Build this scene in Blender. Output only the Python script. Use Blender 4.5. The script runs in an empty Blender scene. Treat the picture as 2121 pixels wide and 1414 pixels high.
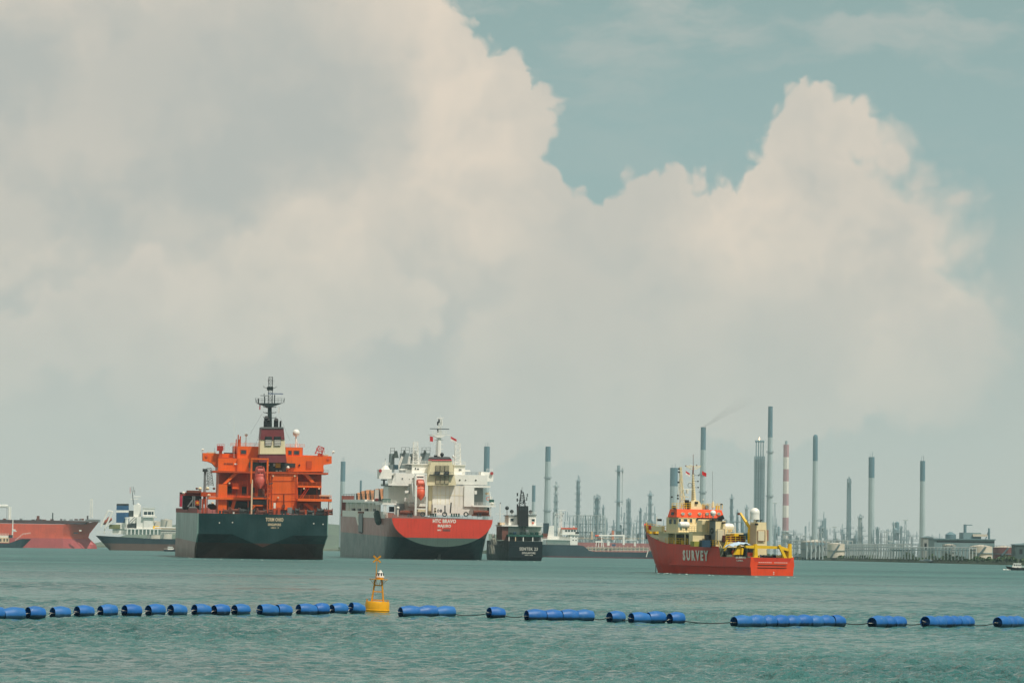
import bpy, math, random
import numpy as np
from mathutils import Vector, Matrix, noise

# ------------------------------------------------------------------ camera, sky, sun, exposure
SC = bpy.context.scene
COL = SC.collection
F, CX, CY, EYE, HORIZON = 6014.0, 1060.5, 707.0, 3.9, 1140.0      # telephoto lens, eye height above the water
ROLL = math.radians(0.9)
PITCH = math.atan((HORIZON - CY) / F)
_cr, _sr, _cp, _sp = math.cos(ROLL), math.sin(ROLL), math.cos(PITCH), math.sin(PITCH)
FWD = Vector((0, _cp, _sp)); _r0 = Vector((1, 0, 0)); _u0 = Vector((0, -_sp, _cp))
RIGHT = _r0 * _cr + _u0 * _sr
UP = _u0 * _cr - _r0 * _sr
cam_data = bpy.data.cameras.new('camera')
cam = bpy.data.objects.new('camera', cam_data); COL.objects.link(cam)
m = Matrix((RIGHT, UP, -FWD)).transposed().to_4x4(); m.translation = (0, 0, EYE)
cam.matrix_world = m
cam_data.sensor_width = 36.0; cam_data.lens = 36.0 * F / 2121.0
cam_data.clip_start = 1.0; cam_data.clip_end = 20000
SC.camera = cam

SUN_EL, SUN_AZ = math.radians(56), math.radians(137)     # azimuth clockwise from the view direction: behind, to the right
SUN_DIR = Vector((math.cos(SUN_EL) * math.sin(SUN_AZ), math.cos(SUN_EL) * math.cos(SUN_AZ), math.sin(SUN_EL)))
sun_d = bpy.data.lights.new('sun', 'SUN'); sun_d.energy = 3.6; sun_d.angle = math.radians(0.6); sun_d.color = (1.0, 0.93, 0.82)
sun = bpy.data.objects.new('sun', sun_d); COL.objects.link(sun)
sun.rotation_euler = SUN_DIR.to_track_quat('Z', 'Y').to_euler(); sun.location = SUN_DIR * 500

SC.view_settings.view_transform = 'Standard'; SC.view_settings.look = 'None'
SC.view_settings.exposure = 0.0; SC.view_settings.gamma = 1.0; SC.view_settings.use_curve_mapping = False
SC.cycles.max_bounces = 8; SC.cycles.volume_bounces = 1; SC.cycles.use_denoising = True; SC.cycles.denoising_prefilter = 'ACCURATE'; SC.cycles.use_adaptive_sampling = False; SC.cycles.sample_clamp_direct = 1.4; SC.cycles.sample_clamp_indirect = 2.0
SC.cycles.caustics_reflective = False; SC.cycles.caustics_refractive = False

def lin(r, g, b):
    f = lambda c: (c / 255 / 12.92) if c <= 10 else ((c / 255 + 0.055) / 1.055) ** 2.4
    return (f(r), f(g), f(b))

class NT:
    """small helper for writing node trees"""
    def __init__(s, tree): s.t = tree; s.n = tree.nodes; s.l = tree.links
    def put(s, v, sock):
        if isinstance(v, bpy.types.NodeSocket): s.l.new(v, sock)
        elif isinstance(v, (tuple, list)):
            v = tuple(v)
            sock.default_value = (v + (1.0,))[:len(sock.default_value)] if len(v) == 3 else v
        elif v is not None: sock.default_value = v
    def math(s, op, a, b=None, c=None, clamp=False):
        n = s.n.new('ShaderNodeMath'); n.operation = op; n.use_clamp = clamp
        s.put(a, n.inputs[0]); s.put(b, n.inputs[1]); s.put(c, n.inputs[2]); return n.outputs[0]
    def vec(s, op, a, b=None, out=0):
        n = s.n.new('ShaderNodeVectorMath'); n.operation = op
        s.put(a, n.inputs[0]); s.put(b, n.inputs[3] if op == 'SCALE' else n.inputs[1])
        return n.outputs['Value'] if op in ('LENGTH', 'DISTANCE', 'DOT_PRODUCT') else n.outputs[0]
    def noise(s, v, scale, detail=2, rough=0.5, out='Fac', dim='3D'):
        n = s.n.new('ShaderNodeTexNoise'); n.noise_dimensions = dim
        s.put(v, n.inputs['Vector']); n.inputs['Scale'].default_value = scale
        n.inputs['Detail'].default_value = detail; n.inputs['Roughness'].default_value = rough
        return n.outputs[out]
    def ramp(s, v, lo, hi, a=0.0, b=1.0, smooth=True):
        n = s.n.new('ShaderNodeMapRange'); n.interpolation_type = 'SMOOTHSTEP' if smooth else 'LINEAR'
        for k, x in zip(range(5), (v, lo, hi, a, b)): s.put(x, n.inputs[k])
        return n.outputs[0]
    def mix(s, f, a, b, mode='MIX'):
        n = s.n.new('ShaderNodeMix'); n.data_type = 'RGBA'; n.blend_type = mode
        s.put(f, n.inputs[0]); s.put(a, n.inputs[6]); s.put(b, n.inputs[7]); return n.outputs[2]
    def sep(s, v):
        n = s.n.new('ShaderNodeSeparateXYZ'); s.put(v, n.inputs[0]); return n.outputs
    def comb(s, x, y, z):
        n = s.n.new('ShaderNodeCombineXYZ')
        for k, v in enumerate((x, y, z)): s.put(v, n.inputs[k])
        return n.outputs[0]

world = bpy.data.worlds.new('World'); SC.world = world; world.use_nodes = True
world.cycles.sampling_method = 'MANUAL'; world.cycles.sample_map_resolution = 512
def build_world():
    T = NT(world.node_tree); T.n.clear()
    tc = T.n.new('ShaderNodeTexCoord'); d = tc.outputs['Generated']
    sky = T.n.new('ShaderNodeTexSky'); sky.sky_type = 'NISHITA'; sky.sun_disc = False
    sky.sun_elevation = SUN_EL; sky.sun_rotation = SUN_AZ
    sky.air_density = 1.0; sky.dust_density = 3.0; sky.ozone_density = 1.0
    x, y, z = T.sep(d)
    az = T.math('ARCTAN2', x, y); el = T.math('ARCSINE', z)
    u = T.math('MULTIPLY', az, F / 1000); v = T.math('MULTIPLY', el, F / 1000)     # 1 unit = 9.5 degrees
    p = T.comb(u, v, 0)
    # billowing edges: the lookup point is pushed about by noise of three sizes
    def warp(p, amps):
        for sc, am, det in amps:
            n = T.noise(p, sc, det, 0.55, 'Color', '2D')
            p = T.vec('ADD', p, T.vec('SCALE', T.vec('SUBTRACT', n, (0.5, 0.5, 0.5)), am))
        return p
    pw = warp(p, ((2.6, 0.05, 1), (7.0, 0.055, 2), (22.0, 0.022, 4)))
    vor = T.n.new('ShaderNodeTexVoronoi'); vor.voronoi_dimensions = '2D'; vor.feature = 'SMOOTH_F1'
    vor.inputs['Scale'].default_value = 17.0; vor.inputs['Smoothness'].default_value = 0.25; vor.inputs['Detail'].default_value = 1.5
    T.put(pw, vor.inputs['Vector'])
    puff = T.math('MULTIPLY', T.math('SUBTRACT', 0.42, vor.outputs['Distance']), 0.04)
    def blobs(lst):
        f = None
        for px, py, r in lst:
            c = ((px - CX) / 1000 + (py - 1140) / 1000 * math.sin(ROLL), (1140 - py) / 1000 + (px - CX) / 1000 * math.sin(ROLL), 0)
            h = T.math('SUBTRACT', r / 1000, T.vec('DISTANCE', pw, c))
            if f is None: f = h
            else:
                n = T.math('SMOOTH_MAX', f, h, 0.05); f = n
        return T.math('ADD', f, puff)
    # out of frame the same kind of weather goes on: broken cumulus by noise
    far = T.math('SUBTRACT', T.noise(d, 3.2, 5, 0.6), 0.47)
    far = T.math('MULTIPLY', far, 0.9)
    outside = T.math('MAXIMUM', T.ramp(T.math('ABSOLUTE', u), 1.15, 1.75), T.ramp(v, 1.2, 1.7))
    def layer(lst, with_far=True, bias=0.0):
        f = blobs(lst)
        if with_far: f = T.math('ADD', T.math('MULTIPLY', f, T.math('SUBTRACT', 1.0, outside)), T.math('MULTIPLY', T.math('ADD', far, bias), outside))
        return f
    S = 0.1
    def c3(r, g, b, k=1.0):
        q = lin(r, g, b); return tuple(a / S * k for a in q)
    col = T.mix(1.0, sky.outputs[0], (0.66, 0.74, 0.64), 'MULTIPLY')
    col = T.mix(0.85, col, c3(157, 183, 181))
    col = T.mix(T.ramp(v, 0.75, 1.5, 0.0, 0.6), col, c3(128, 156, 152))
    # thin high veil
    veil = T.noise(T.vec('MULTIPLY', pw, (1.1, 3.2, 1)), 2.2, 5, 0.6, dim='2D')
    col = T.mix(T.math('MULTIPLY', T.ramp(veil, 0.44, 0.72), T.ramp(v, 0.85, 1.15, 0.15, 0.75)), col, c3(182, 188, 182))
    tone = T.noise(pw, 3.2, 4, 0.55, dim='2D')
    tone2 = T.noise(pw, 1.3, 2, 0.5, dim='2D')
    def paint(col, f, soft, bright, shade, reach, amt=1.0):
        mask = T.math('MULTIPLY', T.ramp(f, 0.0, soft), amt)
        lit = T.math('SUBTRACT', 1.0, T.ramp(f, 0.0, reach))
        k = T.math('ADD', T.math('MULTIPLY', lit, 0.72), T.math('MULTIPLY', T.ramp(tone, 0.36, 0.66), 0.38))
        k = T.math('MULTIPLY', k, T.ramp(tone2, 0.30, 0.62, 0.5, 1.0), None, True)
        return T.mix(mask, col, T.mix(k, shade, bright))
    A = [(960,150,95),(1050,165,90),(1085,240,95),(985,260,150),(850,110,170),(640,200,330),(330,300,420),(20,300,420),(-300,380,420),(1125,262,58),(1010,400,175),(1150,480,115),(1235,530,125),
         (1405,420,98),(1330,425,88),(1480,430,84),(1300,540,140),(1450,560,170),(1690,250,80),(1625,275,55),(1765,275,82),(1840,335,88),(1915,390,82),(1985,435,88),(1690,390,150),(1600,480,130),(1850,520,180),(2005,510,95),
         (900,700,330),(1300,760,260),(1650,700,260),(1950,720,210),(500,760,330),(100,760,360),(-250,760,400),(1420,620,200),(1120,400,60),(1750,230,0.1)]
    fA = layer(A, True, 0.0)
    col = paint(col, fA, T.ramp(u, 0.62, 1.08, 0.022, 0.13), c3(226, 213, 196), c3(182, 185, 179), 0.24)
    B = [(640,480,110),(560,560,120),(770,560,90),(700,640,150),(840,640,120),(500,660,130)]
    col = paint(col, layer(B, False), 0.05, c3(219, 209, 194), c3(196, 193, 183), 0.20, 0.95)
    B2 = [(310,590,95),(230,640,110),(390,650,90),(150,690,130),(20,740,110),(330,740,150)]
    col = paint(col, layer(B2, False), 0.045, c3(218, 208, 194), c3(194, 191, 182), 0.20, 0.95)
    B3 = [(1150,640,140),(1260,620,70),(1290,720,120),(1400,780,140),(1100,780,200),(1450,690,90)]
    col = paint(col, layer(B3, False), 0.06, c3(215, 206, 192), c3(192, 190, 181), 0.22, 0.9)
    B4 = [(1880,620,130),(1760,640,140),(2000,700,110),(1660,760,150)]
    col = paint(col, layer(B4, False), 0.07, c3(207, 200, 188), c3(185, 186, 178), 0.22, 0.8)
    # thin veil of cloud drifting off to the right, then haze towards the horizon
    col = T.mix(T.math('MULTIPLY', T.ramp(u, 0.86, 1.15, 0.0, 0.75), T.ramp(v, 0.88, 0.5)), col, c3(180, 186, 179))
    col = T.mix(T.ramp(v, 0.06, 0.78, 0.92, 0.0), col, c3(190, 195, 187))
    bg = T.n.new('ShaderNodeBackground'); T.put(col, bg.inputs['Color']); bg.inputs['Strength'].default_value = S
    out = T.n.new('ShaderNodeOutputWorld'); T.l.new(bg.outputs[0], out.inputs['Surface'])
build_world()

# ------------------------------------------------------------------ helpers
def ray(px, py):
    return FWD + RIGHT * ((px - CX) / F) - UP * ((py - CY) / F)
def water_at(px, py):                     # where the sight line through a photo point meets the water
    r = ray(px, py); return r * (-EYE / r.z)
def at_depth(px, py, Y):                  # ... and where it is Y metres out
    r = ray(px, py); q = r * (Y / r.y); q.z += EYE; return q

class MB:
    """collects simple solids; build() links them as one mesh object"""
    def __init__(s): s.v = []; s.f = []
    def add(s, vs, fs):
        o = len(s.v); s.v += [tuple(p) for p in vs]; s.f += [tuple(i + o for i in f) for f in fs]; return s
    def hexa(s, p): return s.add(p, [(0,3,2,1),(4,5,6,7),(0,1,5,4),(1,2,6,5),(2,3,7,6),(3,0,4,7)])
    def box(s, x0, x1, y0, y1, z0, z1):
        return s.hexa([(x0,y0,z0),(x1,y0,z0),(x1,y1,z0),(x0,y1,z0),(x0,y0,z1),(x1,y0,z1),(x1,y1,z1),(x0,y1,z1)])
    def prism(s, poly, y0, y1, axis='y'):  # poly of (a, b): (x,z) for y, (y,z) for x, (x,y) for z
        n = len(poly)
        mk = {'y': lambda a, b, t: (a, t, b), 'x': lambda a, b, t: (t, a, b), 'z': lambda a, b, t: (a, b, t)}[axis]
        vs = [mk(a, b, y0) for a, b in poly] + [mk(a, b, y1) for a, b in poly]
        fs = [tuple(range(n)), tuple(range(2 * n - 1, n - 1, -1))] + [((i + 1) % n, i, n + i, n + (i + 1) % n) for i in range(n)]
        return s.add(vs, fs)
    def cyl(s, a, b, r0, r1=None, n=10, caps=True):
        a = Vector(a); b = Vector(b); r1 = r0 if r1 is None else r1
        d = (b - a).normalized(); t = Vector((0, 0, 1)) if abs(d.z) < 0.9 else Vector((1, 0, 0))
        e = d.cross(t).normalized(); g = d.cross(e)
        vs = []
        for c, r in ((a, r0), (b, r1)):
            for i in range(n):
                w = 2 * math.pi * (i + 0.5) / n; vs.append(c + e * (math.cos(w) * r) + g * (math.sin(w) * r))
        fs = [(i, (i + 1) % n, n + (i + 1) % n, n + i) for i in range(n)]
        if caps: fs += [tuple(range(n - 1, -1, -1)), tuple(range(n, 2 * n))]
        return s.add(vs, fs)
    def tube(s, pts, r, n=5):
        for a, b in zip(pts, pts[1:]):
            if (Vector(a) - Vector(b)).length > 1e-5: s.cyl(a, b, r, r, n)
        return s
    def lathe(s, prof, c, n=16, axis='z', cap=True):  # prof of (radius, height)
        vs = []; k = len(prof)
        for r, h in prof:
            for i in range(n):
                w = 2 * math.pi * i / n; q = (math.cos(w) * r, math.sin(w) * r, h)
                if axis == 'x': q = (h, q[0], q[1])
                if axis == 'y': q = (q[0], h, q[1])
                vs.append((c[0] + q[0], c[1] + q[1], c[2] + q[2]))
        fs = [(j * n + i, j * n + (i + 1) % n, (j + 1) * n + (i + 1) % n, (j + 1) * n + i) for j in range(k - 1) for i in range(n)]
        if cap: fs += [tuple(range(n - 1, -1, -1)), tuple((k - 1) * n + i for i in range(n))]
        return s.add(vs, fs)
    def ball(s, c, r, sz=1.0, n=14, lo=-1.0):
        k = 9; pr = []
        for j in range(k + 1):
            w = math.asin(lo) + (math.pi / 2 - math.asin(lo)) * j / k
            pr.append((max(1e-3, math.cos(w)) * r, math.sin(w) * r * sz))
        return s.lathe(pr, c, n)
    def rail(s, pts, h=1.05, gap=1.6, r=0.035, rows=3):
        pts = [Vector(p) for p in pts]
        for a, b in zip(pts, pts[1:]):
            for k in range(rows):
                dz = Vector((0, 0, h * (k + 1) / rows)); s.cyl(a + dz, b + dz, r, r, 4, False)
            n = max(1, round((b - a).length / gap))
            for i in range(n + 1):
                q = a.lerp(b, i / n); s.cyl(q, q + Vector((0, 0, h)), r * 1.1, r * 1.1, 4, False)
        return s
    def lattice(s, a, b, w0, w1, n, r, sides=4, ang=0.785):   # four-legged lattice mast from a to b
        a = Vector(a); b = Vector(b); d = (b - a).normalized()
        t = Vector((0, 1, 0)) if abs(d.y) < 0.8 else Vector((1, 0, 0))
        e = d.cross(t).normalized(); g = d.cross(e)
        ring = []
        for i in range(n + 1):
            k = i / n; c = a.lerp(b, k); w = (w0 * (1 - k) + w1 * k) * 0.7071
            ring.append([c + e * (math.cos(ang + 2 * math.pi * j / sides) * w) + g * (math.sin(ang + 2 * math.pi * j / sides) * w) for j in range(sides)])
        for j in range(sides): s.cyl(ring[0][j], ring[-1][j], r * 1.3, r * 1.3, 4, False)
        for i in range(n):
            for j in range(sides):
                j2 = (j + 1) % sides
                s.cyl(ring[i + 1][j], ring[i + 1][j2], r, r, 4, False)
                if (i + j) % 2: s.cyl(ring[i][j], ring[i + 1][j2], r, r, 4, False)
                else: s.cyl(ring[i][j2], ring[i + 1][j], r, r, 4, False)
        return s
    def ladder(s, a, b, w=0.5, step=0.4, r=0.03, ax=(1, 0, 0)):
        a = Vector(a); b = Vector(b); e = Vector(ax) * (w / 2)
        s.cyl(a - e, b - e, r, r, 4, False); s.cyl(a + e, b + e, r, r, 4, False)
        n = max(2, int((b - a).length / step))
        for i in range(n + 1):
            q = a.lerp(b, i / n); s.cyl(q - e, q + e, r * 0.8, r * 0.8, 4, False)
        return s
    def loft(s, rings, close=False):
        n = len(rings[0]); vs = [p for r in rings for p in r]
        m = n if close else n - 1
        fs = [(j * n + i, j * n + (i + 1) % n, (j + 1) * n + (i + 1) % n, (j + 1) * n + i) for j in range(len(rings) - 1) for i in range(m)]
        return s.add(vs, fs)
    def build(s, name, mat, parent=None, smooth=30, loc=None):
        me = bpy.data.meshes.new(name); me.from_pydata(s.v, [], s.f); me.update()
        if smooth:
            me.shade_smooth(); me.set_sharp_from_angle(angle=math.radians(smooth))
        me.materials.append(mat)
        o = bpy.data.objects.new(name, me); COL.objects.link(o)
        if parent: o.parent = parent
        if loc is not None: o.location = loc
        return o

def tag(o, label=None, cat=None, group=None, kind=None):
    if label: o['label'] = label
    if cat: o['category'] = cat
    if group: o['group'] = group
    if kind: o['kind'] = kind
    return o
def thing(name, loc, rz, label, cat, group=None, rx=0.0):
    o = bpy.data.objects.new(name, None); COL.objects.link(o); o.empty_display_size = 0.5
    o.location = loc; o.rotation_euler = (rx, 0, rz)
    return tag(o, label, cat, group)
def dup(o, parent=None):                     # a copy of a thing with copies of its parts and sub-parts
    c = o.copy(); COL.objects.link(c)
    if parent: c.parent = parent
    for ch in o.children: dup(ch, c)
    return c

MATS = {}
def paint(name, col, rough=0.45, var=0.18, streak=0.0, rust=0.0, metal=0.0, scale=0.35, spec=0.5, below=None, zsplit=0.0, fade=0.0, side=None):
    """painted steel: colour with uneven weathering, run-down streaks, rust; below = antifouling colour under zsplit"""
    if name in MATS: return MATS[name]
    m = bpy.data.materials.new(name); m.use_nodes = True; T = NT(m.node_tree); T.n.clear()
    tc = T.n.new('ShaderNodeTexCoord'); oc = tc.outputs['Object']
    base = col
    if below:
        z = T.sep(oc)[2]; base = T.mix(T.ramp(z, zsplit - 0.06, zsplit + 0.06), below, col)
    big = T.noise(oc, scale, 4, 0.6)
    k = T.ramp(big, 0.3, 0.7, 1 - var, 1 + var, False)
    c = T.vec('SCALE', base, k) if not isinstance(base, tuple) else T.vec('SCALE', T.mix(0.0, base, base), k)
    if fade: c = T.mix(T.math('MULTIPLY', T.ramp(T.noise(oc, scale * 0.4, 3, 0.6), 0.4, 0.65), fade), c, T.vec('ADD', T.vec('SCALE', c, 1.6), (0.05, 0.055, 0.05)))
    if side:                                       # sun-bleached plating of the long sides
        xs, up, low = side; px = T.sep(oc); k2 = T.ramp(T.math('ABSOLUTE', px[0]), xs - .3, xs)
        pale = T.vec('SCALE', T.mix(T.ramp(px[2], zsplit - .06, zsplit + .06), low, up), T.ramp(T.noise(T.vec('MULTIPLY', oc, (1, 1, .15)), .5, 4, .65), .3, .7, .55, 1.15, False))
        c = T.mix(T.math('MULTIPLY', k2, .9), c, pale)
    if streak:
        st = T.noise(T.vec('MULTIPLY', oc, (1, 1, 0.06)), 1.5, 4, 0.65)
        c = T.mix(T.math('MULTIPLY', T.ramp(st, 0.5, 0.72), streak), c, T.vec('SCALE', c, 0.5))
        c = T.mix(T.math('MULTIPLY', T.ramp(st, 0.45, 0.28), streak * 0.4), c, T.vec('ADD', T.vec('SCALE', c, 1.2), (0.045, 0.042, 0.036)))
    if rust:
        rn = T.noise(T.vec('MULTIPLY', oc, (1, 1, 0.22)), 2.4, 5, 0.7)
        c = T.mix(T.math('MULTIPLY', T.ramp(rn, 0.58, 0.74), rust), c, (0.13, 0.055, 0.022))
    b = T.n.new('ShaderNodeBsdfPrincipled'); T.put(c, b.inputs['Base Color'])
    if fade:                                   # plating: shallow dents between frames
        dn = T.math('ADD', T.noise(T.vec('MULTIPLY', oc, (.4, .4, .25)), 1.0, 3, .6), T.math('MULTIPLY', T.noise(oc, .35, 1, .5), 1.2))
        bp = T.n.new('ShaderNodeBump'); bp.inputs['Strength'].default_value = .35; bp.inputs['Distance'].default_value = .35; T.put(dn, bp.inputs['Height']); T.l.new(bp.outputs[0], b.inputs['Normal'])
    T.put(T.ramp(big, 0.3, 0.7, rough - 0.07, rough + 0.1, False), b.inputs['Roughness'])
    b.inputs['Metallic'].default_value = metal; b.inputs['Specular IOR Level'].default_value = spec
    o = T.n.new('ShaderNodeOutputMaterial'); T.l.new(b.outputs[0], o.inputs['Surface'])
    MATS[name] = m; return m
def P(name, r, g, b, k=1.0, **kw):
    return paint(name, tuple(c * k for c in lin(r, g, b)), **kw)

class Ship:
    """a thing floating at a photo point; q() turns photo points into the ship's own metres at a depth y forward of its stern"""
    def __init__(s, name, pos, yaw, trim, label, cat, group=None):
        s.root = thing(name, pos, yaw, label, cat, group, trim)
        s.M = Matrix.Translation(pos) @ Matrix.Rotation(yaw, 4, 'Z') @ Matrix.Rotation(trim, 4, 'X')
        s.I = s.M.inverted(); s.c = s.I @ Vector((0, 0, EYE)); s.v = (0, 0, 1)
    def view(s, ox, oy, k): s.v = (ox, oy, k); return s
    def q(s, px, py, y=0.0):
        d = s.I.to_3x3() @ ray(s.v[0] + px / s.v[2], s.v[1] + py / s.v[2]); return s.c + d * ((y - s.c.y) / d.y)
    def qx(s, px, py, x):                     # on the lengthwise plane x
        d = s.I.to_3x3() @ ray(s.v[0] + px / s.v[2], s.v[1] + py / s.v[2]); return s.c + d * ((x - s.c.x) / d.x)
    def rect(s, x0, y0, x1, y1, d):
        mx, my = (x0 + x1) / 2, (y0 + y1) / 2
        return s.q(x0, my, d).x, s.q(x1, my, d).x, s.q(mx, y1, d).z, s.q(mx, y0, d).z
    def bx(s, mb, x0, y0, x1, y1, d0, d1):
        a, b, c, e = s.rect(x0, y0, x1, y1, d0); return mb.box(a, b, d0, d1, c, e)
    def rectx(s, x0, y0, x1, y1, X):         # the same on the lengthwise plane X: (aft, forward, low, high)
        mx, my = (x0 + x1) / 2, (y0 + y1) / 2; a, b = s.qx(x0, my, X).y, s.qx(x1, my, X).y
        return min(a, b), max(a, b), s.qx(mx, y1, X).z, s.qx(mx, y0, X).z
    def bxx(s, mb, x0, y0, x1, y1, X0, X1):
        a, b, c, e = s.rectx(x0, y0, x1, y1, X0); return mb.box(min(X0, X1), max(X0, X1), a, b, c, e)
    def boxx(s, name, mat, x0, y0, x1, y1, X0, X1, parent=None):
        return s.bxx(MB(), x0, y0, x1, y1, X0, X1).build(name, mat, parent or s.root)
    def polyx(s, mb, pts, X0, X1): return mb.prism([(p.y, p.z) for p in (s.qx(a, b, X0) for a, b in pts)], X0, X1, 'x')
    def linex(s, mb, pts, X, r, n=5): return mb.tube([s.qx(a, b, X) for a, b in pts], r, n)
    def poly(s, mb, pts, d0, d1):
        return mb.prism([(p.x, p.z) for p in (s.q(a, b, d0) for a, b in pts)], d0, d1)
    def box(s, name, mat, x0, y0, x1, y1, d0, d1, parent=None):
        return s.bx(MB(), x0, y0, x1, y1, d0, d1).build(name, mat, parent or s.root)
    def line(s, mb, pts, d, r, n=5):
        return mb.tube([s.q(a, b, d) for a, b in pts], r, n)
    def part(s, name, mb, mat, parent=None, **kw): return mb.build(name, mat, parent or s.root, **kw)
    def window(s, x0, y0, x1, y1, d, frame, glass, parent=None):
        """a frame that stands proud of the wall, with a pane set back in it as its sub-part"""
        a, b, c, e = s.rect(x0, y0, x1, y1, d); t = 0.12 * min(b - a, e - c)
        mb = MB(); mb.box(a, b, d - .1, d, c, c + t).box(a, b, d - .1, d, e - t, e).box(a, a + t, d - .1, d, c + t, e - t).box(b - t, b, d - .1, d, c + t, e - t)
        w = mb.build('window', frame, parent or s.root)
        return w, MB().box(a + t, b - t, d - .05, d - .01, c + t, e - t).build('pane', glass, w)

_dg = None
def lettering(text, size, mat, parent, origin, ux, uy, depth=0.03, bold=0.02, space=1.0, name='lettering', width=None):
    """raised letters centred on origin, running along ux, standing along uy (parent's own metres)"""
    cu = bpy.data.curves.new(name, 'FONT'); cu.body = text; cu.size = size; cu.extrude = depth; cu.offset = bold * size
    cu.align_x = 'CENTER'; cu.align_y = 'CENTER'; cu.space_character = space; cu.resolution_u = 2
    t = bpy.data.objects.new('tmp', cu); COL.objects.link(t)
    dg = bpy.context.evaluated_depsgraph_get(); dg.update()
    me = bpy.data.meshes.new_from_object(t.evaluated_get(dg)); bpy.data.objects.remove(t); bpy.data.curves.remove(cu)
    ux = Vector(ux).normalized(); uy = Vector(uy).normalized(); uz = ux.cross(uy)
    xs = [v.co.x for v in me.vertices]; k = 1.0 if not width else width / (max(xs) - min(xs))
    for v in me.vertices: v.co = Vector(origin) + ux * (v.co.x * k) + uy * v.co.y + uz * v.co.z
    me.materials.clear(); me.materials.append(mat); me.name = name
    o = bpy.data.objects.new(name, me); COL.objects.link(o); o.parent = parent; return o

# ------------------------------------------------------------------ the setting: water, land, hills, air
def water_material():
    m = bpy.data.materials.new('sea_water'); m.use_nodes = True; T = NT(m.node_tree); T.n.clear()
    oc = T.n.new('ShaderNodeTexCoord').outputs['Object']
    patch = T.noise(T.vec('MULTIPLY', oc, (0.35, 1.0, 1)), 0.022, 4, 0.6)          # gust patches: silt and ruffled water
    patch2 = T.noise(T.vec('MULTIPLY', oc, (0.3, 1.0, 1)), 0.11, 3, 0.6)
    patch3 = T.noise(T.vec('MULTIPLY', oc, (0.25, 1.0, 1)), 0.0075, 3, 0.65)
    k = T.math('ADD', T.math('MULTIPLY', patch, 0.4), T.math('ADD', T.math('MULTIPLY', patch2, 0.25), T.math('MULTIPLY', patch3, 0.35)))
    col = T.mix(T.ramp(k, 0.40, 0.60), (0.007, 0.082, 0.084), (0.062, 0.192, 0.180))
    b = T.n.new('ShaderNodeBsdfPrincipled'); T.put(col, b.inputs['Base Color'])
    dist = T.math('ABSOLUTE', T.sep(oc)[1])
    T.put(T.math('ADD', T.ramp(k, 0.35, 0.65, 0.05, 0.12), T.ramp(dist, 140, 700, 0.0, 0.36)), b.inputs['Roughness'])       # waves too small to mesh far out; b.inputs['IOR'].default_value = 1.36
    n1 = T.noise(T.vec('MULTIPLY', oc, (0.75, 1.0, 1)), 1.5, 4, 0.62)
    n2 = T.noise(T.vec('MULTIPLY', oc, (0.55, 1.0, 1)), 0.35, 3, 0.6)
    n3 = T.noise(T.vec('MULTIPLY', oc, (0.45, 1.0, 1)), 0.09, 3, 0.6)
    dist = T.math('ABSOLUTE', T.sep(oc)[1])
    h = T.math('ADD', T.math('MULTIPLY', n1, 0.62), T.math('MULTIPLY', n2, T.ramp(dist, 120, 500, 0.55, 1.8)))
    h = T.math('ADD', h, T.math('MULTIPLY', n3, T.ramp(dist, 250, 1400, 0.0, 3.2)))
    bp = T.n.new('ShaderNodeBump'); bp.inputs['Strength'].default_value = 1.0; bp.inputs['Distance'].default_value = 1.0
    T.put(h, bp.inputs['Height']); T.l.new(bp.outputs[0], b.inputs['Normal'])
    o = T.n.new('ShaderNodeOutputMaterial'); T.l.new(b.outputs[0], o.inputs['Surface']); return m

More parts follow.
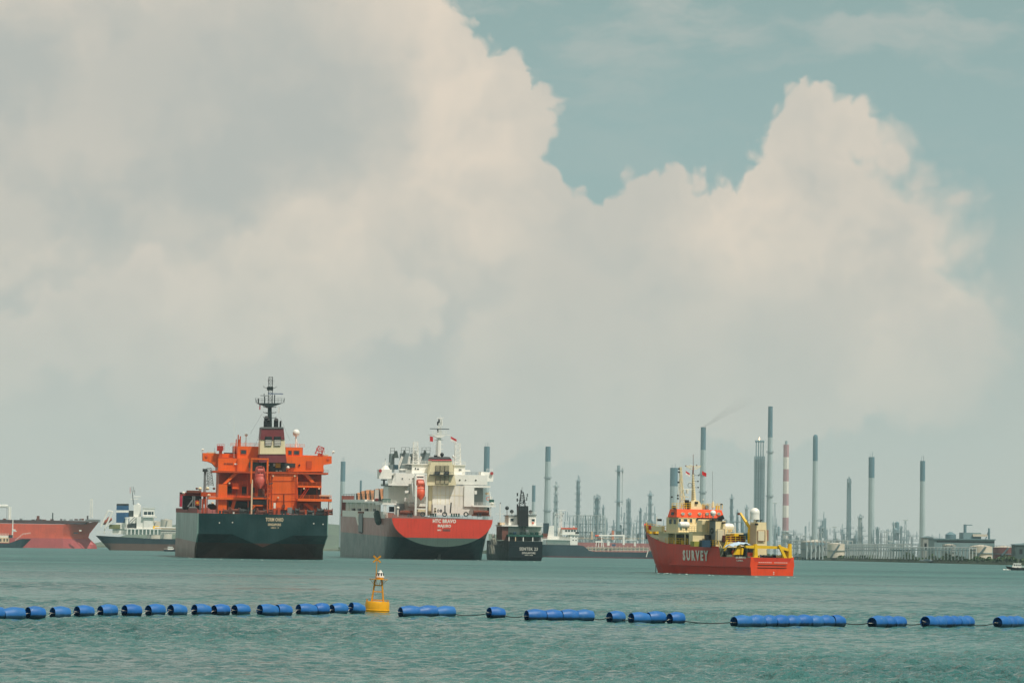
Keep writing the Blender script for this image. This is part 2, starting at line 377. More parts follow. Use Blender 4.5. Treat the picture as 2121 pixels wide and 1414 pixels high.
def build_water():
    ys = [-650.0, -200.0, 0.0, 20.0, 40.0, 55.0]
    while ys[-1] < 1300: ys.append(ys[-1] + max(0.14, 0.0019 * ys[-1]))
    while ys[-1] < 7300: ys.append(ys[-1] * 1.03)
    ts = list(np.arange(-0.215, 0.2151, 0.0010))
    t = 0.215; side = []
    while t < 1.2: t *= 1.12; side.append(t)
    ts = np.array([-a for a in side[::-1]] + ts + side); ys = np.array(ys)
    wide = np.maximum(np.abs(ys), 900.0 * (ys < 30))[:, None]
    Y = np.repeat(ys[:, None], len(ts), 1); X = wide * ts[None, :]
    X = np.where(ys[:, None] < 30, 900 * ts[None, :] * 3, X)
    dy = np.gradient(ys)[:, None] + 0 * X
    rng = np.random.RandomState(7); Z = np.zeros_like(X)
    n = 90; lam = np.exp(np.concatenate([rng.uniform(math.log(0.36), math.log(2.0), 78), rng.uniform(math.log(2.0), math.log(6.0), 12)]))
    for i in range(n):
        a = rng.normal(math.radians(72), math.radians(40)); kk = 2 * math.pi / lam[i]
        amp = (0.0105 * lam[i] ** 0.6 if lam[i] < 2.0 else 0.0066 * lam[i] ** 0.4) * rng.uniform(0.5, 1.4)
        fade = np.clip((lam[i] / dy - 2.0) / 1.6, 0, 1)
        ph = kk * (X * math.cos(a) + Y * math.sin(a)) + rng.uniform(0, 6.28)
        s = np.sin(ph + 0.4 * np.sin(ph) + 0.9 * np.sin(0.23 * X + 0.31 * Y + i)); Z += amp * fade * s
    env = 0.75 + 0.5 * np.sin(X * 0.11 + 0.6 * np.sin(Y * 0.05)) * np.sin(Y * 0.07 + 1.3)
    Z *= np.clip(env, 0.35, 1.3) * np.clip((Y - 42) / 12, 0, 1)
    global SEA; SEA = (ys, X, Z)
    nr, nc = X.shape
    me = bpy.data.meshes.new('sea'); me.vertices.add(nr * nc)
    me.vertices.foreach_set('co', np.stack([X, Y, Z], -1).astype(np.float32).ravel())
    idx = (np.arange(nr - 1)[:, None] * nc + np.arange(nc - 1)[None, :]).ravel()
    q = np.stack([idx, idx + 1, idx + nc + 1, idx + nc], -1).astype(np.int32)
    me.loops.add(q.size); me.loops.foreach_set('vertex_index', q.ravel())
    me.polygons.add(len(q)); me.polygons.foreach_set('loop_start', np.arange(0, q.size, 4, dtype=np.int32))
    me.update(calc_edges=True); me.validate(); me.shade_smooth()
    me.materials.append(water_material())
    o = bpy.data.objects.new('sea', me); COL.objects.link(o); return tag(o, 'choppy green sea water', None, None, 'structure')
build_water()
def swell(x, y):                # height of the water surface near a point
    ys, X, Z = SEA; j = int(np.argmin(np.abs(ys - y))); i = int(np.argmin(np.abs(X[j] - x))); return float(Z[max(0, j - 2):j + 3, max(0, i - 3):i + 4].mean())

coast = [(-2600, 4600), (at_depth(700, 1150, 3700).x, 3700), (at_depth(1130, 1150, 3150).x, 3150), (at_depth(1640, 1160, 2500).x, 2500),
         (at_depth(1860, 1160, 2110).x, 2110), (at_depth(2130, 1172, 1720).x, 1720), (700, 1500), (1800, 1300)]
LAND = P('shore_soil', 96, 104, 84, rough=0.9, var=0.35, scale=0.05)
mb = MB()
rings = [[(x, y, -1.0) for x, y in coast], [(x + .3, y + 2.0, 2.2) for x, y in coast], [(x + 40, y + 30, 2.6) for x, y in coast], [(x * 1.6 + 60 if x > 900 else x, 7200, 2.6) for x, y in coast]]
mb.loft(rings); tag(mb.build('land', LAND), 'low flat refinery shore', None, None, 'structure')
def hill(px0, px1, Y, tops, depth):
    n = 40; r = []
    for j, (f, dy) in enumerate(((0.0, 0), (0.55, 0.3), (1.0, 0.55), (0.75, 0.8), (0.0, 1.0))):
        row = []
        for i in range(n + 1):
            t = i / n; px = px0 + (px1 - px0) * t
            top = np.interp(t, np.linspace(0, 1, len(tops)), tops) + 2.5 * noise.noise(Vector((px * 0.045, j * 1.7, 3)))
            q = at_depth(px, top, Y); row.append((q.x, Y + dy * depth, (q.z * f if f else -1.0)))
        r.append(row)
    return MB().loft(r)
tag(hill(150, 1240, 6300, [1127, 1092, 1080, 1072, 1078, 1084, 1090, 1096, 1104, 1120, 1127], 600)  .build('hills', P('hill_green', 78, 92, 70, rough=0.95, var=0.4, scale=0.02)), 'low hills far behind the anchored ships', None, None, 'structure')

def haze():
    mb = MB().box(-5600, 5600, -700, 7500, -2.2, 300)
    m = bpy.data.materials.new('haze_air'); m.use_nodes = True; nt = m.node_tree; nt.nodes.clear()
    v = nt.nodes.new('ShaderNodeVolumePrincipled'); v.inputs['Color'].default_value = (0.68, 0.87, 0.94, 1)
    v.inputs['Density'].default_value = 0.00005; v.inputs['Anisotropy'].default_value = 0.0
    o = nt.nodes.new('ShaderNodeOutputMaterial'); nt.links.new(v.outputs[0], o.inputs['Volume'])
    tag(mb.build('haze', m, smooth=0), 'thin pale sea haze', None, None, 'stuff')
import os as _os
if not _os.environ.get('NOHAZE'): haze()

# ------------------------------------------------------------------ the refinery
CONC = P('chimney_concrete', 166, 182, 184, rough=0.8, var=0.10, streak=0.25, scale=0.05)  # refinery concrete, steel and cladding paled and blued to stand in for haze
CAP = P('chimney_dark_cap', 76, 114, 128, rough=0.8, var=0.12, streak=0.2, scale=0.05)
REDB = P('chimney_red_band', 176, 132, 136, rough=0.7, var=0.1, streak=0.2, scale=0.05)
WHTB = P('chimney_white_band', 226, 222, 212, rough=0.7, var=0.06, streak=0.2, scale=0.05)
STEEL = P('refinery_steel', 128, 152, 158, rough=0.6, var=0.2, scale=0.08)
STEELD = P('refinery_dark_steel', 100, 130, 138, rough=0.7, var=0.25, scale=0.08)
SILVER = P('refinery_cladding', 176, 186, 184, rough=0.5, var=0.15, scale=0.08)
TANKW = P('tank_cream_paint', 208, 198, 180, rough=0.6, var=0.08, streak=0.35, scale=0.08)
TANKR = P('tank_maroon_paint', 112, 70, 68, rough=0.6, var=0.1, streak=0.3, scale=0.08)
TANKG = P('tank_grey_paint', 140, 146, 142, rough=0.6, var=0.1, streak=0.3, scale=0.08)
BUILD = P('works_cladding', 116, 142, 146, rough=0.8, var=0.15, streak=0.3, scale=0.06)
DARKW = P('window_dark', 28, 34, 38, rough=0.2, var=0.1)
BASE = 2.4
FAR = 2.0          # the process area lies well behind the waterfront
def spot(px, Y): return at_depth(px, 1150, Y).x
def ztop(px, py, Y): return at_depth(px, py, Y).z
def wid(w, Y): return w * Y / F

def chimney(px, ytop, w, Y, ycap, label, flare=1.25, tip=None, bands=None, pipes=0, ringpx=()):
    r = wid(w, Y) / 2; H = ztop(px, ytop, Y); zc = ztop(px, ycap, Y)
    t = thing('chimney', (spot(px, Y * FAR), Y * FAR, BASE), 0, label, 'chimney', 'refinery chimneys'); t.scale = (FAR,) * 3; H -= BASE; zc -= BASE
    rad = lambda z: r * (1 + (flare - 1) * (1 - z / H) ** 1.3)
    seg = lambda z0, z1: [(rad(z0 + (z1 - z0) * i / 4), z0 + (z1 - z0) * i / 4) for i in range(5)]
    if bands:
        zs = [0] + [ztop(px, b, Y) - BASE for b in bands] + [H]
        for i in range(len(zs) - 1):
            MB().lathe(seg(zs[i], zs[i + 1]), (0, 0, 0), 20).build('band', REDB if (len(zs) - i) % 2 == 0 else WHTB, t)
    else:
        MB().lathe(seg(0, zc), (0, 0, 0), 20).build('shaft', CONC, t)
        MB().lathe([(a * 1.03, b) for a, b in seg(zc, H - .02)] + ([(r * 0.75, H + r * 0.6), (r * 0.35, H + r)] if tip == 'round' else [(r * 0.8, H)]), (0, 0, 0), 20).build('cap', CAP, t)
    for yy in ringpx:
        z = ztop(px, yy, Y) - BASE; q = rad(z) + .9; mb = MB().lathe([(q, z), (q, z + .25)], (0, 0, 0), 20)
        mb.rail([(math.cos(i * .4488) * q, math.sin(i * .4488) * q, z + .2) for i in range(15)], 1.1, 9, .1, 1).build('gallery', STEELD, t)
    MB().ladder((0, -r * flare - .25, 0), (0, -rad(H) - .25, H), 0.7, 1.2, 0.05).build('ladder', STEELD, t)
    if tip == 'rod': MB().cyl((-r * .5, 0, H), (-r * .5, 0, H + 3.5), .15).cyl((r * .3, 0, H), (r * .3, 0, H + 4.5), .18).build('lightning_rod', STEELD, t)
    if tip == 'pipe': MB().cyl((0, 0, H), (0, 0, H + 3.4), r * .45, r * .4).build('flue_tip', STEEL, t)
    return t
chimney(707, 957, 9.5, 2750, 998, 'chimney with dark cap in the gap between the orange and red ships', tip='rod', flare=1.2)
chimney(744.5, 996, 4.2, 2800, 1100, 'thin dark chimney just above the red ship tan hatch panels', flare=1.1)
chimney(1005, 926, 11.5, 2750, 985, 'wide dark capped chimney rising behind the white bridge wing', tip='rod', flare=1.15)
chimney(1132, 926, 10.4, 2700, 957, 'tall pale chimney with short dark cap beside the black bunker ship', flare=1.5, ringpx=(992, 1060))
chimney(1103.5, 1006, 6.8, 2900, 1040, 'short chimney with dark cap next to the black ship mast', flare=1.1)
chimney(1454, 886, 10.2, 2700, 933, 'tall smoking dark capped chimney above the survey ship bridge', flare=1.4, ringpx=(985, 1022))
chimney(1593, 843, 9.0, 2700, 907, 'tallest chimney of all, dark upper third, beside the striped one', flare=1.6, ringpx=(939, 1030))
chimney(1626.5, 922, 11.4, 2650, 948, 'red and white banded chimney', flare=1.22, bands=(1100, 1073, 1048, 1024, 998, 973, 948), tip='pipe')
chimney(1687, 906, 9.6, 2550, 956, 'chimney with a dark rounded cap right of the striped one', flare=1.35, tip='round')
chimney(1804, 948, 12.0, 2420, 991, 'second chimney from the right end, pale with square dark cap', flare=1.05, tip='rod')
chimney(1910, 956, 10.0, 2320, 998, 'last chimney at the right end of the refinery', flare=1.25, tip='rod')
chimney(1394, 970, 15.5, 2780, 1008, 'broad chimney half hidden left of the survey ship mast', flare=1.15, tip='rod')

def column(px, ytop, w, Y, label, plats=6, mat=None, second=None, fat=None, lattice=False):
    """distillation column: shell, working platforms with rails, down pipes, ladder, a vent on top"""
    mat = mat or SILVER; r = wid(w, Y) / 2; H = ztop(px, ytop, Y) - BASE; rng = random.Random(int(px))
    t = thing('process_column', (spot(px, Y * FAR), Y * FAR, BASE), 0, label, 'process column', 'refinery process columns'); t.scale = (FAR,) * 3
    rr = r * 0.62
    prof = [(rr * 1.15, 0), (rr * 1.15, H * .1), (rr, H * .12), (rr, H * .9), (rr * .6, H * .93), (rr * .3, H * .94)]
    if fat: prof = [(r * 1.1, 0), (r * 1.1, H * fat), (rr * .8, H * (fat + .04)), (rr * .8, H * .93), (rr * .4, H * .96)]
    MB().lathe(prof, (0, 0, 0), 14).build('shell', mat, t)
    for i in range(plats):
        z = H * (0.18 + 0.74 * i / max(1, plats - 1)); a = r * rng.uniform(0.85, 1.15)
        mb = MB().box(-a, a, -a, a * .3, z - .3, z)
        mb.rail([(-a, -a, z), (a, -a, z), (a, a * .3, z)], 1.3, 1.6, .1, 2); mb.build('platform', STEELD, t)
    mb = MB()
    for k in range(3):
        x = rng.uniform(-1, 1) * rr; top = H * rng.uniform(.75, .99)
        mb.tube([(x, -rr - .7, 0), (x, -rr - .7, top), (x * .3, 0, top + 1)], .32, 5)
    mb.build('pipework', STEEL, t)
    MB().ladder((rr * .7, -rr - 1.2, 0), (rr * .7, -rr - 1.2, H * .92), .8, 1.2, .08).build('ladder', STEELD, t)
    MB().cyl((0, 0, H * .93), (0, 0, H), .45).cyl((rr * .6, 0, H * .85), (rr * .6, 0, H * .985), .25).build('vent', STEEL, t)
    if lattice:
        MB().lattice((0, 0, 0), (0, 0, H * .97), r * 2.1, r * 1.7, max(6, int(H / 6)), .22).build('support_frame', STEELD, t)
    return t
column(1149.5, 998, 11, 2850, 'slim pale column with top gantry behind the white tanker bridge', 8, fat=.55)
column(1195.5, 985, 12, 2850, 'tall grey column ringed by galleries behind the dark tanker house', 10, mat=STEEL)
column(1235, 1024, 14, 2850, 'tapering steel column in an open frame behind dark tanker', 6, mat=STEELD, lattice=True)
column(1248, 1046, 7, 2900, 'short column leaning on the tapering frame', 4, mat=STEEL)
column(1300.5, 1032, 10, 2850, 'square topped column right of the slender flare', 5, mat=STEELD, lattice=True)
column(1325, 1052, 8, 2900, 'small column between the square topped one and the domed one', 4, mat=STEEL)
column(1345, 1017, 14, 2800, 'heavy column with pipe loops standing on a dark square base', 6, mat=STEEL, fat=.5)
column(1514, 1024, 10, 2800, 'grey column right of the survey ship orange wheelhouse', 6, mat=STEEL)
column(1526, 1056, 7, 2850, 'dark short column beside the yellow deck crane boom', 3, mat=STEELD)
column(1545, 1046, 9, 2900, 'pale column behind the yellow deck crane', 4)
column(1757.5, 988, 8, 2500, 'slender latticed column standing alone right of the rounded chimney', 9, mat=STEEL, lattice=True)
column(1781, 1066, 13, 2450, 'squat column with crossbar top left of the square capped chimney', 4)
column(1817, 1092, 8, 2400, 'stubby dark column just right of the square capped chimney', 3, mat=STEELD)
column(1850, 1082, 6, 2380, 'pointed thin column between the last two chimneys', 3, mat=STEELD, fat=.4)
column(1866, 1090, 7, 2380, 'low ribbed column left of the last chimney', 3, mat=STEEL)

def slender_flare():
    Y = 2800; px = 1279; H = ztop(px, 965, Y) - BASE; r = wid(7.5, Y) / 2
    t = thing('flare_stack', (spot(px, Y), Y, BASE), 0, 'slender grey flare stack with thin riser pipe beside it', 'flare stack'); t.location = (spot(px, Y * FAR), Y * FAR, BASE); t.scale = (FAR,) * 3
    MB().lathe([(r * 1.2, 0), (r, H * .4), (r * .85, H)], (0, 0, 0), 12).build('shaft', STEEL, t)
    MB().cyl((r * 2.2, 0, H * .55), (r * 2.2, 0, H * .97), .35).build('riser', SILVER, t)
    MB().lathe([(.3, H * .9), (.9, H * .93), (.9, H * .96), (.3, H * .98)], (r * 2.2, 0, 0), 10).build('burner', SILVER, t)
    mb = MB()
    for z in (H * .25, H * .58, H * .93): mb.box(-r * 2, r * 2.6, -r * 2, r, z, z + .4).rail([(-r * 2, -r * 2, z + .4), (r * 2.6, -r * 2, z + .4)], 1.2, 1.5, .09, 2)
    mb.build('platform', STEELD, t)
slender_flare()
def flare_cluster():
    Y = 2700; px = 1571.5; t = thing('flare_tower', (spot(px, Y), Y, BASE), 0, 'braced tower carrying four flare pipes, left of the tallest chimney', 'flare tower'); t.location = (spot(px, Y * FAR), Y * FAR, BASE); t.scale = (FAR,) * 3
    Ht = ztop(px, 913, Y) - BASE; Hl = ztop(px, 947, Y) - BASE; a = wid(20, Y) / 2
    for i in range(4):
        x = -a * .72 + a * 1.44 * i / 3
        MB().cyl((x, 0, 0), (x, 0, Ht - (.8 if i in (1, 2) else 0)), wid(2.3, Y) / 2, n=8).lathe([(.9, Ht - 2), (1.2, Ht - 1), (.8, Ht)], (x, 0, 0), 8).build('flare_pipe', STEELD, t)
    for i in range(5):
        x = -a + 2 * a * i / 4; MB().box(x - .35, x + .35, -2.5, -1.8, 0, Hl).box(x - .35, x + .35, 2.2, 2.9, 0, Hl).build('post', STEEL, t)
    mb = MB(); n = 26
    for i in range(n + 1):
        z = Hl * i / n; mb.box(-a, a, -2.6, -2.2, z, z + .35).box(-a, a, 2.3, 2.7, z, z + .35)
        if i < n:
            mb.cyl((-a, -2.4, z), (0, -2.4, z + Hl / n), .14, n=4).cyl((a, -2.4, z), (0, -2.4, z + Hl / n), .14, n=4).cyl((a, -2.4, z), (a, 2.4, z + Hl / n), .12, n=4)
    mb.build('bracing', STEELD, t)
    mb = MB()
    for k in range(7): mb.box(-a * (0.9 - .25 * k) - .3, -a * (0.9 - .25 * k) + .3, -1.5, 1.5, 0, Hl * .98)
    mb.build('riser', STEEL, t)
    fm = bpy.data.materials.new('flare_flame'); fm.use_nodes = True; b = fm.node_tree.nodes['Principled BSDF']
    b.inputs['Emission Color'].default_value = (1, .62, .3, 1); b.inputs['Emission Strength'].default_value = 3.0
    MB().lathe([(.4, Ht), (.75, Ht + .9), (.4, Ht + 2.0), (.05, Ht + 3)], (-a * .1, 0, 0), 8).build('flame', fm, t)
flare_cluster()

def unit(px0, px1, ytop, Y, label, seed, mat=None, levels=4):
    """open steel process structure: posts, decks, drums and pipework standing in it"""
    rng = random.Random(seed); x0 = spot(px0, Y); x1 = spot(px1, Y); cx = (x0 + x1) / 2; W = x1 - x0; H = ztop((px0 + px1) / 2, ytop, Y) - BASE
    t = thing('process_unit', (cx * FAR, Y * FAR, BASE), 0, label, 'process unit', 'refinery process units'); t.scale = (FAR,) * 3; D = max(8, W * .4); n = max(2, round(W / 7))
    mb = MB()
    for i in range(n + 1):
        x = -W / 2 + W * i / n; top = H * rng.uniform(.75, 1)
        for y in (-D / 2, D / 2): mb.box(x - .3, x + .3, y - .3, y + .3, 0, top)
    mb.build('post', mat or STEELD, t)
    for k in range(1, levels + 1):
        z = H * k / levels * .92; a = -W / 2 + (W * rng.uniform(0, .3) if k == levels else 0); b = W / 2 - (W * rng.uniform(0, .3) if k == levels else 0)
        m2 = MB().box(a, b, -D / 2, D / 2, z - .35, z); m2.rail([(a, -D / 2, z), (b, -D / 2, z)], 1.2, 2.4, .1, 2); m2.build('deck', STEEL, t)
    for k in range(max(2, int(W / 6))):
        x = rng.uniform(-.45, .45) * W; z = H * rng.choice([0, 1, 2]) / levels * .92; h = H / levels * rng.uniform(.7, 2.0); r = rng.uniform(1.0, 2.2)
        m2 = MB().lathe([(r * .5, 0), (r, .6), (r, h), (r * .4, h + .8)], (x, rng.uniform(-.3, .1) * D, z), 10); m2.build('drum', rng.choice([SILVER, STEEL, STEELD, TANKG]), t)
    m2 = MB()
    for k in range(int(W / 2.2)):
        x = rng.uniform(-.5, .5) * W; z = H * rng.uniform(.1, .95); l = rng.uniform(.15, .5) * W; y = -D / 2 - rng.uniform(.2, 1)
        m2.tube([(x, y, 0), (x, y, z), (min(W / 2, x + l), y, z)], rng.uniform(.18, .4), 5)
    m2.build('pipework', rng.choice([SILVER, STEEL]), t)
    for k in range(2):
        x = rng.uniform(-.5, .5) * W; MB().cyl((x, 0, H * .8), (x, 0, H * rng.uniform(1.02, 1.15)), .3).build('vent', STEEL, t)
    return t
U = [(700, 745, 1106, 3780), (1108, 1150, 1088, 3200), (1168, 1190, 1064, 2950), (1186, 1214, 1074, 2880), (1206, 1232, 1072, 2920), (1226, 1256, 1070, 2800), (1250, 1285, 1088, 2900), (1270, 1292, 1062, 2880),
     (1290, 1318, 1080, 2860), (1312, 1338, 1074, 2920), (1335, 1356, 1061, 2750), (1352, 1400, 1086, 2900), (1398, 1440, 1080, 2850), (1440, 1500, 1084, 2850), (1496, 1540, 1076, 2750),
     (1536, 1580, 1072, 2780), (1576, 1620, 1084, 2750), (1604, 1650, 1098, 2650), (1638, 1668, 1104, 2650), (1668, 1712, 1090, 2600), (1690, 1709, 1073, 2560), (1712, 1748, 1098, 2520), (1744, 1774, 1090, 2520), (1770, 1800, 1096, 2480),
     (1808, 1842, 1098, 2420), (1838, 1880, 1096, 2420), (1872, 1906, 1108, 2400), (1915, 1950, 1112, 2380)]
DESC = ['behind the orange ship stern, far back', 'behind the black bunker ship', 'left of the galleried column', 'at the foot of the galleried column', 'under the row of slim pipes',
        'below the tapering framed column', 'behind the red far tanker deck', 'at the foot of the slender flare', 'at the foot of the square topped column', 'below the small column', 'forming the dark base of the heavy column',
        'left of the survey ship bow rail', 'behind the survey ship wheelhouse', 'behind the survey ship funnel', 'behind the yellow crane boom', 'at the foot of the flare tower', 'behind the white radome', 'at the foot of the striped chimney',
        'right of the striped chimney, low', 'below the rounded chimney', 'with an open top frame beside the rounded chimney', 'right of the open top frame', 'at the foot of the lone latticed column', 'around the squat column',
        'right of the square capped chimney', 'around the pointed thin column', 'left of the last chimney', 'right of the last chimney']
for i, (u, dsc) in enumerate(zip(U, DESC)): unit(*u, 'steel process structure ' + dsc, 100 + i, levels=3 if u[1] - u[0] > 35 else 5)

def tank(px, w, ytop, Y, mat, label, cone=0.16, nribs=0):
    r = wid(w, Y) / 2; H = ztop(px, ytop, Y) - BASE; t = thing('storage_tank', (spot(px, Y), Y, BASE), 0, label, 'storage tank', 'shoreline storage tanks')
    MB().lathe([(r, 0), (r, H)], (0, 0, 0), 36, cap=False).build('shell', mat, t)
    MB().lathe([(r * 1.01, H), (r * .5, H + r * cone * .6), (.3, H + r * cone)], (0, 0, 0), 36).build('roof', TANKW, t)
    MB().lathe([(r + .1, H * .5), (r + .7, H * .5), (r + .7, H * .5 + .35), (r + .1, H * .5 + .35)], (0, 0, 0), 36, cap=False).build('wind_girder', STEELD, t)
    mb = MB()
    for i in range(24):
        w0 = -math.pi * .75 + i * .045; mb.box(math.cos(w0) * r - .6, math.cos(w0) * r + .6, math.sin(w0) * r - 1.2, math.sin(w0) * r - .1, H * i / 24, H * i / 24 + .25)
    mb.build('stair', STEELD, t)
    mb = MB(); mb.rail([(r * math.cos(a * .35), r * math.sin(a * .35), H) for a in range(-9, 1)], 1.1, 3, .08, 2); mb.build('railing', STEELD, t)
    return t
tank(1732, 37, 1126, 2330, TANKW, 'cream storage tank with faded round mark behind the jetty pipes')
tank(1690, 62, 1122, 2400, TANKG, 'grey wide tank behind the upright loading arms')
tank(1966, 28, 1128, 2050, TANKG, 'grey tank with a pale peaked roof left of the cream pair')
tank(2032, 46, 1131, 1900, TANKW, 'cream tank with girder line beside the maroon tank')
tank(2079, 44, 1133, 1850, TANKR, 'maroon tank with pale roof near the right edge')
tank(318, 30, 1080, 3750, TANKW, 'white far tank left of the orange ship hull')
tank(343, 24, 1076, 3720, TANKW, 'white far tank close against the orange ship hull')

def works():
    Y = 2150; t = thing('works_building', (spot(1990, Y), Y, BASE), 0, 'long grey works building with stepped roof behind the tanks', 'building')
    zz = lambda py: ztop(1990, py, Y) - BASE; X = lambda px: spot(px, Y) - spot(1990, Y)
    MB().box(X(1935), X(2060), 0, 30, 0, zz(1117)).build('wall', BUILD, t)
    MB().box(X(1933), X(2062), -1, 31, zz(1117), zz(1115)).build('roof', STEELD, t)
    u = MB().box(X(1997), X(2034), 4, 24, zz(1115), zz(1102)).build('penthouse', BUILD, t)
    MB().box(X(2016), X(2046), 2, 3.8, zz(1110), zz(1105)).build('panel', TANKW, t)
    c = MB().cyl((X(2003), 10, zz(1102)), (X(2003), 10, zz(1085)), 1.1).box(X(2002), X(2018), 9, 11, zz(1087), zz(1085.4)); c.build('jib_crane', STEELD, t)
    MB().cyl((X(2053), 10, zz(1115)), (X(2053), 10, zz(1092)), .8).cyl((X(2046), 10, zz(1115)), (X(2053), 10, zz(1096)), .4).build('mast', STEELD, t)
    for i in range(14):
        x = X(1940 + i * 8.4); MB().box(x, x + 3.6, -.12, 0, zz(1123), zz(1120)).build('window', DARKW, t)
    MB().lathe([(4, 0), (4, 3), (1, 5)], (X(1974), 12, zz(1115)), 12).build('cooling_fan', STEELD, t)
works()
def shed(px0, px1, ytop, Y, mat, label, name='shed', cat='shed'):
    t = thing(name, (spot((px0 + px1) / 2, Y), Y, BASE), 0, label, cat); W = spot(px1, Y) - spot(px0, Y); H = ztop(px0, ytop, Y) - BASE
    MB().box(-W / 2, W / 2, 0, 14, 0, H).build('wall', mat, t)
    MB().prism([(-W / 2 - .5, H), (W / 2 + .5, H), (W / 2 + .5, H + .5), (0, H + 1.4), (-W / 2 - .5, H + .5)], -.6, 14.6).build('roof', STEEL, t)
    n = max(2, int(W / 5))
    for i in range(n):
        x = -W / 2 + W * (i + .5) / n; MB().box(x - .9, x + .9, -.12, 0, H * .45, H * .75).build('window', DARKW, t)
shed(1912, 1932, 1113, 2250, TANKG, 'pale square hut just right of the last chimney foot')
shed(2103, 2150, 1128, 1800, P('shed_dark_green', 66, 88, 88, rough=.8, var=.2), 'dark tall shed at the right picture edge beside the maroon tank')
shed(1912, 1931, 1161, 1990, TANKW, 'low cream shed on the waterfront below the works', 'waterfront_shed', 'shed')

def pipe_rack(px0, px1, ytop, Y0, Y1, label, rows=3, gap=9.0):
    a = Vector((spot(px0, Y0), Y0, BASE)); b = Vector((spot(px1, Y1), Y1, BASE)); L = (b - a).length; t = thing('pipe_rack', a, math.atan2(b.y - a.y, b.x - a.x), label, 'pipe rack')
    H = ztop(px0, ytop, Y0) - BASE; n = max(3, int(L / gap))
    for i in range(n + 1):
        x = L * i / n; MB().box(x - .3, x + .3, -2.5, -1.9, 0, H).box(x - .3, x + .3, 1.9, 2.5, 0, H).box(x - .25, x + .25, -2.5, 2.5, H - .5, H).build('trestle', SILVER, t)
    for k in range(rows):
        z = H - .3 - k * H * .22
        for y in (-1.6, -.5, .6, 1.6): MB().cyl((0, y, z + .35), (L, y, z + .35), .3, n=6, caps=False).build('pipe', (SILVER, STEEL, STEELD)[(k + int(y > 0)) % 3], t)
    return t
pipe_rack(1756, 1880, 1127, 2280, 2060, 'long pale pipe rack on trestles along the shore')
pipe_rack(1850, 2015, 1133, 2100, 1880, 'lower pipe rack running right towards the cream tank', 2)
pipe_rack(1640, 1760, 1119, 2460, 2330, 'pipe rack above the jetty left of the cream tank', 3)
pipe_rack(1180, 1300, 1108, 2960, 2800, 'pipe rack behind the dark tanker deck', 2)
pipe_rack(1190, 1250, 1067, 2900, 2880, 'high rack carrying a curved row of pipes to the framed column', 3, 5)

def loading_arms():
    Y = 2420
    t = thing('jetty', (spot(1650, Y), Y, 0), math.radians(-52), 'concrete jetty on dark piles at the waterline right of the survey ship', 'jetty'); L = 150
    MB().box(0, L, -4, 4, 2.9, 4.2).build('deck', CONC, t)
    for i in range(16):
        x = 4 + i * (L - 8) / 15; MB().cyl((x, -3, -1), (x, -3, 2.9), .8, n=8).cyl((x, 3, -1), (x, 3, 2.9), .8, n=8).build('pile', STEELD, t)
    MB().rail([(0, -4, 4.2), (L, -4, 4.2)], 1.2, 3, .08, 2).build('railing', STEEL, t)
    for i, px in enumerate((1671, 1680, 1689, 1697, 1704)):
        Y2 = 2330; H = ztop(px, 1104, Y2) - 3
        a = thing('loading_arm', (spot(px, Y2), Y2, 3), 0, ('leftmost of the five upright loading arms', 'second of the five upright loading arms', 'middle one of the five upright loading arms', 'fourth of the five upright loading arms', 'rightmost of the five upright loading arms')[i] + ' before the grey tank', 'loading arm', 'upright loading arms')
        MB().cyl((0, 0, -2), (0, 0, H * .55), .5).build('riser', SILVER, a)
        MB().tube([(0, 0, H * .55), (-1.6, 0, H), (1.0, 0, H * .2)], .32).build('arm', SILVER, a)
        MB().box(-.9, .9, -.6, .6, H * .5, H * .6).build('joint', STEEL, a)
loading_arms()
def pylon(px, ytop, Y, label):
    H = ztop(px, ytop, Y) - BASE; t = thing('lighting_mast', (spot(px, Y * FAR), Y * FAR, BASE), 0, label, 'mast', 'refinery lighting masts'); t.scale = (FAR,) * 3
    MB().lattice((0, 0, 0), (0, 0, H), 2.6, .9, max(5, int(H / 4)), .12).build('mast_frame', STEEL, t); MB().box(-1.8, 1.8, -.5, .5, H, H + .8).build('lamp_bar', SILVER, t)
for a in ((1728, 1094, 2500, 'lighting mast between the open top frame and the lone latticed column'), (1844, 1124, 2150, 'pale mast in front of the shore pipe rack'), (1416, 1022, 2900, 'thin aerial mast left of the survey ship'),
          (1604, 1044, 2640, 'thin reddish mast between the tallest chimney and striped one'), (1875, 1080, 2350, 'thin mast left of the last chimney')): pylon(*a)

def treeline():
    """mangrove and scrub along the bank: leaf-clump faces through an uneven belt"""
    rng = random.Random(5); vs = []; fs = []
    pts = [(a, b) for a, b in coast[1:-1]]
    for (x0, y0), (x1, y1) in zip(pts, pts[1:]):
        L = math.hypot(x1 - x0, y1 - y0)
        for i in range(int(L * 3.0)):
            t = rng.random(); x = x0 + (x1 - x0) * t; y = y0 + (y1 - y0) * t + rng.uniform(6, 26)
            h = 1.2 + 4.2 * max(0, noise.noise(Vector((x * .03, y * .03, 1))) + .25)
            z = 1.8 + rng.random() ** 1.3 * h; s = rng.uniform(.6, 1.5); c = Vector((x, y, z)); e = Vector((rng.gauss(0, 1), rng.gauss(0, 1), rng.gauss(0, 1))).normalized(); g = e.orthogonal().normalized(); w = e.cross(g)
            o = len(vs); vs += [tuple(c + g * s), tuple(c + w * s * .8), tuple(c - g * s), tuple(c - w * s * .8)]; fs.append((o, o + 1, o + 2, o + 3))
    me = bpy.data.meshes.new('shoreline_scrub'); me.from_pydata(vs, [], fs); me.materials.append(P('scrub_leaves', 62, 84, 52, rough=.9, var=.5, scale=.2))
    o = bpy.data.objects.new('shoreline_scrub', me); COL.objects.link(o); tag(o, 'low green scrub along the bank', None, None, 'stuff')
treeline()

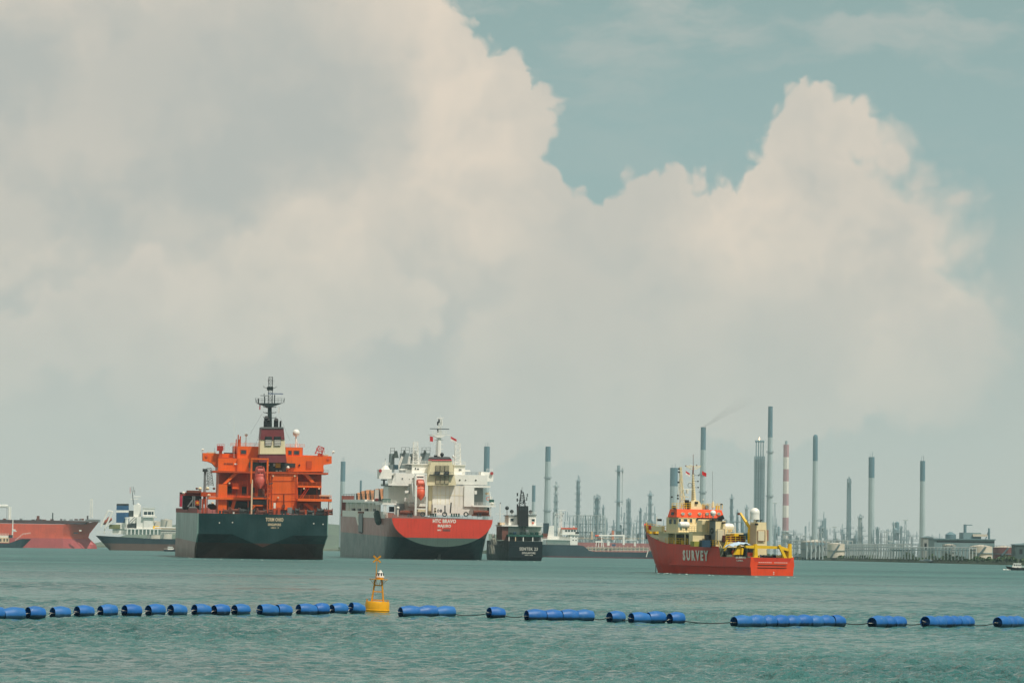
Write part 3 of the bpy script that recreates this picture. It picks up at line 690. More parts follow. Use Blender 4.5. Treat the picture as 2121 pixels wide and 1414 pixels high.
# ------------------------------------------------------------------ barrel boom and buoy
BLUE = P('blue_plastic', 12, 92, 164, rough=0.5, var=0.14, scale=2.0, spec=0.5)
def blue_plastic_dirt_and_shade(m):
    T = NT(m.node_tree); b = [n for n in T.n if n.type == 'BSDF_PRINCIPLED'][0]; src = b.inputs['Base Color'].links[0].from_socket
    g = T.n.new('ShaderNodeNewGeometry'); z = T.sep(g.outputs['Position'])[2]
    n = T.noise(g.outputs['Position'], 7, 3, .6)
    k = T.ramp(T.math('ADD', z, T.math('MULTIPLY', n, .10)), 0.21, 0.30, 0.94, 0.0)      # shaded undersides painted dark, with slime at the waterline
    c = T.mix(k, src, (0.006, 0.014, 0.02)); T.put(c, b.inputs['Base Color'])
    oi = T.n.new('ShaderNodeObjectInfo').outputs['Random']; c = T.mix(T.math('MULTIPLY', oi, .38), c, T.mix(.5, c, (0.05, 0.24, 0.42)))      # some drums are more sun-bleached
    sp = T.noise(g.outputs['Position'], 16, 2, .5); c = T.mix(T.math('MULTIPLY', T.ramp(sp, .70, .74), T.ramp(z, .38, .5)), c, (.55, .56, .52))
    n2 = T.noise(g.outputs['Position'], 3.0, 4, .65); T.put(T.mix(T.ramp(n2, .5, .75, 0, .35), c, (0.10, 0.22, 0.34)), b.inputs['Base Color'])
blue_plastic_dirt_and_shade(BLUE)
ROPE_W = P('rope_pale', 200, 198, 186, rough=.9, var=.2, scale=8)
ROPE_D = P('rope_dark', 40, 46, 44, rough=.9, var=.3, scale=8)
BR = 0.385
def barrel_proto():
    K = BR / .335; prof = [(r * K, h) for r, h in [(.02, .34), (.255, .34), (.256, 0.0), (.275, -.01), (.285, .03), (.303, .14), (.334, .30), (.345, .43), (.334, .56), (.303, .72), (.285, .83), (.275, .87), (.256, .86), (.255, .54), (.02, .54)]]
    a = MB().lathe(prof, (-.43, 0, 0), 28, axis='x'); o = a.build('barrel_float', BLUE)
    MB().tube([(-.62, .02, -.06), (-.50, .0, -.02), (-.30, 0, 0)], .014, 6).build('rope_end', ROPE_W, o)
    return o
proto = barrel_proto(); first = [True]; rngb = random.Random(3)
ORD = ['first', 'second', 'third', 'fourth', 'fifth', 'sixth', 'seventh', 'eighth', 'last']
def barrel(pos, yaw, L, label, tilt=0.0, roll=0.0):
    o = proto if first[0] else dup(proto); first[0] = False
    o.location = pos; o.rotation_euler = (rngb.uniform(-3, 3), tilt, yaw); o.scale = (L / .88, 1, 1)
    return tag(o, label, 'barrel', 'blue barrels of the floating boom')
ends = []
def run(bounds, ybot, theta, labels, dz=0.0, tilts=None):
    """barrels strung end to end on one line: bounds are photo columns of the joints"""
    n = len(bounds) - 1; th = math.radians(theta + 5); w0 = water_at((bounds[0] + bounds[1]) / 2, ybot); k = F / w0.y
    pitch = [(bounds[i + 1] - bounds[i]) for i in range(n)]
    Ls = []
    for i in range(n):
        p = pitch[i] / k
        L = max(.5, (p - 2 * .29 * math.sin(th) * (.5 if n > 1 and i == 0 else (1 if n == 1 else 0))) / math.cos(th)) if i == 0 else p / math.cos(th)
        Ls.append(min(L, 1.15) * (.93 if n == 1 else 1))
    x = w0.x - (0 if n == 1 else 0.0); pos = Vector((x, w0.y + .33, 0.185 + dz)); d = Vector((math.cos(th), math.sin(th), 0))
    for i in range(n):
        if i: pos = pos + d * ((Ls[i - 1] + Ls[i]) / 2 + .012) + Vector((0, rngb.uniform(-.02, .02), rngb.uniform(-.03, .03)))
        q = pos.copy(); q.z = 0.262 + dz + swell(q.x, q.y) + rngb.uniform(-.03, .025)
        barrel(q, th + math.radians(rngb.uniform(-3, 3)), Ls[i], labels[i], tilt=(tilts[i] if tilts else rngb.uniform(-.09, .09)))
        if i == 0: a0 = q - d * (Ls[0] / 2 + .1)
    ends.append((a0, pos + d * Ls[-1] / 2))
S1 = 'blue barrel floating alone, '
run([-34, 4, 42], 1282.5, 30, ['cut off blue barrel at the left picture edge', 'leftmost whole blue barrel, joined to the cut off one'])
run([48, 93], 1281, 37, [S1 + 'first single one from the left picture edge'])
run([100, 145], 1279, 37, [S1 + 'second single one from the left picture edge'])
run([150, 194], 1277, 37, [S1 + 'third single one from the left picture edge'])
run([199, 243], 1276, 36, [S1 + 'fourth single one from the left picture edge'])
run([249, 293], 1276.5, 36, [S1 + 'fifth single one from the left picture edge'])
run([298, 342], 1275, 38, [S1 + 'just left of the orange ship stern'])
run([344, 387], 1274, 38, [S1 + 'under the left hull corner of the orange ship'])
run([394, 437], 1273.6, 38, [S1 + 'foremost of three close ones below the orange hull'])
run([435, 476], 1273, 38, [S1 + 'middle of three close ones below the orange hull'])
run([477, 518], 1273, 38, [S1 + 'rightmost of three close ones below the orange hull'])
run([533, 574, 600], 1274.5, 33, ['left blue barrel of the pair below the ship name', 'right blue barrel of the pair below the ship name'])
run([612, 656, 680], 1272, 33, ['left blue barrel of the pair left of the yellow buoy', 'right blue barrel of the pair left of the yellow buoy'])
run([680, 721], 1271, 36, ['level blue barrel second left of the yellow buoy'])
run([719, 757], 1270.5, 34, ['blue barrel dipping its end against the yellow buoy'], tilts=[.22])
run([826, 868, 905, 941], 1277, 24, [w + ' blue barrel of the three right of the yellow buoy' for w in ('left', 'middle', 'right')])
run([1006, 1048], 1280, 28, ['blue barrel floating alone below the black bunker ship left side'])
run([1088, 1130, 1163, 1197, 1229], 1285, 22, [w + ' blue barrel from left in the run of four' for w in ORD[:3]] + ['last blue barrel in the run of four'])
run([1255, 1297], 1288, 30, ['blue barrel alone between the run of four and the pair'])
run([1304, 1346, 1378], 1291, 26, ['left blue barrel of the pair below the survey ship bow', 'right blue barrel of the pair below the survey ship bow'])
run([1380, 1421], 1292, 30, ['blue barrel alone right of the pair below survey ship'])
run([1517, 1557, 1586.6, 1611, 1638, 1663.5, 1691, 1715.6, 1741, 1766], 1298, 33, [w + ' blue barrel from left in the long run of nine' for w in ORD[:8]] + ['last blue barrel in the long run of nine'])
run([1801, 1838, 1858, 1883], 1299, 42, [w + ' blue barrel of the trio right of the long run' for w in ('left', 'middle', 'right')])
run([1910, 1946, 1964, 1983, 2001, 2017, 2034], 1300, 46, [w + ' blue barrel from left in the run of six' for w in ORD[:5]] + ['last blue barrel in the run of six'])
run([2062, 2094, 2111, 2128], 1299, 44, ['first blue barrel of the group at the right edge', 'second blue barrel of the group at the right edge', 'cut off blue barrel at the right picture edge'])
NTH = 'first second third fourth fifth sixth seventh eighth ninth tenth eleventh twelfth thirteenth fourteenth x x x x x fifteenth'.split() + ['x'] * 9
RL = {15: 'dark wet rope trailing from the barrels right of the buoy', 16: 'dark rope joining the lone barrel to the run of four', 17: 'rope between the run of four and the next barrel',
      18: 'short rope before the pair below the survey ship', 20: 'dark rope running under water to the long run of nine', 21: 'rope between the long run of nine and the trio', 22: 'rope between the trio and the run of six', 23: 'rope between the run of six and the right edge group'}
for i, (e0, e1) in enumerate(zip(ends, ends[1:])):
    a = e0[1].copy(); b = e1[0].copy(); n = 10; pts = []
    if i == 14: continue
    for j in range(n + 1):
        t = j / n; q = a.lerp(b, t); sag = (.10 if (a - b).length > .6 else .02); q.z = q.z * 1 - 4 * t * (1 - t) * sag; q.z = max(q.z, swell(q.x, q.y) + .05 + .02 * math.sin(j * 2.1)); pts.append(q)
    lab = RL.get(i, 'pale rope linking ' + 'the ' + NTH[i] + ' gap between barrels from the left')
    tag(MB().tube(pts, .026 if i > 14 else .011, 5).build('boom_rope', ROPE_D if i > 14 else ROPE_W), lab, 'rope', 'ropes of the floating boom')

def buoy():
    w = water_at(781, 1268); Y = w.y + .7; k = F / Y
    t = thing('special_mark_buoy', (at_depth(781, 1262, Y).x, Y, swell(at_depth(781, 1262, Y).x, Y) + .02), 0, 'yellow buoy with a ladder tower, white lantern and a cross on a pole', 'buoy'); t.rotation_euler = (0, math.radians(1.6), 0)
    YEL = P('buoy_yellow', 232, 164, 10, rough=.45, var=.1, streak=.4, rust=.3, scale=2.5)
    YELD = P('buoy_frame_yellow', 206, 140, 22, rough=.5, var=.15, rust=.35, scale=4)
    WH = P('lantern_white', 226, 222, 214, rough=.4, var=.05); BK = P('solar_panel', 26, 28, 34, rough=.25, var=.05)
    Z = lambda py: (1268 - py) / k; X = lambda px: (px - 781.5) / k
    R = 25 / k
    MB().lathe([(R * .93, -.35), (R, -.2), (R, Z(1249)), (R * .97, Z(1247)), (R * .96, Z(1246)), (.05, Z(1245.5))], (0, 0, 0), 32).build('float_body', YEL, t)
    MB().lathe([(R + .005, .09), (R + .03, .11), (R + .03, .15), (R + .005, .17)], (0, 0, 0), 32, cap=False).build('fender_band', YEL, t)
    z0, z1 = Z(1246), Z(1201)
    for sx in (-1, 1):
        for sy in (-1, 1): MB().cyl((sx * .36, sy * .3, z0), (sx * .20, sy * .16, z1), .048, n=8).build('leg', YELD, t)
    for py in (1213, 1226, 1243):
        z = Z(py); f = (z - z0) / (z1 - z0); a = .36 - .16 * f; b = .3 - .14 * f
        mb = MB(); mb.tube([(-a, -b, z), (a, -b, z), (a, b, z), (-a, b, z), (-a, -b, z)], .03, 6); mb.build('rung', YELD, t)
    MB().lathe([(.2, z1), (.58, z1), (.58, z1 + .035), (.2, z1 + .035)], (0, 0, 0), 24).build('platform', YELD, t)
    mb = MB()
    for a in range(6):
        w2 = a * math.pi / 3 + .3; c, s = math.cos(w2), math.sin(w2); mb.cyl((c * .54, s * .54, z1), (c * .24, s * .24, z1 - .32), .014, n=5)
    mb.build('bracket', YELD, t)
    zb = z1 + .035; cx = .09
    MB().cyl((cx, 0, zb), (cx, 0, zb + .1), .22, n=16).build('lantern_base', YEL, t)
    zl = zb + .1; b = MB().lathe([(.255, zl), (.255, zl + .06), (.17, zl + .30), (.10, zl + .34)], (cx, 0, 0), 8); lb = b.build('lantern', WH, t, smooth=0)
    for a in range(8):
        w2 = math.pi / 4 * (a + .5); n = Vector((math.cos(w2), math.sin(w2), .33)).normalized(); s = Vector((-math.sin(w2), math.cos(w2), 0)); u = n.cross(s) * -1
        c = Vector((cx + math.cos(w2) * .198, math.sin(w2) * .198, zl + .185)) + n * .008
        u = s.cross(n); MB().hexa([c - s * .05 - u * .1, c + s * .05 - u * .1, c + s * .05 - u * .1 + n * .01, c - s * .05 - u * .1 + n * .01, c - s * .036 + u * .085, c + s * .036 + u * .085, c + s * .036 + u * .085 + n * .01, c - s * .036 + u * .085 + n * .01]).build('solar_panel', BK, lb)
    MB().lathe([(.1, zl + .34), (.09, zl + .41), (.03, zl + .44)], (cx, 0, 0), 12).build('lamp', WH, lb)
    px0, pz = -.15, Z(1159); MB().tube([(px0 - .02, 0, zb - .1), (px0, 0, pz)], .026, 6).build('pole', YELD, t)
    for s in (-1, 1):
        d = Vector((.23 * s, 0, .2)); e = Vector((-.2 * s, 0, .23))  .normalized() * .048; c = Vector((px0, -.02 * s, pz))
        MB().hexa([c - d - e + Vector((0, -.012, 0)), c + d - e + Vector((0, -.012, 0)), c + d - e + Vector((0, .012, 0)), c - d - e + Vector((0, .012, 0)), c - d + e + Vector((0, -.012, 0)), c + d + e + Vector((0, -.012, 0)), c + d + e + Vector((0, .012, 0)), c - d + e + Vector((0, .012, 0))]).build('topmark_bar', YELD, t)
    mb = MB(); zt = Z(1246)
    for w2 in (0, .5, math.pi - .5, math.pi): mb.tube([(math.cos(w2) * R * .92, -math.sin(w2) * R * .92, zt), (math.cos(w2) * R * .92, -math.sin(w2) * R * .92, zt + .12), (math.cos(w2 + .3) * R * .9, -math.sin(w2 + .3) * R * .9, zt + .12), (math.cos(w2 + .3) * R * .9, -math.sin(w2 + .3) * R * .9, zt)], .014, 5)
    mb.build('handrail', YELD, t)
buoy()

# ------------------------------------------------------------------ ships: shared pieces
GLASS = P('cabin_glass', 40, 62, 68, rough=.12, var=.15)
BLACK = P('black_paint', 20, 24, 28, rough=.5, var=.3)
WHITE = P('white_paint', 240, 238, 230, rough=.5, var=.06, streak=.18, rust=.06, scale=.3)
GREYP = P('grey_paint', 120, 128, 128, rough=.55, var=.15, streak=.2)
DGREY = P('dark_deck_gear', 44, 54, 54, rough=.6, var=.35, scale=1.2)
RUSTY = P('rusty_gear', 112, 58, 40, rough=.8, var=.3, scale=1.2)
CREAM = P('cream_paint', 232, 214, 170, rough=.5, var=.07, streak=.22, rust=.12, scale=.5)
LETW = P('letter_white', 232, 228, 216, rough=.6, var=.05)
LETC = P('letter_cream', 222, 196, 160, rough=.6, var=.1)
FLAGR = P('flag_red', 196, 44, 48, rough=.9, var=.1); FLAGW = P('flag_white', 232, 226, 220, rough=.9, var=.05)
DOME = P('radome_white', 238, 236, 228, rough=.35, var=.03)
LIFE = P('lifeboat_orange', 226, 88, 48, rough=.4, var=.1, streak=.15, scale=.6)
LIFER = P('lifeboat_faded_red', 196, 84, 70, rough=.5, var=.15, streak=.3, scale=.6)

def section_hull(S, rings, mat, deck_mat, name='hull'):
    """rings run port deck edge -> keel -> starboard deck edge, from the stern forward"""
    mb = MB().loft(rings); n = len(rings[0]); mb.add(rings[0], [tuple(range(n))]); mb.add(rings[-1], [tuple(range(n - 1, -1, -1))])
    h = mb.build(name, mat, S.root, smooth=22)
    d = MB()
    for a, b in zip(rings, rings[1:]):
        z = lambda p: (p[0] * .985, p[1], p[2] - .25)
        d.add([z(a[0]), z(a[-1]), z(b[-1]), z(b[0])], [(0, 1, 2, 3)])
    d.build('deck', deck_mat, S.root); return h

def side_hull(S, L, B, deck, draft, mat, deck_mat, bow=.22, stern=.10, rake=.5, srake=.25, n=26, wide_stern=.75, flare=.55):
    """a whole hull for ships seen from the side; deck(t) is the sheer height"""
    rings = []
    for i in range(n + 1):
        t = i / n; t = 1 - (1 - t) ** 1.25
        zd = deck(t); row = []
        fb = 1.0 if t < 1 - bow else max(0.012, 1 - ((t - 1 + bow) / bow) ** 2.2)
        fw = 1.0 if t < 1 - bow * 1.15 else max(0.008, 1 - ((t - 1 + bow * 1.15) / (bow * 1.15)) ** 1.6)
        fs = 1.0 if t > stern else wide_stern + (1 - wide_stern) * math.sin(t / stern * math.pi / 2)
        ss = 1.0 if t > stern * 1.5 else (.35 + .65 * math.sin(t / stern / 1.5 * math.pi / 2))
        wd = B / 2 * fb * fs; ww = B / 2 * fw * ss
        half = []
        for j in range(8):
            u = j / 7; z = zd * (1 - u) - draft * u
            k = u ** (1 - flare * .5); w = wd * (1 - k) + ww * k
            if u > .85: w *= .8
            y = t * L - (max(0, t - (1 - bow)) / bow) ** 2 * rake * (zd - z) + (max(0, stern - t) / stern) * srake * (zd - z)
            half.append((w, y, z))
        row = [(-w, y, z) for w, y, z in half] + [(w, y, z) for w, y, z in half[::-1]]
        rings.append(row)
    return section_hull(S, rings, mat, deck_mat)

def louvre(S, x0, y0, x1, y1, d, n, frame, slat, parent=None, gap=.5):
    a, b, c, e = S.rect(x0, y0, x1, y1, d)
    f = MB().box(a, b, d - .12, d, c, e).build('louvre', frame, parent or S.root)
    h = (e - c) / n; me = None
    for i in range(n):
        if me is None:
            o = MB().box(a + .1, b - .1, d - .22, d - .12, -h * gap / 2, h * gap / 2).build('slat', slat, f); me = o.data
        else:
            o = bpy.data.objects.new('slat', me); COL.objects.link(o); o.parent = f
        o.location = (0, 0, c + h * (i + .5))
    return f

def radome(S, px, py, rpx, d, foot, parent=None):
    c = S.q(px, py, d); r = S.q(px + rpx, py, d).x - c.x; z0 = S.q(px, foot, d).z
    o = MB().ball(c, r, 1.0, 16).build('radome', DOME, parent or S.root)
    MB().cyl((c.x, d, z0), (c.x, d, c.z - r * .8), r * .28, r * .22, 8).lathe([(r * .75, -r * .86), (r * .8, -r * .7)], c, 14).build('pedestal', WHITE, o)
    return o
def flag(S, px, py, d, w, h, upper, lower, lean=0.0, parent=None):
    c = S.q(px, py, d); f = None
    for k, m in ((0, upper), (1, lower)):
        vs = []; n = 6
        for i in range(n + 1):
            t = i / n; wave = .12 * math.sin(t * 5.5)
            for z in (h / 2 - k * h / 2, -k * h / 2): vs.append((c.x + t * w, d + wave, c.z + z - t * lean))
        top = [(2 * i, 2 * i + 1, 2 * i + 3, 2 * i + 2) for i in range(n)]
        mb = MB().add(vs, top).add([(x, y + .03, z) for x, y, z in vs], [f[::-1] for f in top])
        f = mb.build('flag' if k == 0 else 'flag_stripe', m, f if k else (parent or S.root))
    return f
def lifeboat(S, px, py, d, L, W, pitch, mat, label):
    """enclosed free-fall boat: nose (-y) pointing down and aft"""
    p = S.M @ S.q(px, py, d); t = thing('lifeboat', p, 0, label, 'lifeboat'); t.rotation_euler = (S.M @ Matrix.Rotation(pitch, 4, 'X')).to_euler()
    rings = []
    for i in range(15):
        u = i / 14; y = (u - .5) * L; s = math.sin(min(1, u / .42) * math.pi / 2) if u < .42 else (1 - .22 * ((u - .42) / .58) ** 2)
        s = max(.05, s); n = 14; row = []
        for j in range(n):
            w = 2 * math.pi * j / n; c, q = math.cos(w), math.sin(w)
            zz = (.50 if q > 0 else .46) * W * q * (s if q < 0 else (s * (1.0 if u > .55 else .86)))
            row.append((math.copysign(abs(c) ** .75, c) * W / 2 * s, y, zz))
        rings.append(row)
    mb = MB().loft(rings, True); mb.add(rings[0], [tuple(range(14))]); mb.add(rings[-1], [tuple(range(13, -1, -1))]); mb.build('boat_hull', mat, t, smooth=50)
    MB().prism([(L * .12, W * .36), (L * .42, W * .36), (L * .42, W * .62), (L * .24, W * .64), (L * .14, W * .5)], -W * .26, W * .26, 'x').build('conning_cabin', mat, t)
    for sx in (-1, 1): MB().box(sx * W * .12 - W * .07, sx * W * .12 + W * .07, L * .135, L * .15, W * .45, W * .56).build('window', GLASS, t)
    MB().lathe([(W * .515, -.06), (W * .525, 0), (W * .515, .06)], (0, L * .02, 0), 20, axis='y', cap=False).build('fender_belt', WHITE if mat is LIFE else LIFER, t)
    return t
def winch(S, px, py, d, w, mat=DGREY):
    c = S.q(px, py, d); mb = MB().cyl((c.x - w, d, c.z), (c.x + w, d, c.z), .55, n=12).lathe([(.95, -.1), (.95, .1)], (c.x - w, d, c.z), 12, axis='x').lathe([(.95, -.1), (.95, .1)], (c.x + w, d, c.z), 12, axis='x')
    mb.box(c.x - w * 1.15, c.x + w * 1.15, d - .5, d + .5, c.z - 1.2, c.z - .6); return mb.build('winch', mat, S.root)
def bollard(S, px, py, d, mat=DGREY):
    c = S.q(px, py, d); return MB().lathe([(.3, -.9), (.3, .1), (.42, .2), (.42, .35)], (c.x - .5, d, c.z), 10).lathe([(.3, -.9), (.3, .1), (.42, .2), (.42, .35)], (c.x + .5, d, c.z), 10).box(c.x - 1, c.x + 1, d - .4, d + .4, c.z - 1, c.z - .85).build('bollard', mat, S.root)
def wire(S, pts, d, r=.05, mat=DGREY, name='stay'): return S.line(MB(), pts, d, r, 4).build(name, mat, S.root)

# ------------------------------------------------------------------ the orange-housed tanker
def orange_ship():
    X = (552 - CX) / F * 938
    S = Ship('cargo_ship', (X, 938, 0), math.radians(9.2), math.radians(.72), 'big dark green ship with orange deckhouse, seen from its stern', 'ship')
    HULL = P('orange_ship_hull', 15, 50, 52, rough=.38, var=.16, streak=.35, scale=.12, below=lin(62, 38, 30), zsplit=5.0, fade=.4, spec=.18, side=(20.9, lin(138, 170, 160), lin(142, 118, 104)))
    O1 = P('deckhouse_orange', 234, 98, 8, rough=.5, var=.09, streak=.38, rust=.22, scale=.25)
    O2 = P('deckhouse_deep_orange', 188, 72, 16, rough=.55, var=.12, streak=.35, rust=.2, scale=.25)  # the deckhouse orange as it looks in shade, mixed as a second colour
    MAR = P('funnel_maroon', 112, 40, 46, rough=.5, var=.1, streak=.2); CRM = P('funnel_cream', 226, 212, 172, rough=.5, var=.05, streak=.3)
    REDD = P('red_oxide_deck', 138, 54, 44, rough=.7, var=.2, scale=.4); MAST = P('mast_dark_green', 24, 40, 40, rough=.5, var=.2)
    hb = 21.0; zd = 14.4
    def ring(y, k, z0=zd):    # k: 0 transom shape -> 1 full section
        pts = [(hb, z0), (hb, 7.8 * (1 - k) + 3.0 * k), (9.9 * (1 - k) + hb * k, 7.8 * (1 - k) - 1.5 * k), (9.9 * .5 * (1 - k) + hb * .9 * k, 5.8 * (1 - k) - 7 * k), (0, 3.8 * (1 - k) - 7 * k)]
        return [(-a, y, z) for a, z in pts] + [(a, y, z) for a, z in pts[-2::-1]]
    rings = [ring(0, 0), ring(15, 1), ring(60, 1), ring(120, 1, 14.6)]
    for t in (0, .3, .55, .75, .9, 1):
        w = max(.03, (1 - t ** 2.2)); y = 150 + 62 * t; rings.append([(x * w, y + (z + 7) * .25 * t, z + (2.2 * t if z > 10 else 0)) for x, _, z in ring(0, 1)])
    section_hull(S, rings, HULL, REDD)
    S.view(410, 960, 6.734)
    # underside knuckle strip and rudder
    MB().box(-.9, .9, 10, 16, -4, 3.2).build('rudder', P('rudder_brown', 92, 50, 42, rough=.7), S.root)
    c = S.q(1068, 780, 0)
    lettering('TORM OHIO', 1.6, LETC, S.root, (c.x, -.02, c.z), (1, 0, 0), (0, 0, 1), .03, .03, 1.05, 'ship_name', 5.7)
    c = S.q(1066, 849, 0); lettering('SINGAPORE', 1.05, LETC, S.root, (c.x, -.02, c.z), (1, 0, 0), (0, 0, 1), .03, .03, 1.05, 'home_port', 4.2)
    c = S.q(1072, 893, 0); lettering('IMO 9', .55, LETC, S.root, (c.x, -.02, c.z), (1, 0, 0), (0, 0, 1), .03, .02, 1.2, 'hull_number', 2.5)
    for px, py in ((300, 822), (482, 818), (1615, 833), (1745, 843)):
        c = S.q(px, py, 0); MB().cyl((c.x, -.1, c.z), (c.x, .3, c.z), .2, n=10).build('fairlead', LETW, S.root)
    # red bulwark along the port side and starboard quarter
    for x, y0, y1 in ((-hb, 2, 150), (hb, 0, 60)): MB().box(x - .12, x + .12, y0, y1, zd - .05, zd + 1.5).build('bulwark', REDD, S.root)
    MB().rail([(-20.8, .2, zd), (20.8, .2, zd)], 1.2, 2.2, .06, 3).build('stern_rail', DGREY, S.root)
    # ---- lower house
    b = lambda n, m, x0, y0, x1, y1, d0, d1, p=None: S.box(n, m, x0, y0, x1, y1, d0, d1, p)
    b('house_wall', O2, 290, 120, 1400, 690, 20, 36)
    b('house_wall', O2, 1400, 130, 1720, 690, 20, 36)
    b('engine_casing', O1, 1000, 130, 1390, 640, 13.5, 20)
    b('side_block', O1, 285, 285, 405, 690, 12, 20)
    b('side_block', O2, 405, 440, 740, 690, 16, 20)
    for r in ((410, 312, 472, 440), (612, 320, 675, 470), (862, 230, 900, 330)): b('doorway', BLACK, *r, 19.6, 20.1)
    b('stores_block', O1, 480, 268, 575, 350, 15.5, 20)
    b('deck_slab', O1, 150, 466, 745, 500, 11, 22); b('deck_slab', O1, 745, 462, 1010, 492, 13, 20)
    b('deck_slab', O1, 1390, 304, 1725, 330, 13, 22); b('deck_slab', O1, 1390, 486, 1868, 524, 9, 24)
    b('side_recess_shade', BLACK, 1400, 332, 1712, 484, 19.7, 20.2)  # black sheet standing in for the shade under the deck
    b('lower_wall', O1, 1395, 530, 1700, 690, 17, 20)
    for r in ((1420, 560, 1470, 640), (1620, 580, 1660, 620), (1180, 570, 1215, 610)): b('vent_box', RUSTY, *r, 12.8, 13.4)
    for p in ([(350, 280), (395, 280), (590, 110), (520, 110)], [(1455, 130), (1525, 130), (1630, 258), (1580, 258)]):
        S.poly(MB(), p, 14, 19).build('bracket', O1, S.root)
    for p in ([(440, 690), (480, 690), (540, 500), (490, 500)], [(1470, 560), (1520, 545), (1690, 690), (1630, 690)]): S.poly(MB(), p, 13, 16).build('bracket', O1, S.root)
    b('bay_shade_block', BLACK, 425, 520, 735, 650, 15.9, 16.05); b('bay_shade_block', BLACK, 765, 500, 985, 570, 13.3, 13.5); b('bay_shade_block', BLACK, 745, 330, 790, 455, 19.6, 20.0)  # black boxes stand in for shade beneath the slabs
    for px, y0, y1 in ((1030, 150, 620), (1375, 150, 620), (1200, 420, 640), (690, 140, 440), (540, 360, 460), (1440, 335, 480), (1660, 335, 480), (320, 300, 680), (378, 300, 680)):
        S.part('wall_pipe', S.line(MB(), [(px, y0), (px, y1)], 12.4 if px in (320, 378) else (13.2 if 1000 < px < 1390 else 15.4), .13), O2 if px % 4 else RUSTY)
    MB().ladder(S.q(1335, 620, 13.1), S.q(1335, 140, 13.1), .9, .8, .06).build('ladder', O2, S.root); MB().ladder(S.q(585, 462, 15), S.q(585, 150, 15), .9, .8, .06).build('ladder', O2, S.root)
    for y in (240, 420, 520): S.part('wall_stringer', S.line(MB(), [(1005, y), (1385, y)], 13.4, .07), O2)
    S.part('stair', S.line(S.line(MB(), [(930, 460), (1010, 330)], 12, .2), [(960, 460), (1040, 330)], 12, .2), O2); S.part('stair', S.line(S.line(MB(), [(1420, 480), (1520, 335)], 15, .2), [(1450, 480), (1550, 335)], 15, .2), O2)
    for px, py in ((1050, 170), (1350, 170), (440, 270), (1480, 345), (1690, 345), (560, 480), (1120, 470)): c = S.q(px, py, 12.8); MB().cyl((c.x, 12.6, c.z), (c.x, 13.2, c.z), .3, n=8).build('deck_lamp', LETC, S.root)
    mb = MB()
    rr = lambda x0, x1, y, d, mat=O1, h=1.1: MB().rail([S.q(x0, y, d), S.q(x1, y, d)], h, 1.7, .05, 3).build('railing', mat, S.root)
    rr(160, 740, 466, 11.2); rr(1395, 1720, 304, 13.2); rr(1395, 1862, 486, 9.2); rr(450, 700, 290, 16); rr(745, 1005, 462, 13.2)
    for px in (1822, 1838, 1855): S.bx(MB(), px - 5, 524, px + 5, 700, 9.2, 9.7).build('pillar', WHITE if px > 1830 else RUSTY, S.root)
    for px in (60, 110, 700, 100): S.bx(MB(), px - 7, 490, px + 7, 700, 11.2, 11.8).build('pillar', O2, S.root)
    # rescue boat on the starboard wing deck
    c = S.q(1775, 462, 10.5); MB().lathe([(.1, -1.9), (.55, -1.6), (.6, 0), (.6, 1.3), (.3, 1.7)], c, 12, axis='x').build('rescue_boat', BLACK, S.root)
    c = S.q(1770, 440, 10.5); MB().box(c.x - 1.8, c.x + 1.6, 9.9, 11, c.z - .25, c.z + .1).build('boat_cover', LETC, S.root)
    wire(S, [(1832, 480), (1835, 410), (1850, 380)], 10, .12, LETW, 'davit')
    # ---- upper house: cross deck and bridge
    S.view(400, 780, 6.427)
    b('cross_deck', O2, 262, 1262, 1800, 1286, 13, 26)
    b('bridge_base', O2, 330, 1085, 1735, 1262, 22, 36)
    S.poly(MB(), [(335, 1085), (590, 1085), (590, 1262), (400, 1262), (335, 1240)], 18, 22).build('bridge_front', O1, S.root)
    S.poly(MB(), [(1235, 1060), (1735, 1060), (1735, 1262), (1235, 1262)], 18, 22).build('bridge_front', O1, S.root)
    b('bridge_front', O1, 590, 1085, 885, 1262, 17, 22)
    b('wheelhouse', O1, 590, 926, 885, 1085, 20, 34); b('wheelhouse', O1, 1235, 942, 1450, 1062, 20, 34)
    b('wheelhouse_back', O2, 540, 930, 1460, 1085, 27, 34)
    b('recess_shade_block', BLACK, 410, 1010, 585, 1080, 26, 27)  # black box stands in for the shade beside the wheelhouse
    for r in ((630, 968, 712, 1032), (1262, 978, 1316, 1042), (1335, 978, 1418, 1042)): S.window(*r, 19.95, O2, GLASS)
    # bridge wings
    S.poly(MB(), [(130, 1012), (340, 1022), (590, 1022), (590, 1085), (400, 1085), (330, 1205), (300, 1200), (255, 1150), (200, 1128), (130, 1118)], 24, 29).build('bridge_wing', O1, S.root)
    S.poly(MB(), [(1450, 1042), (1600, 1046), (1845, 1056), (1845, 1155), (1740, 1172), (1715, 1250), (1640, 1250), (1600, 1120), (1450, 1110)], 24, 29).build('bridge_wing', O1, S.root)
    for px, py in ((180, 1055), (1800, 1088)):
        c = S.q(px, py, 24); MB().cyl((c.x, 23.7, c.z), (c.x, 24.1, c.z), .45, n=14).build('life_ring', LIFE, S.root)
    b('wing_awning', LETC, 190, 1003, 300, 1016, 24, 28); b('wing_awning', LETC, 1740, 1034, 1800, 1048, 24, 28)
    b('davit_box', P('davit_red', 188, 52, 38, rough=.5), 322, 918, 402, 985, 22, 24); b('davit_post', O2, 345, 985, 385, 1105, 22.5, 23.5)
    S.part('davit_frame', MB().rail([S.q(318, 985, 21.8), S.q(412, 985, 21.8)], 2.2, .9, .07, 3), P('davit_red', 0, 0, 0))
    b('davit_post', O2, 1660, 1020, 1725, 1120, 22.5, 23.5)
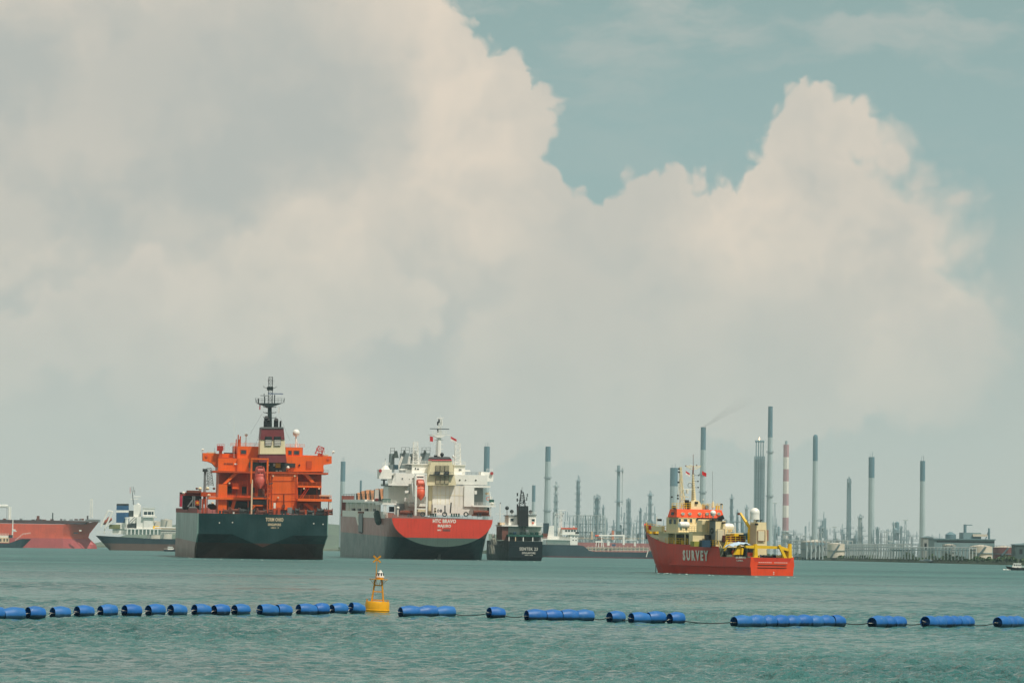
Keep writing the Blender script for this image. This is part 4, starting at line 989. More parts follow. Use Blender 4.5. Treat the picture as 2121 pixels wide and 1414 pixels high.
    c = S.q(1690, 1020, 23); S.part('davit_frame', MB().lattice((c.x - .6, 23, c.z - .5), (c.x + .3, 23, c.z + 2.2), 2.2, 1.8, 2, .09), P('davit_red', 0, 0, 0))
    S.part('davit_frame', MB().rail([S.q(1640, 1015, 22), S.q(1745, 1015, 22)], 1.8, .8, .07, 3), P('davit_red', 0, 0, 0))
    for px, py in ((118, 970), (1858, 1000)):
        c = S.q(px, py, 25); S.part('search_light', MB().cyl((c.x, 25, c.z), (c.x + .6, 24.8, c.z), .38, n=10).cyl((c.x, 25, c.z), (c.x - .1, 25, c.z - 1.1), .07), LETW)
    # railings of the wheelhouse top
    rr(500, 885, 926, 20.2); rr(1235, 1480, 942, 20.2, O1); rr(260, 330, 1262, 13.5, GREYP); rr(1735, 1798, 1284, 13.5, GREYP); rr(330, 760, 1262, 13.4); rr(1240, 1740, 1264, 13.4)
    for px, y0, w in ((600, 770, 7), (628, 790, 8), (612, 830, 12), (575, 830, 6)): S.bx(MB(), px - w, y0, px + w, 926, 21, 21.6).build('signal_post', O2, S.root)
    wire(S, [(545, 1080), (545, 520)], 19, .055, LETW, 'whip_aerial'); wire(S, [(285, 1010), (285, 950)], 25, .05, DGREY, 'whip_aerial')
    radome(S, 1372, 745, 47, 24, 935); radome(S, 706, 772, 22, 24, 926)
    S.part('pedestal_strut', S.line(S.line(MB(), [(660, 926), (700, 850)], 23.5, .06, 4), [(1418, 940), (1385, 850)], 23.5, .1, 4), WHITE)
    # dark screen, panels
    b('dark_screen', DGREY, 745, 1140, 1260, 1258, 15.5, 16.9); b('panel', P('panel_yellow', 226, 168, 36, rough=.6), 1098, 1146, 1164, 1210, 15.2, 15.5); b('panel', LETW, 1066, 1150, 1092, 1188, 15.2, 15.5); b('panel', LETW, 1000, 1160, 1020, 1186, 15.2, 15.5)
    b('panel', LETW, 1100, 1245, 1130, 1258, 14.8, 15.3); b('panel', LETW, 1146, 1245, 1178, 1258, 14.8, 15.3); c = S.q(1262, 1208, 15); MB().ball(c, .55).build('search_light', LETW, S.root)
    b('air_duct', DGREY, 1250, 1150, 1360, 1205, 17.2, 18); b('wall_niche', O2, 1510, 1120, 1580, 1215, 17.6, 18)
    for px, py in ((640, 1165), (672, 1172), (1415, 1175), (560, 1160), (578, 1162), (600, 1160)): c = S.q(px, py, 17.8); MB().cyl((c.x, 17.6, c.z), (c.x, 17.95, c.z), .28, n=10).build('porthole', LETW if px < 620 else BLACK, S.root)
    c = S.q(470, 1160, 18); lettering('NO SMOKING', .9, P('letter_brown', 120, 60, 30, rough=.7), S.root, (c.x, 17.95, c.z), (1, 0, 0), (0, 0, 1), .03, .03, 1, 'safety_sign', 4.2 if False else 3.0)
    # ---- funnel
    def fun(yt, yb, xt0, xt1, xb0, xb1, m, n='funnel_band'):
        d0, d1 = 12, 21; a, e = S.q(xt0, yt, d0), S.q(xt1, yt, d0); f, g = S.q(xb0, yb, d0), S.q(xb1, yb, d0)
        return MB().hexa([(f.x, d0, f.z), (g.x, d0, g.z), (g.x, d1, g.z), (f.x, d1, f.z), (a.x, d0 + .25, a.z), (e.x, d0 + .25, e.z), (e.x, d1 - .6, e.z), (a.x, d1 - .6, a.z)]).build(n, m, S.root)
    fun(668, 690, 910, 1204, 908, 1206, MAST); fun(690, 838, 908, 1206, 898, 1219, MAR); fun(838, 1028, 898, 1219, 888, 1232, CRM); fun(1028, 1140, 886, 1234, 874, 1246, MAR)
    for x0, x1 in ((958, 1048), (1078, 1170)):
        louvre(S, x0, 795, x1, 838, 11.9, 3, BLACK, DGREY); louvre(S, x0, 840, x1, 916, 11.9, 4, BLACK, LETW)
    for px, y0, r in ((975, 560, .75), (1000, 590, .5), (1105, 590, .75), (1163, 612, .32), (955, 600, .4)):
        c = S.q(px, y0, 16); z = S.q(px, 672, 16).z; MB().cyl((c.x, 16, z - .3), (c.x, 16, c.z), r, n=12).cyl((c.x, 16, c.z - .05), (c.x, 15.4, c.z + .5), r, r * .9, 12).build('exhaust_pipe', BLACK, S.root)
    # ---- mast
    c0, c1 = S.q(1020, 672, 17), S.q(1020, 385, 17); m = MB().hexa([(c0.x - .7, 16.3, c0.z), (c0.x + .7, 16.3, c0.z), (c0.x + .7, 17.7, c0.z), (c0.x - .7, 17.7, c0.z), (c1.x - .6, 16.4, c1.z), (c1.x + .6, 16.4, c1.z), (c1.x + .6, 17.6, c1.z), (c1.x - .6, 17.6, c1.z)]).build('mast', MAST, S.root)
    S.poly(MB(), [(848, 350), (1196, 350), (1050, 402), (990, 402)], 15.6, 18.4).build('radar_platform', MAST, S.root)
    MB().rail([S.q(832, 348, 15.6), S.q(1215, 348, 15.6)], 1.5, 1.0, .05, 3).build('platform_rail', MAST, S.root)
    S.part('platform_stay', S.line(S.line(MB(), [(850, 350), (828, 285)], 15.6, .08), [(1196, 350), (1216, 290)], 15.6, .08), MAST)
    for y in (405, 478, 545): S.part('yardarm', S.line(S.line(MB(), [(935, y - 12), (945, y), (1098, y), (1106, y - 12)], 17, .11), [(960, y), (1000, y + 14)], 17, .08), MAST)
    a, e = S.q(1026, 350, 17), S.q(1026, 45, 17); MB().lattice(a, (a.x, 17, e.z + 1.0), 1.35, 1.25, 8, .06).build('lattice_mast', MAST, S.root)
    b('lamp_box', MAST, 985, 135, 1066, 180, 16.5, 17.5)
    S.part('yardarm', S.line(S.line(MB(), [(940, 118), (942, 140), (985, 152)], 17, .08), [(1106, 128), (1104, 140), (1066, 155)], 17, .08), MAST)
    c = S.q(1100, 226, 16.2); MB().box(c.x - 2.4, c.x + 2.4, 16.1, 16.4, c.z - .12, c.z + .14).build('radar_scanner', P('scanner_blue', 40, 74, 120, rough=.4), S.root)
    c = S.q(945, 252, 16.2); MB().box(c.x - 1.2, c.x + 1.2, 16.1, 16.4, c.z - .08, c.z + .1).cyl((c.x, 16.2, c.z), (c.x, 16.2, c.z + .7), .12).build('radar_scanner', MAST, S.root)
    for px, y0 in ((952, 270), (1086, 250), (868, 300)): c = S.q(px, y0, 16.6); z = S.q(px, 350, 16.6).z; MB().cyl((c.x, 16.6, z), (c.x, 16.6, c.z), .16).ball((c.x, 16.6, c.z), .24).build('aerial_unit', MAST, S.root)
    wire(S, [(998, 70), (998, 35)], 17, .07, MAST, 'aerial'); wire(S, [(1052, 72), (1052, 48)], 17, .05, MAST, 'aerial'); wire(S, [(1080, 66), (1078, 42)], 17, .04, MAST, 'aerial')
    wire(S, [(920, 490), (760, 760)], 17, .035); wire(S, [(905, 690), (830, 915)], 17, .035); wire(S, [(1160, 540), (1290, 850)], 17, .03)
    flag(S, 882, 400, 16, .35, 1.9, FLAGR, FLAGR); flag(S, 1134, 445, 16, .4, 2.0, FLAGW, FLAGW)
    # ---- lifeboat frame and clutter on the poop
    S.bx(MB(), 766, 1082, 788, 1420, 4, 4.8).build('davit_leg', O1, S.root); S.bx(MB(), 980, 1082, 1002, 1420, 4, 4.8).build('davit_leg', O1, S.root)
    S.bx(MB(), 768, 1082, 1000, 1102, 3.9, 4.9).build('davit_beam', O1, S.root)
    S.view(410, 960, 6.734)
    S.bx(MB(), 742, 220, 762, 700, 4, 4.8).build('davit_leg', LETC, S.root); S.bx(MB(), 964, 220, 984, 690, 4, 4.8).build('davit_leg', O2, S.root)
    S.bx(MB(), 762, 575, 905, 588, 4.1, 4.6).build('davit_beam', O1, S.root); S.poly(MB(), [(755, 640), (775, 620), (810, 575), (790, 575)], 4.1, 4.6).build('davit_brace', O1, S.root)
    S.bx(MB(), 840, 350, 930, 470, 7, 8).build('boat_cradle', RUSTY, S.root)
    lifeboat(S, 868, 205, 6.5, 7.6, 3.7, math.radians(62), LIFER, 'faded red lifeboat nose down in the orange frame on the green ship stern')
    S.part('cradle_bar', S.line(S.line(MB(), [(770, 462), (985, 462)], 4.4, .18), [(965, 290), (1045, 270)], 5, .2), DGREY)
    rng = random.Random(9)
    for px in range(330, 1830, 62):
        k = rng.random(); py = rng.uniform(648, 676); d = rng.uniform(2, 8)
        if k < .45: winch(S, px, py, d, rng.uniform(.5, 1.3), rng.choice([DGREY, DGREY, RUSTY]))
        elif k < .7: bollard(S, px, py + 10, d, rng.choice([DGREY, RUSTY]))
        else: S.bx(MB(), px - rng.uniform(12, 30), py - rng.uniform(15, 70), px + rng.uniform(12, 30), 705, d + 4, d + 6).build('deck_locker', rng.choice([RUSTY, DGREY, O2]), S.root)
    S.bx(MB(), 1250, 608, 1312, 688, 3, 4).build('control_box', GREYP, S.root); S.bx(MB(), 485, 670, 510, 700, 1, 1.5).build('marker_box', LETW, S.root); S.bx(MB(), 1600, 685, 1618, 712, .5, 1).build('marker_box', LETW, S.root)
    S.bx(MB(), 1055, 545, 1085, 620, 6, 6.6).build('vent_cowl', LETW, S.root)
    # ---- port side forward: manifold deck
    S.view(340, 960, 6.733)
    xp = -19.0
    for (x0, y0, x1, y1, m, n) in ((222, 436, 262, 600, P('manifold_crimson', 176, 40, 70, rough=.6), 'manifold_house'), (262, 440, 520, 640, BLACK, 'bay_shade_block'), (225, 400, 620, 446, REDD, 'manifold_deck'), (320, 372, 520, 405, RUSTY, 'pipe_bundle'), (515, 395, 730, 455, O2, 'catwalk')):  # the black block stands in for shade inside the manifold
        d0 = {'manifold_house': 84, 'bay_shade_block': 62, 'manifold_deck': 58, 'catwalk': 54, 'pipe_bundle': 56}[n]
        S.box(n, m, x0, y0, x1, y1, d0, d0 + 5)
    for px, py, r, m in ((500, 348, 27, CRM), (605, 345, 26, CRM), (695, 345, 20, RUSTY), (270, 405, 22, LETW), (455, 345, 18, RUSTY), (240, 410, 16, BLACK), (625, 440, 25, LETC), (675, 550, 20, LETC)):
        c = S.q(px, py, 50); k = S.q(px + r, py, 50).x - c.x; MB().ball(c, k, .85).build('tank_vent', m, S.root)
    c = S.q(462, 545, 48); o = MB().cyl((c.x, 47.5, c.z), (c.x, 48.5, c.z), .9, n=16).build('hose_reel', O2, S.root); MB().cyl((c.x, 47.3, c.z), (c.x, 47.6, c.z), .4, n=12).build('reel_hub', P('panel_yellow', 0, 0, 0), o)
    for px in (400, 425, 545, 580, 600): S.bx(MB(), px - 6, 450, px + 6, 690, 46, 46.6).build('pipe_post', REDD if px > 500 else GREYP, S.root)
    S.part('pipework', S.line(S.line(S.line(MB(), [(330, 600), (400, 500), (400, 450)], 46, .25), [(350, 610), (440, 610), (460, 680)], 46, .3), [(500, 490), (500, 680)], 46, .2), GREYP)
    a, e = S.q(565, 400, 58), S.q(565, 90, 58); MB().cyl((a.x, 58, a.z - 4), (a.x, 58, e.z), .55, .42, 10).build('crane_post', GREYP, S.root)
    S.box('crane_cab', DGREY, 540, 70, 605, 112, 57, 59)
    a, e = S.q(650, 310, 62), S.q(625, 60, 62); MB().lattice(a, e, 1.8, 1.4, 7, .1).build('crane_jib', GREYP, S.root)
    S.part('crane_stay', S.line(S.line(MB(), [(570, 240), (612, 235)], 58, .14), [(570, 320), (620, 250)], 58, .12), GREYP)
    for k in range(6):
        c = S.q(640 + 12 * k, 590 + 8 * (k % 3), 30); MB().cyl((c.x, 29, c.z), (c.x, 31, c.z), .8, n=12).build('mooring_drum', (DGREY, BLACK, RUSTY)[k % 3], S.root)
orange_ship()

# ------------------------------------------------------------------ the white-housed ship with the red transom
def white_ship():
    X = (922.5 - CX) / F * 1150
    S = Ship('cargo_ship', (X, 1150, 0), math.radians(9.8), math.radians(.85), 'big ship with a red stern and white deckhouse, brown and green hull', 'ship')
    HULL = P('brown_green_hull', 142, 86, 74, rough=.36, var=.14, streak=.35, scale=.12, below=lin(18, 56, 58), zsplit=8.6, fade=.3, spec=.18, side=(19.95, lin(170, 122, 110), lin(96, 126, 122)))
    TRAN = P('red_transom', 216, 58, 34, rough=.5, var=.07, streak=.4, scale=.2, below=lin(70, 92, 84), zsplit=8.5)
    CAS = P('casing_cream', 226, 214, 176, rough=.5, var=.06, streak=.35, rust=.15, scale=.3)
    PANEL = P('casing_white', 232, 228, 218, rough=.55, var=.05, streak=.4, rust=.2, scale=.3)
    TAN = P('tan_panel', 214, 150, 106, rough=.6, var=.1, streak=.2); SOOT = P('soot_black', 38, 36, 34, rough=.9, var=.4)
    GREEN = P('deck_green', 30, 84, 74, rough=.6, var=.2); CRANE = P('crane_grey', 126, 140, 140, rough=.6, var=.1, streak=.2)
    REDB2 = P('funnel_red_band', 176, 40, 48, rough=.5); REDBALL = P('day_shape_red', 168, 48, 50, rough=.7)
    hb = 20.1; zd = 16.0; N = 12
    def tr(i):                # transom outline: a deep bowl
        w = i / N * math.pi / 2; return hb * math.cos(w), zd - (zd - 5.0) * math.sin(w)
    def full(i):
        k = i / N
        if k < .55: return hb, zd - (zd + 7) * k / .55
        return hb * (1 - (k - .55) / .45), -7
    rings = []
    for y, k in ((0, 0), (6, .25), (14, .62), (24, .92), (34, 1.0), (90, 1), (178, 1)):
        r = []
        for i in range(N + 1):
            a, b = tr(i), full(i); r.append((a[0] * (1 - k) + b[0] * k, y, a[1] * (1 - k) + b[1] * k))
        rings.append([(-x, y, z) for x, y, z in r] + r[-2::-1])
    for t in (.3, .55, .75, .9, 1):
        w = max(.03, 1 - t ** 2.2); rings.append([(x * w, 178 + 40 * t + (z + 7) * .25 * t, z + (2 * t if z > 12 else 0)) for x, _, z in rings[5]])
    section_hull(S, rings, HULL, RUSTY)
    r0 = rings[0]; MB().add([(x, -.04, z) for x, _, z in r0] + [(x, .02, z) for x, _, z in r0], [tuple(range(len(r0)))] + [(i + 1, i, len(r0) + i, len(r0) + i + 1) for i in range(len(r0) - 1)]).build('transom', TRAN, S.root)
    S.view(780, 980, 8.158)
    for t, size, px, py, w, n in (('HTC BRAVO', 1.95, 1145, 808, 9.3, 'ship_name'), ('MAJURO', 1.5, 1145, 888, 5.3, 'home_port'), ('IMO', .8, 1060, 958, 1.5, 'hull_number')):
        c = S.q(px, py, 0); lettering(t, size, LETW, S.root, (c.x, -.06, c.z), (1, 0, 0), (0, 0, 1), .03, .04, 1.05, n, w)
    c = S.q(1180, 958, 0); MB().box(c.x - 1.5, c.x + 1.5, -.09, -.05, c.z - .45, c.z + .45).build('painted_patch', P('overpaint_grey', 128, 70, 62, rough=.8, var=.3), S.root)
    MB().box(-.5, .5, 6, 12, -5, 4.4).build('rudder', P('rudder_grey', 88, 96, 92, rough=.7), S.root)
    b = lambda n, m, x0, y0, x1, y1, d0, d1, p=None: S.box(n, m, x0, y0, x1, y1, d0, d1, p)
    rr = lambda x0, x1, y, d, m=WHITE, h=1.1: MB().rail([S.q(x0, y, d), S.q(x1, y, d)], h, 1.8, .055, 3).build('railing', m, S.root)
    # ---- lower house
    b('house_wall', WHITE, 200, 190, 560, 500, 26, 42); b('house_wall', WHITE, 545, 190, 945, 560, 19, 26)
    b('lower_wall', WHITE, 320, 480, 945, 705, 22, 26)
    b('side_house', GREYP, 320, 510, 470, 690, 20, 22)
    b('deck_slab', WHITE, 100, 500, 335, 530, 17, 40); b('deck_slab', WHITE, 200, 168, 540, 206, 18, 42); b('deck_slab', WHITE, 1470, 203, 1925, 238, 18, 40); b('deck_slab', WHITE, 1620, 537, 2012, 566, 16, 40)
    b('casing_wall', PANEL, 945, 205, 1480, 560, 18, 26); b('casing_wall', CAS, 880, 190, 945, 700, 18.4, 26); b('casing_wall', WHITE, 1480, 205, 1648, 560, 17.4, 26)
    b('casing_base', PANEL, 1240, 560, 1820, 705, 18, 26)
    b('side_house', GREYP, 1640, 238, 1800, 540, 24, 40); b('side_house', WHITE, 1800, 560, 1870, 705, 22, 38)
    for x in (1030, 1080, 1165, 1235, 1315, 1395): c0, c1, c2, c3 = S.rect(x - 2, 210, x + 2, 555, 17.95); MB().box(c0, c1, 17.9, 18, c2, c3).build('panel_joint', CAS, S.root)
    c0, c1, c2, c3 = S.rect(900, 368, 1640, 373, 17.3); MB().box(c0, c1, 17.9, 18, c2, c3).build('panel_joint', CAS, S.root)
    h = b('stern_hut', WHITE, 950, 528, 1250, 705, 12, 17)
    for r in ((975, 580, 1008, 605), (970, 620, 1010, 655)): S.window(*r, 11.9, CAS, DGREY, h)
    c = S.q(1065, 632, 12); lettering('08', 1.6, BLACK, h, (c.x, 11.96, c.z), (1, 0, 0), (0, 0, 1), .03, .02, 1.1, 'berth_mark', 2.0)
    b('dark_bay', BLACK, 1820, 575, 1905, 690, 26, 27); b('dark_bay', P('bay_blue', 40, 58, 78, rough=.6), 215, 560, 300, 650, 22, 23)
    for r in ((480, 290, 545, 330), (475, 410, 540, 470), (1655, 290, 1695, 350)): b('vent_box', WHITE, *r, 17.2, 19)
    for px in (530, 553): b('pipe_stack', GREYP, px - 6, 205, px + 6, 340, 18.6, 19)
    for px, y0, y1, d in ((158, 530, 700, 17.3), (128, 530, 690, 17.3), (310, 530, 690, 17.3), (1930, 560, 740, 16.3), (1735, 560, 700, 17), (1850, 566, 700, 17)): b('pillar', WHITE, px - 6, y0, px + 6, y1, d, d + .8)
    rr(110, 330, 500, 17.2); rr(1630, 2005, 537, 16.2); rr(335, 640, 500, 21.5); rr(200, 330, 168, 18.3)
    b('stair', GREYP, 560, 480, 640, 500, 17, 18); b('boat_store', GREEN, 115, 430, 240, 490, 20, 22); b('locker', LETC, 1850, 320, 1895, 360, 20, 22)
    c = S.q(1885, 425, 19); S.part('life_ring', MB().lathe([(.55, -.1), (.75, -.1), (.75, .1), (.55, .1)], c, 14, axis='y', cap=False), LIFE)
    b('winch_green', GREEN, 1910, 440, 1985, 490, 16.5, 18); c = S.q(1950, 510, 17); MB().ball((c.x, 17, c.z), 1.0, .7).build('capstan', LETW, S.root)
    S.part('davit', S.line(S.line(MB(), [(1925, 480), (1905, 310)], 17, .3), [(1940, 480), (1945, 390)], 17, .25), WHITE)
    S.part('davit', S.line(S.line(MB(), [(1155, 690), (1155, 540)], 9, .25), [(1245, 670), (1260, 490)], 9, .28), BLACK)
    c = S.q(360, 600, 6); MB().cyl((c.x, 6, c.z - 3), (c.x, 6, c.z), .25).ball((c.x, 6, c.z + .4), .6).build('vent_cowl', LETW, S.root)
    for px, r in ((475, .8), (1720, .9), (1760, .9), (1800, .9), (520, .9)):
        c = S.q(px, 660, 8); MB().cyl((c.x - 2, 8, c.z), (c.x + 2.2, 8, c.z), r, n=12).box(c.x - 2.6, c.x + 2.6, 7.4, 8.6, c.z - 1.4, c.z - .8).build('mooring_winch', RUSTY, S.root)
    for px in (560, 780, 940, 975, 1150, 1290, 1370, 1510, 1735): 
        c = S.q(px, 690, 2)
        if px in (780, 1150, 1510): S.part('fairlead', MB().lathe([(.55, -.2), (1.0, -.2), (1.0, .2), (.55, .2)], c, 14, axis='y', cap=False), DGREY)
        else: bollard(S, px, 690, 2, GREEN if px in (1290, 1370, 975) else DGREY)
    MB().rail([(-20, .3, zd), (20, .3, zd)], 1.3, 2.0, .06, 3).build('stern_rail', GREYP, S.root)
    # ---- bridge level
    S.view(770, 850, 7.856)
    b('bridge_wall', WHITE, 385, 1020, 960, 1190, 18, 42); b('bridge_wall', WHITE, 1340, 1045, 1880, 1205, 18, 42); b('bridge_wall', CAS, 955, 1040, 1345, 1215, 16.5, 24)
    b('bridge_wing', WHITE, 120, 955, 325, 1108, 24, 30); b('bridge_wing', WHITE, 325, 1022, 390, 1050, 24, 42); b('bridge_wing', WHITE, 1775, 998, 1978, 1152, 24, 30)
    b('wheelhouse', WHITE, 655, 870, 955, 1022, 21, 40); b('wheelhouse', WHITE, 1340, 885, 1520, 1046, 21, 40)
    S.poly(MB(), [(590, 890), (655, 870), (655, 960), (640, 960)], 22, 36).build('wheelhouse_flare', GREYP, S.root)
    b('wheelhouse_roof', WHITE, 595, 862, 955, 876, 20.4, 40); b('wheelhouse_roof', WHITE, 1335, 876, 1530, 890, 20.4, 40)
    for r in ((700, 925, 725, 965), (735, 935, 770, 968), (1415, 945, 1435, 982), (1438, 945, 1460, 982)): S.window(*r, 20.95, WHITE, GLASS)
    S.poly(MB(), [(560, 1145), (390, 1050), (345, 1110), (330, 1180), (560, 1190)], 18.2, 19).build('wing_support', WHITE, S.root)
    for px, py, r in ((500, 1102, 12), (670, 1103, 11), (765, 1107, 11), (1432, 1127, 13), (1527, 1127, 11), (1693, 1130, 14), (612, 1110, 6)):
        c = S.q(px, py, 18); k = S.q(px + r, py, 18).x - c.x
        o = MB().cyl((c.x, 17.85, c.z), (c.x, 18.05, c.z), k * 1.25, n=12).build('porthole', WHITE, S.root); MB().cyl((c.x, 17.8, c.z), (c.x, 17.86, c.z), k, n=12).build('pane', BLACK if px not in (500, 1527) else GREYP, o)
    rr(370, 640, 1020, 18.2); rr(1480, 1770, 1045, 18.2, GREYP); rr(175, 290, 890, 25); rr(595, 950, 862, 20.6); rr(1335, 1530, 876, 20.6); rr(1870, 1970, 990, 25); rr(300, 385, 1180, 18.5); rr(1810, 1880, 1205, 18.5)
    b('wing_awning', WHITE, 465, 945, 580, 965, 24, 28); b('wing_awning', WHITE, 1500, 968, 1605, 985, 24, 28)
    for px, py in ((140, 978), (1955, 1020)): c = S.q(px, py, 23.4); k = S.q(px + 25, py, 23.4).x - c.x; MB().cyl((c.x, 23.2, c.z), (c.x, 24, c.z), k, n=14).build('life_ring', REDBALL, S.root)
    c = S.q(222, 890, 26); z0 = S.q(222, 960, 26).z; MB().cyl((c.x, 26, z0), (c.x, 26, c.z), 2.0, .9, 10).cyl((c.x, 26, c.z), (c.x, 26, c.z + 2.2), .12).build('compass_post', WHITE, S.root)
    wire(S, [(222, 830), (222, 780)], 26, .12, BLACK, 'lamp')
    b('boat_crane', DGREY, 160, 1115, 250, 1135, 19, 21); b('boat_crane', DGREY, 185, 1135, 215, 1215, 19.6, 20.4); b('boat_crane', DGREY, 160, 1210, 330, 1228, 19, 21)
    # ---- funnel
    def fun(yt, yb, xt0, xt1, xb0, xb1, m, n='funnel_band'):
        d0, d1 = 15, 25; a, e = S.q(xt0, yt, d0), S.q(xt1, yt, d0); f, g = S.q(xb0, yb, d0), S.q(xb1, yb, d0)
        return MB().hexa([(f.x, d0, f.z), (g.x, d0, g.z), (g.x, d1, g.z), (f.x, d1, f.z), (a.x, d0 + .3, a.z), (e.x, d0 + .3, e.z), (e.x, d1 - .8, e.z), (a.x, d1 - .8, a.z)]).build(n, m, S.root)
    fun(752, 784, 985, 1270, 978, 1296, BLACK); fun(784, 815, 978, 1296, 976, 1305, REDB2); fun(815, 1215, 976, 1305, 890, 1375, CAS)
    b('funnel_grating', DGREY, 945, 1040, 1338, 1050, 13.5, 15); MB().rail([S.q(950, 1040, 13.6), S.q(1335, 1040, 13.6)], 1.0, 1.4, .05, 2).build('railing', GREYP, S.root)
    for x0, x1 in ((1035, 1108), (1112, 1182), (1186, 1256)):
        louvre(S, x0, 892, x1, 985, 15.05, 6, SOOT, CAS, gap=.42); louvre(S, x0 + 2, 1062, x1, 1190, 14.85, 7, SOOT, CAS, gap=.45)
    for x0, x1 in ((1028, 1110), (1186, 1262)): b('soot_hood', SOOT, x0, 988, x1, 1034, 14.4, 15.2)
    S.poly(MB(), [(985, 1030), (1010, 900), (1030, 890), (1030, 1035)], 14.98, 15.1)
    c = S.q(1143, 716, 18); k = S.q(1175, 716, 18).x - c.x; MB().ball(c, k, 1.05, 14).cyl((c.x, 18, c.z - k * 1.6), (c.x, 18, c.z - k * .8), k * .6).build('exhaust_cowl', BLACK, S.root)
    for px, y0, r in ((1040, 725, .7), (1085, 742, .5), (1205, 750, .9), (1235, 752, .7)): c = S.q(px, y0, 18); MB().cyl((c.x, 18, c.z - 1.4), (c.x, 18, c.z), r).build('exhaust_pipe', BLACK, S.root)
    radome(S, 1327, 744, 19, 20, 880)
    # ---- masts
    a, e = S.q(1082, 750, 24), S.q(1100, 405, 24); MB().cyl(a, e, 2.0 * .55, .8, 10).build('mast', WHITE, S.root)
    S.poly(MB(), [(985, 396), (1217, 396), (1130, 440), (1070, 440)], 22.6, 25.4).build('radar_platform', WHITE, S.root)
    MB().rail([S.q(985, 394, 22.6), S.q(1216, 394, 22.6)], 1.5, 1.0, .06, 3).build('platform_rail', WHITE, S.root)
    S.part('yardarm', S.line(MB(), [(920, 396), (1285, 400)], 24, .1), WHITE)
    for y in (480, 552, 626, 690): S.part('yardarm', S.line(MB(), [(1020, y), (1168, y)], 24, .12), WHITE)
    MB().ladder(S.q(1055, 740, 22.8), S.q(1062, 440, 22.8), .6, .9, .06).build('ladder', GREYP, S.root)
    c = S.q(1102, 298, 22.8); MB().box(c.x - 3.9, c.x + 3.9, 22.6, 23, c.z - .14, c.z + .16).build('radar_scanner', P('scanner_dark', 44, 66, 70, rough=.5), S.root)
    a, e = S.q(1100, 396, 24), S.q(1110, 130, 24); MB().lattice(a, e, 1.3, .9, 7, .07).build('lattice_mast', WHITE, S.root)
    S.part('yardarm', S.line(MB(), [(1062, 128), (1172, 128)], 24, .11), WHITE)
    for px, py in ((1075, 206), (1075, 322), (1140, 180), (1095, 165), (1142, 210)): c = S.q(px, py, 23.6); MB().cyl((c.x, 23.6, c.z - .8), (c.x, 23.6, c.z + .7), .32).build('mast_lamp', BLACK if px < 1100 else WHITE, S.root)
    for px, y0, y1 in ((1118, 70, 128), (1068, 100, 128), (1165, 100, 128)): wire(S, [(px, y1), (px, y0)], 24, .06, WHITE, 'aerial')
    for px, yt, yb, w in ((714, 512, 865, 2.2), (1398, 535, 878, 2.4)):
        MB().lattice(S.q(px, yb, 24), S.q(px, yt, 24), w, w * .8, 9, .09).build('aerial_mast', WHITE, S.root)
    wire(S, [(700, 512), (700, 470)], 24, .06, WHITE, 'aerial')
    flag(S, 945, 455, 23, 1.3, 2.0, FLAGR, FLAGR, .3); flag(S, 1285, 455, 23, 2.4, 1.8, FLAGR, FLAGW, 1.2)
    wire(S, [(945, 430), (955, 850)], 23, .035, GREYP)
    # ---- lifeboat frame
    S.bx(MB(), 700, 1040, 722, 1400, 5, 5.8).build('davit_leg', WHITE, S.root); S.bx(MB(), 870, 1040, 895, 1400, 5, 5.8).build('davit_leg', WHITE, S.root)
    S.bx(MB(), 698, 1016, 895, 1042, 4.9, 5.9).build('davit_beam', WHITE, S.root); b('davit_hook', BLACK, 738, 1070, 842, 1088, 6, 6.6); b('house_face', WHITE, 722, 1060, 872, 1400, 12, 18.5)
    S.view(780, 980, 8.158)
    S.bx(MB(), 648, 200, 680, 712, 4.9, 5.7).build('davit_leg', WHITE, S.root); S.bx(MB(), 834, 200, 862, 712, 4.9, 5.7).build('davit_leg', WHITE, S.root); S.bx(MB(), 680, 588, 834, 606, 5, 5.6).build('davit_beam', WHITE, S.root)
    S.part('davit_brace', S.line(S.line(MB(), [(600, 150), (630, 470), (665, 480)], 6, .3), [(825, 20), (855, 480)], 6.5, .3), WHITE)
    S.bx(MB(), 560, 476, 840, 490, 8, 14).build('boat_deck', WHITE, S.root); S.part('wall_niche', S.bx(MB(), 690, 600, 835, 650, 17.5, 18.4), CAS)
    lifeboat(S, 742, 292, 7, 8.6, 4.2, math.radians(64), LIFE, 'bright orange lifeboat nose down in the white frame above the red stern')
    # ---- cargo cranes standing forward of the house
    S.view(770, 850, 7.856)
    for x0, x1, yt, d, cab in ((305, 370, 700, 70, (360, 655, 440, 770)), (480, 612, 690, 95, (515, 640, 560, 690)), (640, 760, 700, 120, (670, 650, 745, 790)), (815, 950, 690, 140, (845, 640, 895, 690))):
        n = S.poly(MB(), [(x0 - 8, 1000), (x0 + 8, yt), (x1, yt), (x1, 1000)], d, d + 6).build('crane_housing', CRANE, S.root)
        S.poly(MB(), [(cab[0], cab[3]), (cab[0] + 12, cab[1]), (cab[2] - 25, cab[1]), (cab[2], cab[3])], d - 1.5, d - .2).build('crane_cab', P('crane_cab', 70, 82, 78, rough=.6, var=.3), S.root)
        S.part('crane_sheave', MB().rail([S.q(x0, yt, d), S.q(x1, yt, d)], 2.4, 2.2, .12, 2), GREYP)
        S.part('crane_jib', S.line(S.line(MB(), [(cab[2] + 50, 740), (cab[0] + 60, 930)], d - 3, .28), [(cab[2] + 68, 750), (cab[0] + 80, 940)], d - 3, .28), WHITE)
    b('crane_base', P('teal_box', 44, 76, 86, rough=.6), 368, 880, 432, 955, 60, 64)
    # ---- port side: white rail strake, shelter deck, tan panels
    S.view(690, 990, 7.853)
